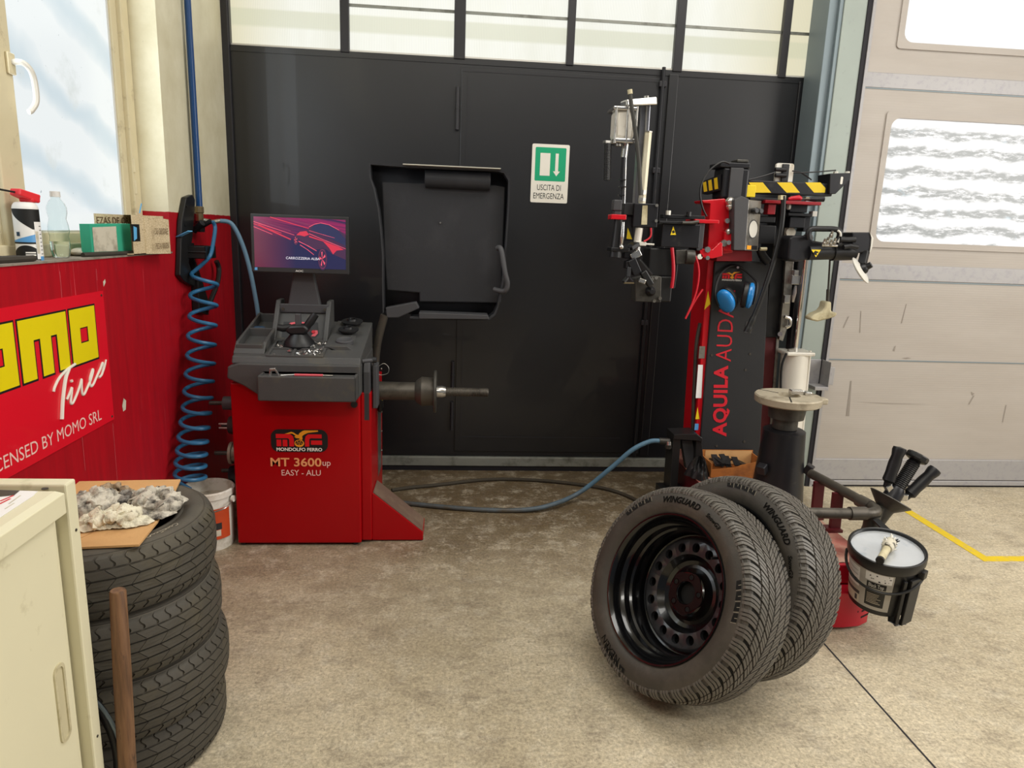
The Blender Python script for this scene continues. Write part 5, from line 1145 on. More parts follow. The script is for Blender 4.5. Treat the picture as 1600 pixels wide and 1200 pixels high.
MB().tube([(-1.24, 1.9, ZS+.009), (-1.222, 2.05, ZS+.009), (-1.215, 2.165, ZS+.009)], [.008, .011, .009], 8, sm=4).build('handle', 'iron', wr); MB().tube([(-1.27, 1.92, ZS+.009), (-1.262, 2.05, ZS+.009), (-1.252, 2.14, ZS+.009)], [.007, .009, .007], 8, sm=4).build('handle', 'iron', wr)
rk = MB().ball((-1.275, 2.545, ZS+.014), (.026, .04, .014)); rk.top('grey_lump', 'label_grey', 'grey cloth lump on the sill between the bottle and the green carton', 'lump', (-1.275, 2.545, ZS))
M_ = None

# ---------------------------------------------------------------- tyre changer
tc_ = thing('tyre_changer', 'red and black tyre changer with two tool arms, a turntable and lettering on its column', 'machine', (1.45, 3.0, 0))
def part(b, name, m, parent=None, **k): return b.build(name, m, parent or tc_, **k)
# base
b = MB(); b.span((1.22, 2.30, .02), (1.60, 3.70, .232)); base = part(b, 'base', 'dark_red', bev=.008, smooth=False)
b = MB(); b.span((1.22, 2.30, .2325), (1.60, 3.70, .236)); part(b, 'base_top', 'pale_red', base, smooth=False)  # top sheet in a paler, mottled red than the base
cv = MB(); prof = []
P0 = [(1.24, 2.30), (1.24, 2.235), (1.46, 2.225), (1.53, 2.235), (1.575, 2.26), (1.60, 2.30)]
cv.prism(P0, .012, .155, 'z'); cv.prism([(1.24, 2.31), (1.24, 2.288), (1.50, 2.284), (1.56, 2.292), (1.595, 2.31)], .16, .236, 'z')
cv = part(cv, 'front_cover', 'red_plastic', base, bev=.004, ang=30)
for i, z in enumerate((.045, .07, .095)):
    MB().prism([(1.51+.004*i, 2.2325), (1.535, 2.2365), (1.575, 2.259), (1.605, 2.294), (1.60, 2.30), (1.54, 2.26)], z, z+.007, 'z').build('vent_slot', 'void', cv, smooth=False)
for x, y in ((1.27, 2.4), (1.55, 2.4), (1.27, 3.6), (1.55, 3.6)): part(MB().cyl((x, y, 0), (x, y, .022), .03), 'foot', 'black_plastic', base)
# turntable on its pedestal
px_, py_ = 1.525, 2.97
b = MB().lathe([(0, 0), (0, .125), (.30, .098), (.40, .093), (.405, .085), (.41, 0)], (px_, py_, .16), (0, 0, 1), 36); ped = part(b, 'pedestal', 'black_metal', ang=30)
b = MB().lathe([(0, 0), (0, .055), (.045, .055), (.05, .078), (.12, .086), (.128, .10), (.13, 0)], (px_, py_, .57), (0, 0, 1), 36); part(b, 'spindle_neck', 'dark_steel', ped, ang=30)
tt = MB().lathe([(-.05, .055), (-.048, .095), (-.040, .134), (-.034, .144), (-.006, .147), (0, .142), (0, .052), (-.018, .046), (-.018, 0)], (px_, py_, .725), (.0, .0, 1), 56); tt = part(tt, 'turntable', 'turn_top', ang=30)
sl = MB(); 
for a in (.15, .15+2*PI/3, .15+4*PI/3): sl.bar((px_+.05*math.cos(a), py_+.05*math.sin(a), .7252), (px_+.146*math.cos(a), py_+.146*math.sin(a), .7252), .006, .0012)
sl.build('slot', 'void', tt, smooth=False)
b = MB(); b.box((px_+.045, py_+.02, .735), (.06, .034, .022)); b.box((px_+.09, py_+.01, .733), (.03, .04, .016)); part(b, 'clamp_jaw', 'bright_steel', tt, bev=.004, smooth=False)
b = MB(); b.box((px_+.145, py_-.02, .705), (.05, .045, .028)); part(b, 'table_jaw', 'turn_top', tt, bev=.006, smooth=False)
for dx in (-.10, .095): part(MB().bar((px_+dx, py_-.05, .40), (px_+dx*1.25, py_-.07, .385), .04, .045), 'side_lug', 'black_metal', ped, bev=.004, smooth=False)
# column with its black cover
b = MB(); b.prism([(1.2469,1.3206),(1.2924,1.3221),(1.3316,0.3115),(1.2728,0.3109)], 3.40, 3.60, 'y'); col = part(b, 'column', 'red_carriage', bev=.004, smooth=False)
YC = 3.385
b = MB(); b.prism([(1.2784,1.2982),(1.5583,1.301),(1.621,0.301),(1.5184,0.286),(1.2943,0.3189)], YC, 3.60, 'y'); cover = part(b, 'column_cover', 'dark_plastic', bev=.004, smooth=False)
p0, p1 = Vector((1.4432,3.384,0.4042)), Vector((1.4138,3.384,0.7797)); u0 = Vector((1.3542,3.384,0.4032))
lettering('AQUILA', p0, p1-p0, u0-p0, 'red_ink', cover, bold=.035, space=1.05, th=.001)
p0, p1 = Vector((1.4117,3.384,0.7995)), Vector((1.3965,3.384,1.161)); u0 = Vector((1.3313,3.384,0.8011))
lettering('AUDAX', p0, p1-p0, u0-p0, 'red_ink', cover, bold=-.006, space=1.05, th=.001)
def small_badge(c, w, parent, Y):
    # the maker's mark again, small
    k = w/1080
    def q(x, y): return (c[0]+(x-690)*k, Y, c[2]-(y-340)*k)
    for P_ in ([(250,210),(520,210),(575,250),(590,310),(590,440),(500,440),(500,290),(250,290)], [(260,315),(350,315),(350,440),(260,440)], [(375,315),(465,315),(465,440),(375,440)], [(800,440),(800,310),(860,212),(1120,212),(1120,285),(910,285),(880,440)], [(912,325),(1125,325),(1125,405),(912,405)]):
        MB().add([q(*p) for p in P_], [tuple(range(len(P_)))]).build('badge_letter', 'logo_red', parent, smooth=False)
    MB().add([q(*p) for p in [(420,205),(545,168),(640,215),(680,225),(760,150),(1050,138),(860,185),(750,245),(735,330),(640,285),(600,262)]], [tuple(range(11))]).build('badge_bird', 'orange', parent, smooth=False)
    MB().add([q(692+80*math.cos(t*PI/8), 380+60*math.sin(t*PI/8)) for t in range(16)], [tuple(range(16))]).build('badge_wheel', 'orange', parent, smooth=False)
    a = q(255, 530); lettering('MONDOLFO FERRO', (a[0], Y, a[2]), (870*k, 0, 0), (0, 0, 70*k), 'white_ink', parent, bold=.02)
small_badge((1.3728,3.383,1.2265), .125, cover, YC-.0015)
for px in ((1.3084,3.384,0.8302), (1.5079,3.384,0.8412), (1.4936,3.384,0.7581), (1.3834,3.384,0.3515), (1.5287,3.384,0.3774)): part(MB().cyl((px[0], YC, px[2]), (px[0], YC-.003, px[2]), .006), 'screw', 'iron', cover)
MB().poly([(1.469,3.383,1.0067),(1.5025,3.383,1.0043),(1.5024,3.383,0.946),(1.4655,3.383,0.9483)]).build('cut_out', 'dark_grey', cover, smooth=False)
YR = 3.3985
for (pts, m, nm) in (([(1.2533,3.3985,1.057),(1.2636,3.3985,1.1528),(1.2817,3.3985,1.0865)], 'yellow_sticker', 'warning_sticker'), ([(1.2463,3.3985,0.8723),(1.2761,3.3985,0.873),(1.2789,3.3985,0.8105),(1.2472,3.3985,0.8099)], 'steel', 'data_plate'),
                     ([(1.2487,3.3985,0.7769),(1.2737,3.3985,0.7774),(1.2821,3.3985,0.6034),(1.2517,3.3985,0.6029)], 'paper', 'instruction_label'), ([(1.2606,3.3985,0.4908),(1.2663,3.3985,0.5557),(1.2826,3.3985,0.4911)], 'yellow_sticker', 'warning_sticker'), ([(1.2611,3.3985,0.4667),(1.2815,3.3985,0.467),(1.2814,3.3985,0.4326),(1.2609,3.3985,0.4323)], 'can_blue', 'blue_sticker')):
    MB().poly(pts).build(nm, m, col, smooth=False)
MB().tube([(1.2499,3.43,0.9853),(1.2408,3.43,0.8703),(1.2495,3.43,0.67),(1.2586,3.43,0.4994),(1.2749,3.43,0.3253)], .010, 8, sm=6).build('conduit', 'dark_steel', col)
# dark rear column, silver rail and the lifting cylinder of the helper arm
b = MB(); b.prism([(1.6066,1.3938),(1.6773,1.3962),(1.6947,0.9168),(1.6185,0.9149)], 3.48, 3.62, 'y'); part(b, 'rear_column', 'black_plastic', bev=.004, smooth=False)
b = MB(); b.prism([(1.6219,0.915),(1.6877,0.9166),(1.7264,0.0799),(1.6718,0.0796)], 3.49, 3.60, 'y'); part(b, 'rear_post', 'dark_red', bev=.004, smooth=False)
b = MB(); b.prism([(1.6847,0.9131),(1.6985,0.9135),(1.7337,0.08),(1.7191,0.0799)], 3.48, 3.50, 'y'); part(b, 'edge_rail', 'steel', smooth=False)
b = MB(); b.prism([(1.6513,1.5059),(1.6778,1.5068),(1.695,1.4228),(1.7135,1.3028),(1.7209,1.1088),(1.725,0.9935),(1.7056,0.8995),(1.6838,0.9091),(1.6801,1.1076),(1.6699,1.3013)], 3.45, 3.47, 'y'); rail = part(b, 'slotted_plate', 'steel', bev=.002, smooth=False)
b = MB(); b.box(*((1.6932,3.44,1.119),(0.0303,0.02,0.042))); part(b, 'plate_clip', 'bright_steel', rail, bev=.003, smooth=False)
b = MB().tube([(1.689,3.43,1.0293),(1.7174,3.43,1.0202),(1.7215,3.43,0.9874),(1.7027,3.43,0.9737)], .009, 8, sm=4); part(b, 'plate_hook', 'bright_steel', rail)
part(MB().cyl((1.6811,3.44,0.9387), (1.6713,3.42,0.9414), .012), 'plate_bolt', 'bright_steel', rail)
b = MB().bar((1.7535,3.47,1.3197), (1.7686,3.47,0.8216), .045, .05, (0, 1, 0)); part(b, 'lift_guide', 'black_metal', bev=.004, smooth=False)
b = MB(); b.box(*((1.7214,3.445,1.2173),(0.0468,0.05,0.0478))); b.box(*((1.7203,3.435,1.2524),(0.0267,0.03,0.0285))); part(b, 'guide_head', 'bright_steel', bev=.004, smooth=False)
part(MB().tube([(1.7265,3.43,1.1895),(1.7247,3.43,1.1507),(1.7236,3.43,1.1053)], [.008, .012, .006], 8), 'guide_pin', 'bright_steel')
c0, c1 = Vector((1.7723,3.44,0.8405)), Vector((1.7902,3.44,0.3631))
b = MB().cyl(c1, c0, .068, n=32); cy = part(b, 'lift_cylinder', 'cylinder_silver', ang=30)
b = MB().bar(c0+Vector((0, 0, -.004)), c0+Vector((0, 0, .016)), .15, .14, (0, 1, 0)); part(b, 'cylinder_cap', 'cylinder_silver', cy, bev=.006, smooth=False)
for dx in (.066,): 
    for dy in (-.03,): part(MB().cyl(c0+Vector((dx, dy, .02)), c1+Vector((dx*.98, dy, 0)), .006), 'tie_rod', 'cylinder_silver', cy)
part(MB().cyl((1.7164,3.4,0.8562), (1.7462,3.4,0.8635), .013), 'air_fitting', 'steel', cy)
b = MB().cyl((1.7485,3.4,1.4191), c0, .012, n=16); part(b, 'piston_rod', 'chrome')
rr = Vector((1.7367,3.385,1.4251)); b = MB().lathe([(-.014, .013), (-.014, .021), (.014, .021), (.014, .013), (-.014, .013)], rr, (0, 1, 0), 24); part(b, 'rod_eye', 'bright_steel')
MB().tube([(1.6874,3.36,0.8526),(1.6712,3.36,0.7929),(1.6766,3.36,0.6932),(1.6957,3.36,0.5924)], .006, 8, sm=5).build('cylinder_hose', 'black_plastic', cy)

# carriage, control box and top cylinder
YK = 3.30
b = MB(); b.prism([(1.1565,1.5791),(1.2666,1.5921),(1.3025,1.5468),(1.299,1.4907),(1.3224,1.4768),(1.3304,1.3427),(1.2464,1.3309),(1.2073,1.3446),(1.201,1.4724),(1.198,1.5661),(1.1638,1.5677)], 3.30, 3.42, 'y'); car_ = part(b, 'carriage', 'red_carriage', bev=.004, smooth=False)
b = MB(); b.box(*((1.1689,3.31,1.4822),(0.1156,0.14,0.0173))); part(b, 'carriage_shelf', 'red_carriage', car_, bev=.003, smooth=False)
b = MB(); b.prism([(1.148,1.3586),(1.2104,1.3548),(1.2439,1.3914),(1.2569,1.3859),(1.2629,1.3268),(1.2145,1.3133),(1.1582,1.3174)], 3.25, 3.34, 'y'); part(b, 'carriage_lug', 'red_carriage', car_, bev=.003, smooth=False)
b = MB(); b.prism([(1.2616,1.3546),(1.4338,1.3544),(1.4393,1.3057),(1.2608,1.2999)], 3.32, 3.42, 'y'); part(b, 'carriage_foot', 'dark_carriage', car_, bev=.003, smooth=False)
b = MB(); b.box(*((1.2924,3.295,1.3959),(0.0466,0.05,0.0886))); part(b, 'carriage_block', 'red_carriage', car_, bev=.004, smooth=False)
for px, r, m in (((1.2693,3.26,1.3864), .016, 'steel'), ((1.2867,3.25,1.3901), .011, 'bright_steel'), ((1.1845,3.24,1.3544), .014, 'bright_steel'), ((1.1543,3.25,1.3206), .013, 'white_plastic'), ((1.1883,3.24,1.3162), .010, 'bright_steel'), ((1.2779,3.27,1.4896), .012, 'bright_steel')):
    part(MB().lathe([(0, 0), (0, r), (.016, r), (.016, r*.6), (.03, r*.6), (.03, 0)], px, (0, 1, 0), 8), 'bolt', m, car_, ang=30)
b = MB()
for (x, y, r) in ((1141, 315, 7), (1142, 322, 6), (1143, 358, 5)): b.ball(((1.2814,3.27,1.5741)[0]+(x-1141)*.0032, 3.275, (1.2814,3.27,1.5741)[2]-(y-316)*.0032), r*.0032, 8, 6)
each(b, 'grease', 'bright_steel', car_)
b = MB(); b.prism([(1.2867,1.5846),(1.3183,1.603),(1.3564,1.5902),(1.3637,1.3575),(1.308,1.3556)], 3.235, 3.38, 'y'); cb_ = part(b, 'control_box', 'grey_plastic', bev=.003, smooth=False)
fpa = [Vector(p) for p in [(1.3547,3.235,1.5871),(1.4404,3.29,1.5869),(1.4481,3.29,1.356),(1.3616,3.235,1.3576)]]
b = MB(); b.add(fpa+[p+Vector((0, .10, 0)) for p in fpa], [(0, 1, 2, 3), (7, 6, 5, 4), (0, 4, 5, 1), (1, 5, 6, 2), (2, 6, 7, 3), (3, 7, 4, 0)]); fp_ = part(b, 'control_panel', 'steel', cb_, bev=.002, smooth=False)
def fpp(u, v, k=.002): return fpa[0].lerp(fpa[1], u).lerp(fpa[3].lerp(fpa[2], u), v)+Vector((.3, -.95, 0))*k
for u in (.32, .68): part(MB().lathe([(0, 0), (0, .011), (.012, .013), (.03, .015), (.034, .010), (.034, 0)], fpp(u, .21, 0), (.3, -.95, 0), 16), 'push_button', 'black_plastic', fp_)
MB().add([fpp(.5+.36*math.cos(t*PI/14), .57+.19*math.sin(t*PI/14), .0015) for t in range(28)], [tuple(range(28))]).build('emblem_rim', 'dark_grey', fp_, smooth=False)
MB().add([fpp(.5+.32*math.cos(t*PI/14), .57+.17*math.sin(t*PI/14), .0022) for t in range(28)], [tuple(range(28))]).build('emblem', 'white_metal', fp_, smooth=False)
MB().add([fpp(.12, .9), fpp(.45, .9), fpp(.45, .98), fpp(.12, .98)], [(0, 1, 2, 3)]).build('label', 'orange', fp_, smooth=False); MB().add([fpp(.45, .9), fpp(.92, .9), fpp(.92, .98), fpp(.45, .98)], [(0, 1, 2, 3)]).build('label', 'black_plastic', fp_, smooth=False)
YT = 3.33
b = MB(); b.box(*((1.3223,3.395,1.6644),(0.1275,0.13,0.1422))); tcyl = part(b, 'top_cylinder', 'black_metal', bev=.01, smooth=False)
b = MB(); b.box(*((1.3191,3.325,1.6636),(0.062,0.014,0.1417))); part(b, 'cylinder_face', 'dark_grey', tcyl, bev=.002, smooth=False)
b = MB(); b.box(*((1.3115,3.4,1.7462),(0.1451,0.15,0.0229))); part(b, 'top_cap', 'black_metal', tcyl, bev=.004, smooth=False)
b = MB(); b.box(*((1.3511,3.38,1.768),(0.0559,0.08,0.0144))); part(b, 'cap_fitting', 'dark_steel', tcyl, bev=.004, smooth=False)
part(MB().tube([(1.2642,3.28,1.7459),(1.2269,3.28,1.7528),(1.1757,3.28,1.7166),(1.1418,3.28,1.6582),(1.1381,3.28,1.6006),(1.1559,3.28,1.5435),(1.178,3.28,1.5065)], .0045, 8, sm=6), 'air_tube', 'black_plastic')
# striped rail across the back
b = MB(); b.box(*((1.6404,3.48,1.6617),(0.4464,0.08,0.0605))); bm_ = part(b, 'cross_rail', 'black_metal', bev=.004, smooth=False)
for q in ([(1.4308,3.4385,1.6803),(1.5018,3.4385,1.6832),(1.5496,3.4385,1.6367),(1.4685,3.4385,1.6334)], [(1.573,3.4385,1.6861),(1.6477,3.4385,1.6892),(1.6962,3.4385,1.6426),(1.6276,3.4385,1.6398)], [(1.7161,3.4385,1.692),(1.7945,3.4385,1.6953),(1.8245,3.4385,1.6691),(1.8241,3.4385,1.6477),(1.7682,3.4385,1.6455)]): MB().poly(q).build('warning_stripe', 'yellow', bm_, smooth=False)
b = MB(); lb3 = [(1.194,3.44,1.6736),(1.2488,3.34,1.7043),(1.2562,3.34,1.6316),(1.2027,3.44,1.6168)]; b.add([Vector(p) for p in lb3]+[Vector(p)+Vector((.05, .06, 0)) for p in lb3], [(0, 1, 2, 3), (7, 6, 5, 4), (0, 4, 5, 1), (1, 5, 6, 2), (2, 6, 7, 3), (3, 7, 4, 0)]); lr = part(b, 'short_rail', 'black_metal', smooth=False)
def lq(u, v): return Vector(lb3[0]).lerp(Vector(lb3[1]), u).lerp(Vector(lb3[3]).lerp(Vector(lb3[2]), u), v)+Vector((-.001, -.0015, 0))
for u in (.08, .36, .66): MB().add([lq(u, .12), lq(u+.17, .12), lq(u+.22, .88), lq(u+.03, .88)], [(0, 1, 2, 3)]).build('warning_stripe', 'yellow', lr, smooth=False)
b = MB(); b.box(*((1.4304,3.4175,1.6374),(0.0479,0.035,0.0567))); part(b, 'yellow_stop', 'yellow_sticker', bev=.003, smooth=False)
b = MB(); b.prism([(1.8279,1.7377),(1.9352,1.7452),(1.9363,1.7151),(1.8708,1.6425),(1.838,1.6412)], 3.42, 3.54, 'y'); eb = part(b, 'rail_end', 'black_metal', bev=.003, smooth=False)
for px in ((1.8723,3.45,1.751), (1.9315,3.45,1.7535)): part(MB().cyl(px, (px[0], px[1], px[2]-.02), .012, n=8), 'bolt', 'white_metal', eb)
MB().prism(rrect((1.8907,3.419,1.7071)[0]-.006, (1.8907,3.419,1.7071)[2]-.018, (1.8907,3.419,1.7071)[0]+.006, (1.8907,3.419,1.7071)[2]+.018, .005), 3.418, 3.4195, 'y').build('slot', 'white_metal', eb, smooth=False)
b = MB(); b.prism([((1.6164,3.46,1.7349)[0]+a, (1.6164,3.46,1.7349)[2]+c) for a, c in rrect(-.045, -.05, .045, .045, .012)], 3.46, 3.475, 'y'); vp = part(b, 'valve_plate', 'white_plastic', smooth=False)
b = MB(); b.box(*((1.6166,3.46,1.7341),(0.0357,0.02,0.0841))); part(b, 'valve_body', 'dark_plastic', vp, bev=.003, smooth=False)
for y_ in (((1.5826,3.44,1.7469)), ((1.5859,3.44,1.72))): part(MB().cyl((y_[0]-.025, y_[1], y_[2]), (y_[0]+.03, y_[1], y_[2]), .010), 'valve_port', 'black_plastic', vp)
for pts in ([(1.4301,3.44,1.6924),(1.4928,3.44,1.7101),(1.5614,3.44,1.734)], [(1.6448,3.44,1.7435),(1.6914,3.44,1.7365),(1.7479,3.44,1.7056)], [(1.6524,3.44,1.7348),(1.7496,3.44,1.742),(1.866,3.44,1.756)]): part(MB().tube(pts, .0035, 6, sm=5), 'air_tube', 'black_plastic')
# tool tray and the dark mechanism under it
b = MB(); b.box(*((1.4547,3.37,1.5966),(0.1341,0.14,0.0117))); part(b, 'tool_shelf', 'black_plastic', bev=.002, smooth=False)
b = MB(); b.box(*((1.5925,3.34,1.5852),(0.2749,0.12,0.0146))); ts = part(b, 'tool_shelf', 'dark_carriage', bev=.002, smooth=False)
b = MB(); b.box(*((1.4993,3.325,1.5514),(0.0376,0.05,0.0469))); part(b, 'shelf_bracket', 'dark_carriage', ts, bev=.002, smooth=False)
b = MB(); b.box(*((1.5083,3.4,1.5053),(0.0863,0.08,0.03))); b.box(*((1.5092,3.4,1.4342),(0.0831,0.12,0.0874))); b.box(*((1.6121,3.45,1.4837),(0.0781,0.1,0.2047))); part(b, 'arm_mount', 'black_plastic', bev=.004, smooth=False)
b = MB(); b.box(*((1.6507,3.38,1.5613),(0.0894,0.08,0.0357))); b.box(*((1.654,3.37,1.5326),(0.1208,0.1,0.0149))); b.box(*((1.6525,3.38,1.4968),(0.0769,0.08,0.051))); b.box(*((1.7118,3.395,1.4916),(0.0323,0.07,0.0726))); mech = part(b, 'arm_slide', 'black_metal', bev=.003, smooth=False)
b = MB(); b.box(*((1.7303,3.35,1.5401),(0.0224,0.04,0.0239))); part(b, 'slide_end', 'white_metal', mech, smooth=False)
b = MB(); b.box(*((1.6302,3.395,1.4705),(0.0195,0.03,0.0974))); b.lathe([(0, 0), (0, .024), (.02, .024), (.02, 0)], (1.641,3.37,1.4494), (0, 1, 0), 20); part(b, 'white_guide', 'white_plastic', mech)
part(MB().cyl((1.5859,3.32,1.5671), (1.5954,3.32,1.5675), .014), 'slide_bolt', 'white_metal', mech); part(MB().tube([(1.4686,3.31,1.3652),(1.5004,3.31,1.3663)], .008, 8), 'pin', 'bone')
part(MB().tube([(1.4872,3.36,1.3676),(1.5076,3.36,1.3314),(1.5371,3.36,1.3015)], .02, 10, sm=4), 'bent_tube', 'black_plastic')
part(MB().tube([(1.5201,3.24,1.6111),(1.525,3.24,1.5709),(1.5277,3.24,1.4984),(1.5229,3.24,1.4102),(1.5072,3.24,1.3058),(1.4806,3.24,1.1845),(1.4518,3.24,1.0769),(1.428,3.24,1.0053),(1.4159,3.24,0.9708)], [.0115, .0115, .0115, .0115, .0115, .012, .012, .015, .017], 12, sm=6), 'tool_hose', 'bucket_black')
b = MB(); b.box(*((1.5163,3.245,1.6033),(0.0245,0.03,0.02))); part(b, 'hose_clip', 'bone', smooth=False)

# right helper arm
b = MB(); b.prism([(1.5461,1.4203),(1.56,1.4325),(1.6402,1.4353),(1.6619,1.4127),(1.7633,1.4016),(1.7711,1.3458),(1.6727,1.3307),(1.5875,1.3131),(1.5488,1.3237)], 3.18, 3.30, 'y'); arm = part(b, 'helper_arm', 'black_metal', bev=.008, smooth=False)
b = MB().cyl((1.6454,3.19,1.3567), (1.7724,3.19,1.3639), .034, n=20); b.cyl((1.7631,3.19,1.3636), (1.8689,3.19,1.3701), .040, n=20); part(b, 'arm_tube', 'black_plastic', arm)
b = MB(); b.prism([(1.8266,1.4567),(1.9128,1.4598),(1.9322,1.4344),(1.9313,1.3996),(1.9202,1.37),(1.8653,1.3623),(1.8309,1.3845)], 3.15, 3.24, 'y'); hd_ = part(b, 'arm_head', 'black_metal', arm, bev=.006, smooth=False)
b = MB(); b.prism([(1.9102,1.4568),(1.9291,1.4344),(1.9291,1.3938),(1.9211,1.3644),(1.922,1.3994),(1.9199,1.4341)], 3.145, 3.24, 'y'); part(b, 'head_edge', 'white_metal', hd_, smooth=False)
part(MB().tube([(1.6281,3.16,1.4179),(1.6213,3.16,1.4464),(1.6343,3.16,1.4641),(1.686,3.16,1.4674),(1.7412,3.16,1.468),(1.767,3.16,1.4603),(1.7729,3.16,1.4403),(1.7665,3.16,1.4198),(1.7593,3.16,1.4051)], .013, 12, sm=5), 'pull_handle', 'black_plastic', arm)
part(MB().tube([(1.7521,3.145,1.4626),(1.7659,3.145,1.4517),(1.7692,3.145,1.4288),(1.7598,3.145,1.4082)], .005, 8, sm=5), 'handle_edge', 'white_metal', arm)
b = MB().tube([(1.7641,3.14,1.4229),(1.8044,3.14,1.4214),(1.8377,3.14,1.4255)], .014, 10); b.tube([(1.7817,3.13,1.3891),(1.8115,3.13,1.3959),(1.8492,3.13,1.3914)], .011, 10); part(b, 'valve_block', 'black_plastic', arm)
for i, px in enumerate(((1.6913,3.14,1.3944), (1.7058,3.14,1.4007), (1.7223,3.14,1.3926), (1.7398,3.14,1.399), (1.7256,3.15,1.4301))): part(MB().lathe([(0, 0), (0, .009), (.014, .009), (.016, .006), (.03, .006), (.03, 0)], px, (0, -.3, 1), 8), 'air_fitting', 'steel', arm)
part(MB().cyl((1.6821,3.14,1.3941), (1.7559,3.14,1.3938), .006), 'fitting_rail', 'bright_steel', arm)
MB().poly([(1.6417,3.151,1.3722),(1.6877,3.151,1.3738),(1.6678,3.151,1.3383)]).build('warning_sticker', 'yellow_sticker', arm, smooth=False)
MB().poly([(1.6523,3.15,1.3581),(1.6602,3.15,1.3685),(1.6795,3.15,1.3619),(1.668,3.15,1.3558),(1.6723,3.15,1.3472),(1.6596,3.15,1.3497)]).build('warning_symbol', 'ink_black', arm, smooth=False)
b = MB().bar((1.9068,3.16,1.3751), (1.8944,3.15,1.3135), .035, .03); part(b, 'disc_bracket', 'black_plastic', hd_, bev=.004, smooth=False)
dc = Vector((1.8861,3.14,1.2873)); dn = Vector((.62, -.55, .56))
b = MB().lathe([(-.010, 0), (-.010, .05), (-.004, .068), (0, .069), (.004, .060), (.010, .03), (.012, 0)], dc, dn, 32); ds = part(b, 'bead_press_disc', 'white_metal', hd_, ang=30)
b = MB().lathe([(0.008, 0), (.008, .026), (.02, .024), (.03, .015), (.05, .014), (.05, 0)], dc, dn, 20); part(b, 'disc_hub', 'black_plastic', ds)

# left tool arm with the mounting head
YH = 3.20
b = MB(); b.box(*((1.0438,3.29,1.4126),(0.1812,0.14,0.1066))); ta = part(b, 'tool_arm', 'black_metal', bev=.004, smooth=False)
b = MB(); b.box(*((1.1487,3.31,1.4117),(0.0306,0.12,0.1283))); part(b, 'arm_hinge', 'dark_grey', ta, bev=.004, smooth=False)
b = MB(); b.box(*((1.0644,3.285,1.4989),(0.2007,0.05,0.0173))); b.box(*((1.0202,3.215,1.4706),(0.1792,0.03,0.0114))); part(b, 'arm_link', 'black_plastic', ta, bev=.002, smooth=False)
for px, m in (((0.9847,3.25,1.5044), 'white_metal'), ((1.0821,3.25,1.5023), 'black_plastic')): part(MB().cyl(px, (px[0], px[1], px[2]+.02), .012, n=8), 'bolt', m, ta)
part(MB().tube([(1.0349,3.19,1.471),(1.0766,3.19,1.4725),(1.112,3.19,1.4795)], .007, 8), 'link_rod', 'dark_steel', ta)
MB().poly([(0.9932,3.2185,1.4151),(1.0034,3.2185,1.4544),(1.0203,3.2185,1.4161)]).build('warning_sticker', 'yellow_sticker', ta, smooth=False); MB().poly([(0.9991,3.218,1.4326),(1.0078,3.218,1.4373),(1.0147,3.218,1.4274),(1.0031,3.218,1.4213)]).build('warning_symbol', 'ink_black', ta, smooth=False)
b = MB(); b.box(*((0.9755,3.3,1.2885),(0.1343,0.12,0.1295))); b.box(*((0.9952,3.27,1.1658),(0.0551,0.1,0.119))); part(b, 'head_carrier', 'bucket_black', ta, bev=.006, smooth=False)
b = MB(); b.prism([(0.8321,1.2118),(0.8907,1.2281),(0.9538,1.2272),(0.9608,1.107),(0.8398,1.1096)], 3.17, 3.26, 'y'); lk = part(b, 'lock_box', 'dark_steel', ta, bev=.004, smooth=False)
part(MB().lathe([(0, 0), (0, .024), (.02, .020), (.03, .010), (.03, 0)], (0.9052,3.17,1.1585), (0, -1, 0), 16), 'lock_knob', 'black_plastic', lk)
for px in ((0.9092,3.168,1.2143), (0.9267,3.168,1.2206), (0.9524,3.168,1.1277), (0.9262,3.168,1.1151)): part(MB().cyl(px, (px[0], px[1]-.006, px[2]), .008, n=8), 'bolt', 'steel', lk)
b = MB().bar((1.0498,3.24,1.3498), (1.0556,3.24,1.2852), .055, .06, (0, 1, 0)); b.cyl((1.0705,3.22,1.3189), (1.1134,3.22,1.3174), .033, n=20); part(b, 'lock_cylinder', 'dark_steel', ta, bev=.003)
part(MB().tube([(1.0,3.2,1.3579),(1.0118,3.2,1.2915),(1.0169,3.2,1.2331),(1.0144,3.2,1.174)], .0085, 8, sm=5), 'red_tube', 'red_plastic', ta)
part(MB().tube([(1.0364,3.22,1.2914),(1.0354,3.22,1.2324),(1.0314,3.22,1.1729)], .005, 8, sm=4), 'black_tube', 'black_plastic', ta)
part(MB().tube([(1.1184,3.22,1.3293),(1.1384,3.22,1.28),(1.1462,3.22,1.2299),(1.1407,3.22,1.1581),(1.1222,3.22,1.0914),(1.0998,3.22,1.0301)], .0045, 8, sm=6), 'red_tube', 'red_ink', ta)
part(MB().tube([(1.1741,3.23,1.1703),(1.142,3.23,1.1151),(1.1032,3.23,1.029)], .0045, 8, sm=4), 'red_tube', 'red_ink', ta)
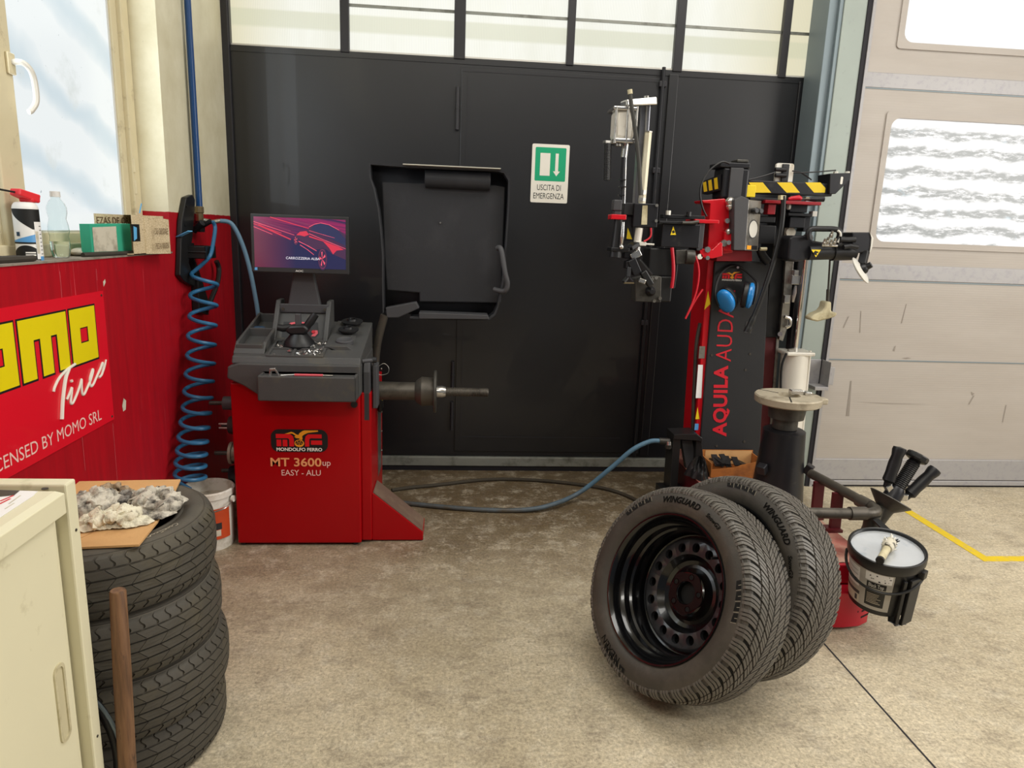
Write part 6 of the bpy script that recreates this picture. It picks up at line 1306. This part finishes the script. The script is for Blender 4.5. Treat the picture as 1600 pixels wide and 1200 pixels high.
# vertical post with the tilting head
b = MB().bar((0.8387,3.26,1.9809), (0.8429,3.26,1.5394), .045, .05, (0, 1, 0)); pst = part(b, 'head_post', 'post_steel', bev=.004, smooth=False)
b = MB().bar((0.8409,3.235,1.9769), (0.8513,3.235,1.5389), .006, .02, (0, 1, 0)); part(b, 'post_groove', 'steel', pst, smooth=False)
b = MB().bar((0.7244,3.18,1.9646), (0.8707,3.22,1.9865), .06, .026, w2=.06, h2=.034); tb_ = part(b, 'top_bridge', 'bright_steel', bev=.006, smooth=False)
part(MB().cyl((0.8334,3.21,1.9856), (0.8317,3.21,2.0067), .012), 'bolt', 'steel', tb_)
b = MB(); b.box(*((0.7306,3.2,1.875),(0.0874,0.1,0.1232))); ac = part(b, 'air_cylinder', 'cylinder_silver', bev=.016, smooth=True, ang=50)
b = MB(); b.box(*((0.7291,3.2025,1.9401),(0.109,0.125,0.0155))); part(b, 'cylinder_plate', 'bright_steel', ac, bev=.004, smooth=False)
b = MB(); b.box(*((0.733,3.2025,1.8078),(0.0931,0.125,0.0185))); part(b, 'cylinder_plate', 'bright_steel', ac, bev=.004, smooth=False)
for px in (((0.6888,3.145,1.871)), ((0.7788,3.145,1.8752)), ((0.7394,3.145,1.8734))): part(MB().cyl((px[0], px[1], px[2]-.075), (px[0], px[1], px[2]+.075), .0055), 'tie_rod', 'steel', ac)
part(MB().cyl((0.7494,3.19,1.8078), (0.7454,3.19,1.7427), .015), 'rod_gland', 'bright_steel', ac); part(MB().cyl((0.7486,3.185,1.8018), (0.7583,3.185,1.5448), .0065), 'piston_rod', 'bright_steel', ac)
part(MB().cyl((0.7402,3.18,1.7415), (0.744,3.18,1.5441), .0085), 'guide_rod', 'black_metal', ac)
for y_ in ((0.7389,3.17,1.6454), (0.741,3.17,1.6154), (0.7406,3.17,1.5796)): part(MB().bar((y_[0]-.014, y_[1], y_[2]), (y_[0]+.014, y_[1], y_[2]), .02, .005), 'rod_collar', 'black_metal', ac)
b = MB().bar((0.646,3.16,1.7996), (0.7187,3.18,1.8025), .03, .012); b.cyl((0.7109,3.17,1.7983), (0.7118,3.17,1.785), .014); hb2 = part(b, 'handle_bracket', 'steel', ac, bev=.002)
g_ = [(0, 0), (0, .0155)]
for i in range(24): g_ += [(.004+i*.0062, .0155), (.0065+i*.0062, .0168), (.0085+i*.0062, .0155)]
part(MB().lathe(g_+[(.155, .0165), (.157, 0)], (0.6633,3.16,1.795), Vector((0.6686,3.16,1.6717))-Vector((0.6633,3.16,1.795)), 16), 'grip', 'black_plastic', hb2, ang=25)
part(MB().lathe([(0, 0), (0, .0165), (.35, .0165), (.35, 0)], (0.8439,3.18,1.8565), Vector((0.8389,3.18,1.5478))-Vector((0.8439,3.18,1.8565)), 6), 'hex_shaft', 'cream_shaft', ang=20)
part(MB().cyl((0.8439,3.18,1.8565), (0.8437,3.18,1.8512), .018, n=6), 'shaft_cap', 'steel')
part(MB().lathe([(0, 0), (0, .0175), (.02, .0175), (.02, 0)], (0.8382,3.178,1.606), (-.05, 0, -1), 6), 'shaft_collar', 'steel', smooth=False); part(MB().lathe([(0, 0), (0, .0175), (.016, .0175), (.016, 0)], (0.8379,3.178,1.5727), (-.05, 0, -1), 6), 'shaft_collar', 'steel', smooth=False)
part(MB().tube([(0.7346,3.12,2.009),(0.7436,3.12,1.9608),(0.7595,3.12,1.8969),(0.7766,3.12,1.8193),(0.7948,3.12,1.7274),(0.8076,3.12,1.6341),(0.8146,3.12,1.5801)], .0092, 10, sm=6), 'head_hose', 'hose_dark')
part(MB().cyl((0.7344,3.12,2.0116), (0.7379,3.12,1.9939), .0105), 'hose_end', 'bone')
b = MB(); b.box(*((0.8551,3.225,1.4962),(0.111,0.13,0.103))); hb3 = part(b, 'head_block', 'black_metal', bev=.003, smooth=False)
MB().poly([(0.8367,3.1585,1.5386),(0.86,3.1585,1.5395),(0.8637,3.1585,1.456),(0.8373,3.1585,1.455)]).build('label', 'bone', hb3, smooth=False)
for px in ((0.8998,3.155,1.5409), (0.9023,3.155,1.4742)): part(MB().cyl(px, (px[0], px[1]-.005, px[2]), .007, n=8), 'bolt', 'steel', hb3)
b = MB(); b.box(*((0.7836,3.23,1.5219),(0.0497,0.1,0.0529))); b.box(*((0.7993,3.225,1.4369),(0.0296,0.05,0.1078))); part(b, 'grip_mount', 'dark_plastic', hb3, bev=.003, smooth=False)
b = MB(); b.box(*((0.7162,3.145,1.534),(0.0371,0.05,0.0463))); b.box(*((0.7196,3.145,1.5014),(0.0315,0.04,0.0192))); part(b, 'trigger_block', 'dark_grey', hb3, bev=.004, smooth=False)
b = MB(); b.box(*((0.7205,3.14,1.4832),(0.0685,0.07,0.0218))); part(b, 'red_collar', 'red_carriage', hb3, bev=.003, smooth=False)
part(MB().lathe([(0, 0), (0, .021), (.02, .020), (.08, .0215), (.15, .0265), (.165, .027), (.168, 0)], (0.7271,3.13,1.4729), Vector((0.722,3.13,1.336))-Vector((0.7271,3.13,1.4729)), 20), 'lower_grip', 'black_plastic', hb3)
b = MB(); b.box(*((0.7363,3.145,1.3429),(0.0835,0.09,0.0167))); b.bar((0.7819,3.14,1.3491), (0.8207,3.16,1.3698), .05, .02); part(b, 'grip_plate', 'black_plastic', hb3, bev=.003, smooth=False)
part(MB().lathe([(0, 0), (0, .006), (.06, .009), (.10, .006), (.105, .003), (.11, 0)], (0.7408,3.1,1.462), Vector((0.7392,3.1,1.3625))-Vector((0.7408,3.1,1.462)), 12), 'lever', 'bright_steel', hb3); part(MB().ball((0.7374,3.09,1.3543), .011, 12, 8), 'lever_ball', 'bright_steel', hb3)
MB().poly([(0.7845,3.199,1.3907),(0.787,3.199,1.4393),(0.8115,3.199,1.3888)]).build('warning_sticker', 'yellow_sticker', hb3, smooth=False)
for px in ((0.7573,3.09,1.3578), (0.7744,3.09,1.3612)): part(MB().cyl(px, (px[0], px[1]-.006, px[2]), .009, n=10), 'bolt', 'black_metal', hb3)
part(MB().cyl((0.8353,3.18,1.4409), (0.8295,3.18,1.3611), .017), 'hex_shaft', 'cylinder_silver', hb3)
b = MB().bar((0.8171,3.17,1.3723), (0.8646,3.17,1.3711), .04, .018); b.bar((0.856,3.16,1.371), (0.9034,3.16,1.3698), .012, .008); part(b, 'shaft_clamp', 'white_metal', hb3, bev=.002, smooth=False)
part(MB().tube([(0.88,3.15,1.4425),(0.8827,3.15,1.4088),(0.8693,3.15,1.3914),(0.8524,3.15,1.3824)], .004, 6, sm=4), 'red_tube', 'red_ink', hb3)
b = MB().cyl((0.83,3.17,1.3585), (0.8283,3.17,1.3413), .017, n=10); b.bar((0.8011,3.17,1.3089), (0.8438,3.17,1.3333), .03, .03); part(b, 'head_joint', 'bright_steel', hb3, bev=.002, smooth=False)
b = MB(); b.box(*((0.7876,3.185,1.3174),(0.0383,0.05,0.0285))); b.box(*((0.7891,3.155,1.276),(0.0322,0.05,0.034))); b.bar((0.7967,3.15,1.301), (0.8311,3.15,1.2362), .05, .04); part(b, 'head_base', 'black_metal', hb3, bev=.004, smooth=False)
b = MB().bar((0.8323,3.16,1.2932), (0.8914,3.14,1.2271), .04, .035); b.bar((0.8514,3.13,1.2495), (0.8947,3.13,1.1876), .035, .03); part(b, 'head_lever', 'bucket_black', hb3, bev=.005, smooth=False)
b = MB().bar((0.8339,3.12,1.2123), (0.8642,3.12,1.2018), .022, .022); part(b, 'lever_tip', 'bright_steel', hb3, bev=.004, smooth=False)
b = MB().bar((0.7885,3.13,1.2646), (0.7863,3.12,1.2195), .018, .03); b.bar((0.7859,3.12,1.2252), (0.7619,3.11,1.1994), .02, .012); b.bar((0.7859,3.12,1.2252), (0.8057,3.11,1.2007), .02, .012); part(b, 'mounting_claw', 'black_metal', hb3, bev=.003, smooth=False)
b = MB().bar((0.7625,3.1,1.1973), (0.8063,3.1,1.1986), .016, .006); part(b, 'claw_insert', 'brass', hb3, smooth=False)

# black lift post at the left with the hose inlet
b = MB(); b.prism([(1.1289,0.4133),(1.1688,0.4138),(1.1753,0.1136),(1.1346,0.1134)], 3.33, 3.44, 'y'); b.prism([(1.2491,0.4147),(1.2815,0.3912),(1.3049,0.254),(1.2774,0.114),(1.2638,0.114)], 3.33, 3.44, 'y'); b.prism([(1.1274,0.4302),(1.2471,0.435),(1.2795,0.4117),(1.2815,0.3912),(1.2507,0.3977),(1.1297,0.4031)], 3.32, 3.44, 'y'); lp_ = part(b, 'lift_post', 'bucket_black', bev=.003, smooth=False)
b = MB(); b.prism([(1.1843,0.3878),(1.2416,0.3885),(1.3138,0.1309),(1.3372,0.0312),(1.2749,0.031)], 3.36, 3.40, 'y'); part(b, 'lift_bar', 'dark_grey', lp_, bev=.003, smooth=False)
MB().poly([(1.1751,3.33,0.4189), (1.2183,3.33,0.4211), (1.2155,3.4,0.4123)]).build('warning_sticker', 'yellow_sticker', lp_, smooth=False)
b = MB(); b.span((1.10, 3.33, .0), (1.30, 3.46, .12)); part(b, 'lift_foot', 'bucket_black', lp_, smooth=False)
b = MB().cyl((1.0669,3.36,0.3831), (1.1209,3.36,0.3803), .017); b.cyl((1.1148,3.35,0.3764), (1.1172,3.35,0.3491), .018); part(b, 'hose_inlet', 'dark_steel', lp_); part(MB().cyl((1.1109,3.34,0.3863), (1.111,3.335,0.3674), .012), 'inlet_valve', 'bright_steel', lp_)

# tube frame for tools at the front right
z_ = .41; X_ = 1.625
fr2 = thing('tool_frame', 'bent steel tube frame on two dark red legs at the right front of the machine', 'frame', (1.6, 2.55, .236))
MB().tube([(1.585, 2.80, z_), (1.60, 2.70, z_), (X_, 2.50, z_), (X_+.008, 2.42, z_), (X_+.004, 2.385, z_), (X_-.03, 2.36, z_), (X_-.10, 2.355, z_), (1.36, 2.36, z_), (1.30, 2.36, z_)], .0205, 14, sm=6).build('tube', 'brown_steel', fr2)
b = MB().cyl((X_-.003, 2.49, z_), (X_+.006, 2.425, z_), .025); b.cyl((X_-.055, 2.357, z_), (X_-.12, 2.356, z_), .0255); each(b, 'tube_socket', 'brown_steel', fr2)
for y, x in ((2.725, 1.59), (2.595, 1.602)): 
    MB().bar((x, y, .236), (x-.004, y+.005, z_-.01), .045, .018, (0, 1, 0)).build('leg', 'dark_red', fr2, smooth=False, bev=.002)
    MB().span((x-.04, y-.03, .236), (x+.02, y+.03, .248)).build('leg_foot', 'dark_red', fr2, smooth=False)
MB().lathe([(0, 0), (0, .030), (.13, .030), (.16, .027), (.16, 0)], (X_-.015, 2.372, .236), (0, 0, 1), 20).build('post', 'dark_steel', fr2)
MB().lathe([(0, 0), (0, .033), (.16, .030), (.16, 0)], (X_+.03, 2.46, .236), (.28, .10, 1), 20).build('cone_socket', 'dark_steel', fr2)
# wheel clamp with cone and three handles parked in the socket
wc_ = thing('wheel_clamp', 'black cone clamp with three grip handles standing slanted in the tube frame', 'clamp', (X_+.04, 2.47, .33))
o0 = Vector((X_+.045, 2.465, .285)); dA = Vector((.56, .10, 1)).normalized()
MB().lathe([(0, 0), (0, .026), (.10, .034), (.112, .036), (.118, .042), (.155, .082), (.158, .080), (.150, .055), (.15, 0)], o0, dA, 36).build('cone', 'dark_steel', wc_, ang=30)
MB().lathe([(.14, 0), (.14, .036), (.19, .034), (.21, .026), (.21, 0)], o0, dA, 24).build('nut_body', 'black_metal', wc_)
g_ = [(.20, 0), (.20, .024)]
for i in range(16): g_ += [(.205+i*.0075, .024), (.2085+i*.0075, .026), (.211+i*.0075, .024)]
g_ += [(.33, .022), (.335, .0)]
MB().lathe(g_, o0, dA, 20).build('grip', 'black_plastic', wc_, ang=25)
kn = MB().lathe([(.33, 0), (.33, .018), (.338, .040), (.344, .043), (.358, .043), (.363, .039), (.364, 0)], o0, dA, 12); kn.build('knob', 'bucket_black', wc_, ang=20)
u1, w1_, _ = frame(dA)
def grip(side, up, lean):
    a = o0+dA*.185+side*.045; d2 = (dA+side*lean).normalized()
    MB().lathe([(0, 0), (0, .012), (.02, .014), (.03, .024), (.06, .022), (.10, .0235), (.13, .021), (.155, .026), (.166, .024), (.17, 0)], a, d2, 18).build('grip', 'black_plastic', wc_)
    MB().bar(o0+dA*.17, a+d2*.012, .03, .026).build('joint', 'bright_steel', wc_, bev=.003, smooth=False)
grip(Vector((-.87, 0, .49)), 0, .26); grip(Vector((.83, -.25, -.48)), 0, .24)

# ---------------------------------------------------------------- bucket hung on the front corner
bc = Vector((1.623, 2.28, .311))*.94+Vector((0, 0, 1.4*.06)); nB = Vector((-.089, -.146, 1)).normalized()
bk_ = thing('paste_bucket', 'black tyre-paste bucket with a printed grey label hanging tilted at the front corner', 'bucket', bc-nB*.226)
ub = nB.cross(Vector((0, 1, 0))).normalized(); vb = nB.cross(ub)
KB = .94     # size of the bucket against the drawn one
def bp_(r, a, h): return bc+(ub*(r*math.cos(a))+vb*(r*math.sin(a))+nB*h)*KB
def bl(prof): return [(a*KB, r*KB) for a, r in prof]
bkt = MB().lathe(bl([(-.238, 0), (-.238, .100), (-.234, .104), (-.03, .122), (-.028, 0)]), bc, nB, 48).build('tub', 'bucket_black', bk_, ang=30)
lid2 = MB().lathe(bl([(-.040, .120), (-.040, .1285), (-.03, .1325), (-.012, .1335), (0, .132), (.002, .128), (0, .1235), (-.012, .122), (-.012, 0)]), bc, nB, 56).build('lid', 'bucket_black', bk_, ang=30)
MB().lathe(bl([(-.0105, .1215), (-.0100, 0)]), bc, nB, 48).build('lid_film', 'lid_film', lid2, smooth=False)
ca = math.atan2((-bc).dot(vb), (-bc).dot(ub))     # side turned to the room's middle
def bwrap(a0, a1, h0, h1, m, nm, k=.0006, n=16):
    b = MB(); rr_ = lambda h: .104+(h+.234)*.0882
    for i in range(n+1):
        a = a0+(a1-a0)*i/n
        b.v += [bp_(rr_(h0)+k, a, h0), bp_(rr_(h1)+k, a, h1)]
    b.f = [(2*i, 2*i+1, 2*i+3, 2*i+2) for i in range(n)]; return b.build(nm, m, bkt)
sg_ = 1 if (bp_(.1, ca+.4, 0)-bp_(.1, ca, 0)).x > 0 else -1
A = lambda t: ca+sg_*t
bwrap(A(-1.5), A(.35), -.215, -.048, 'bucket_grey', 'label'); bwrap(A(-.42), A(.17), -.20, -.125, 'bucket_black', 'label_panel', .001); bwrap(A(-.40), A(.17), -.118, -.092, 'bucket_black', 'label_panel', .001)
bwrap(A(-1.5), A(-.62), -.212, -.155, 'label_grey', 'label_field', .001); bwrap(A(-1.5), A(-.62), -.175, -.160, 'grey_plastic', 'label_band', .0012); bwrap(A(-1.5), A(-.66), -.14, -.056, 'paper', 'label_field', .001); bwrap(A(-.46), A(.30), -.088, -.05, 'paper', 'label_field', .001)
for i in range(4): bwrap(A(-1.3), A(-.72), -.075-.018*i, -.0735-.018*i, 'grey_plastic', 'print_line', .0014)
rndb = random.Random(9)
for i in range(7): bwrap(A(-.36), A(-.06+.15*rndb.random()), -.145-.0068*i, -.1425-.0068*i, 'label_grey', 'print_line', .0016, 8)
for i in range(12):
    a = rndb.uniform(-.40, .26); h = rndb.uniform(-.086, -.052); bwrap(A(a), A(a+.02+.05*rndb.random()), h, h+.002+.004*rndb.random(), 'ink_black', 'paste_spot', .0016, 3)
bwrap(A(-.80), A(-.70), -.205, -.182, 'grey_plastic', 'pictogram', .0016, 4)
tx = text_mb('Black Top', 0, .0); x0, x1 = min(v.x for v in tx.v), max(v.x for v in tx.v); y1_ = max(v.y for v in tx.v)
tx.v = [bp_(.104+(-.108+.234)*.0882+.002, A(-.34+.44*(v.x-x0)/(x1-x0)), -.112+.015*v.y/y1_) for v in tx.v]; tx.build('lettering', 'white_ink', bkt, smooth=False, recalc=False)
# bail handle lying down in front, lugs and the holder tab
pb_ = []
for i in range(29):
    t = -1.62+3.0*i/28; pb_.append(bp_(.131+.004*math.cos(t), A(t-.0), -.052-.062*math.cos(t*.95)**1))
MB().tube(pb_, .0050, 8).build('bail', 'bucket_black', bk_)
lug = MB(); lug.bar(bp_(.118, A(1.25), -.055), bp_(.142, A(1.25), -.055), .035, .03); lug.build('lug', 'bucket_black', bkt, bev=.004, smooth=False)
hold = MB(); 
for t, w in ((.62, .012), (.98, .05)):
    a = A(t); hold.bar(bp_(.127, a, -.062), bp_(.118, a, -.262), w, .012, up=bp_(1, a, 0)-bp_(0, a, 0))
hold.add([bp_(.122, A(.35), -.24), bp_(.126, A(.62), -.258), bp_(.126, A(.98), -.264), bp_(.06, A(.7), -.242)], [(0, 1, 2, 3)])
hold.bar(bp_(.12, A(2.2), -.06), (X_-.02, 2.345, z_-.02), .03, .008)
hold.build('holder', 'bucket_black', bk_, bev=.002, smooth=False)
gr = bwrap(A(1.12), A(1.75), -.225, -.06, 'side_grey', 'side_patch', .0008)  # flat grey patch on the right side of the black bucket
# brush lying on the lid
br_ = thing('paste_brush', 'pale handled round brush caked in paste lying across the bucket lid', 'brush', bc+nB*.004)
p0, p1 = bp_(.128, A(-.12), .016), bp_(-.02, A(-.45), .012)
da_ = (p1-p0).normalized()
MB().cyl(p0, p0+da_*.09, .0125, n=18).build('handle', 'bone', br_); MB().cyl(p0-da_*.006, p0+da_*.004, .0135, n=18).build('handle_end', 'bucket_black', br_)
hb4 = MB(); c_ = p0+da_*.115
hb4.lathe([(-.03, 0), (-.03, .017), (-.01, .0215), (.015, .022), (.03, .017), (.032, 0)], c_, da_, 20); hd4 = hb4.build('head', 'cloth_dirty', br_)
rb_ = random.Random(2)
for i in range(26):
    t = rb_.uniform(0, 2*PI); u, w, d = frame(da_); r = (u*math.cos(t)+w*math.sin(t)); q0 = c_+da_*rb_.uniform(-.015, .03)+r*.018
    MB().cyl(q0, q0+r*.008+da_*.008, .0035, .0015, n=6).build('bristle_tuft', 'white_plastic' if i % 3 else 'bucket_black', hd4)

# ---------------------------------------------------------------- other things on and around the machine
ed = thing('ear_defenders', 'blue and black ear defenders hanging on the black column cover', 'ear defenders', (1.3849,3.35,1.1101))
MB().tube([(1.2986,3.33,1.0846),(1.2775,3.33,1.134),(1.2853,3.35,1.1949),(1.3115,3.365,1.2475),(1.3533,3.372,1.2764),(1.3921,3.372,1.2776),(1.434,3.365,1.2544),(1.4702,3.35,1.2223),(1.4848,3.34,1.1985),(1.48,3.33,1.1461),(1.4726,3.33,1.0957)], .0065, 8, sm=6).build('headband', 'black_plastic', ed)
part(MB().cyl((1.3978,3.384,1.271), (1.3817,3.345,1.2725), .006), 'hook', 'bright_steel', cover)
def cupshell(c, n_, ry, rz, h):
    c = Vector(c); n_ = Vector(n_).normalized(); u = n_.cross(Vector((0, .3, 1))).normalized(); w = u.cross(n_)
    def rg(prof): 
        b = MB(); b.lathe(prof, n=32); b.v = [c+n_*v.z+u*(v.x*ry)+w*(v.y*rz) for v in b.v]; return b
    rg([(0, 0), (.0, .78), (h*.25, .98), (h*.6, 1.), (h*.8, .93), (h, .7), (h*1.06, .4), (h*1.08, 0)]).build('ear_cup', 'blue_shell', ed)
    rg([(.002, 0), (.002, .98), (-h*.25, 1.04), (-h*.6, 1.0), (-h*.75, .8), (-h*.75, .5), (-h*.3, .45), (-h*.3, 0)]).build('cushion', 'black_plastic', ed)
cupshell((1.3353,3.325,1.1174), (-.62, -.62, -.42), .044, .062, .034)
cupshell((1.4328,3.325,1.1421), (.90, -.38, -.10), .046, .064, .030)
bx = thing('cardboard_box', 'brown open cardboard box standing on the machine base behind the turntable', 'box', (1.42, 3.28, .236))
b = MB(); bx0, bx1, by0, by1, bz0 = 1.30, 1.575, 3.22, 3.375, .236
b.prism([(bx0, bz0), (bx1, bz0), (bx1+.005, .30), (bx1-.03, .325), (bx1-.12, .305), (bx0+.12, .29), (bx0, .28)], by0, by0+.004, 'y'); b.span((bx0, by0, bz0), (bx0+.004, by1, .31)); b.span((bx1-.004, by0, bz0), (bx1, by1, .32)); b.span((bx0, by1-.004, bz0), (bx1, by1, .335)); b.span((bx0, by0, bz0), (bx1, by1, bz0+.004))
b.build('box', 'brown_card', bx, smooth=False)
MB().add([(bx0+.02, by1-.006, .26), (bx1-.006, by1-.006, .26), (bx1-.006, by1-.006, .333), (bx0+.02, by1-.006, .333)], [(0, 1, 2, 3)]).build('back_panel', 'cardboard', bx, smooth=False)
rs = MB(); rq = random.Random(8)
for i in range(9):
    x = rq.uniform(bx0+.05, bx1-.06); rs.bar((x, by0+.05, .275+rq.uniform(0, .02)), (x+rq.uniform(-.05, .08), by1-.03, .29+rq.uniform(0, .03)), .03, .006)
rs.top('rubber_scraps', 'bucket_black', 'dark rubber scraps heaped in the brown cardboard box', 'scraps', (1.44, 3.3, .26), smooth=False)
bs2 = MB(); 
def lump(u, v): 
    t = 2*PI*u; q = v; r = q*(1+.2*math.sin(3*t)+.12*math.sin(7*t+1)); return (1.245+.055*r*math.cos(t), 3.24+.06*r*math.sin(t), .236+.085*max(0, 1-q**2)*(1+.3*math.sin(9*t+4*q)))
bs2.grid(lump, 40, 12); bs2.top('black_sack', 'bucket_black', 'crumpled black plastic sack stuffed beside the cardboard box', 'sack', (1.245, 3.24, .236))
# air gun on the upper shelf
ag = thing('air_gun', 'small red screwdriver lying on the machine shelf below the striped rail', 'screwdriver', (1.6573,3.32,1.6055))
MB().tube([(1.5846,3.32,1.6026),(1.6032,3.32,1.6063),(1.6344,3.32,1.6105),(1.6478,3.32,1.6051)], [.007, .011, .013, .009], 10).build('handle', 'red_plastic', ag); MB().tube([(1.6478,3.32,1.6051),(1.6922,3.32,1.6068)], .004, 8).build('shaft', 'dark_steel', ag)
a2 = thing('torch', 'dark stubby tool with a brass ring at the right end of the shelf', 'tool', (1.7259,3.33,1.6086))
MB().tube([(1.6719,3.33,1.6065),(1.6909,3.33,1.6072)], .009, 10).build('ring', 'brass', a2); MB().tube([(1.6909,3.33,1.6072),(1.7293,3.33,1.6072),(1.7642,3.33,1.6101)], [.010, .012, .014], 10).build('barrel', 'black_metal', a2)
# bead tool hanging from the helper arm
bt2 = thing('bead_tool', 'bone coloured plastic bead tool hanging on a thin rod below the helper arm', 'tool', (1.807,3.28,1.0505))
MB().cyl((1.8078,3.28,1.329), (1.8224,3.28,1.1293), .0045).build('rod', 'dark_steel', bt2)
MB().cyl((1.818,3.28,1.1851), (1.8233,3.28,1.1231), .008).build('sleeve', 'dark_steel', bt2)
hd5 = MB().prism([(1.7988,1.1275),(1.8246,1.1282),(1.8311,1.0817),(1.8547,1.0761),(1.8649,1.0732),(1.8512,1.0541),(1.82,1.0439),(1.7697,1.0301),(1.7364,1.0355),(1.7283,1.0478),(1.7518,1.0671),(1.7825,1.0804),(1.7961,1.0995)], 3.245, 3.31, 'y'); hd5.build('head', 'bone', bt2, bev=.010, ang=60)

# ---------------------------------------------------------------- wear marks on the walls
wl_ = bpy.data.objects['wall_left']
def mark(pts, m, par, nm='paint_chip'):
    return MB().poly(pts).build(nm, m, par, smooth=False)
mark([(-1.1993,2.6027,0.754), (-1.1993,2.6208,0.7399), (-1.1993,2.6125,0.7078), (-1.1993,2.5916,0.7059), (-1.1993,2.588,0.7286)], 'label_grey', wl_)
mark([(-1.1993,2.5265,1.1844), (-1.1993,2.5415,1.1921), (-1.1993,2.544,1.1809), (-1.1993,2.5279,1.1668)], 'label_grey', wl_)
for a, c in (((-1.1993,2.2636,1.2341), (-1.1993,2.2617,1.1562)), ((-1.1993,2.506,0.6835), (-1.1993,2.5023,0.473)), ((-1.1993,2.2974,0.6962), (-1.1993,2.2969,0.582)), ((-1.1993,2.4863,1.23), (-1.1993,2.4858,1.1915))):
    a, c = Vector(a), Vector(c); mark([a, c, c+Vector((0, .0022, 0)), a+Vector((0, .0022, 0))], 'faded_red', wl_, 'scratch')
for pts in ([(2.1907,3.7435,0.9431),(2.1982,3.7435,0.9433),(2.2189,3.7435,1.0089),(2.2119,3.7435,1.0051)], [(2.5068,3.7435,0.8186),(2.5189,3.7435,0.8152),(2.5212,3.7435,0.8485),(2.5142,3.7435,0.8447)], [(2.5675,3.7435,0.7772),(2.6016,3.7435,0.7817),(2.6254,3.7435,0.7785),(2.5954,3.7435,0.7722)], [(2.3331,3.7435,0.5149),(2.5169,3.7435,0.5102),(2.8126,3.7435,0.5072),(2.5174,3.7435,0.5072)], [(3.0244,3.7435,0.5876),(3.0504,3.7435,0.5765),(3.0367,3.7435,0.5648)], [(3.0228,3.7435,0.5105),(3.0308,3.7435,0.5106),(3.0526,3.7435,0.565),(3.0446,3.7435,0.5649)], [(2.2929,3.7435,0.9165),(2.2986,3.7435,0.9166),(2.286,3.7435,1.0394),(2.2822,3.7435,1.0393)], [(2.5311,3.7435,0.9771),(2.5368,3.7435,0.9772),(2.5476,3.7435,1.0862),(2.5438,3.7435,1.0861)], [(3.2564,3.7435,0.4047),(3.2625,3.7435,0.4048),(3.2638,3.7435,0.5104),(3.2578,3.7435,0.5103)], [(2.2833,3.7435,0.4301),(2.3027,3.7435,0.4304),(2.2879,3.7435,0.6389),(2.2802,3.7435,0.6388)]):
    mark(pts, 'scuff', bpy.data.objects['door_2'], 'scuff')
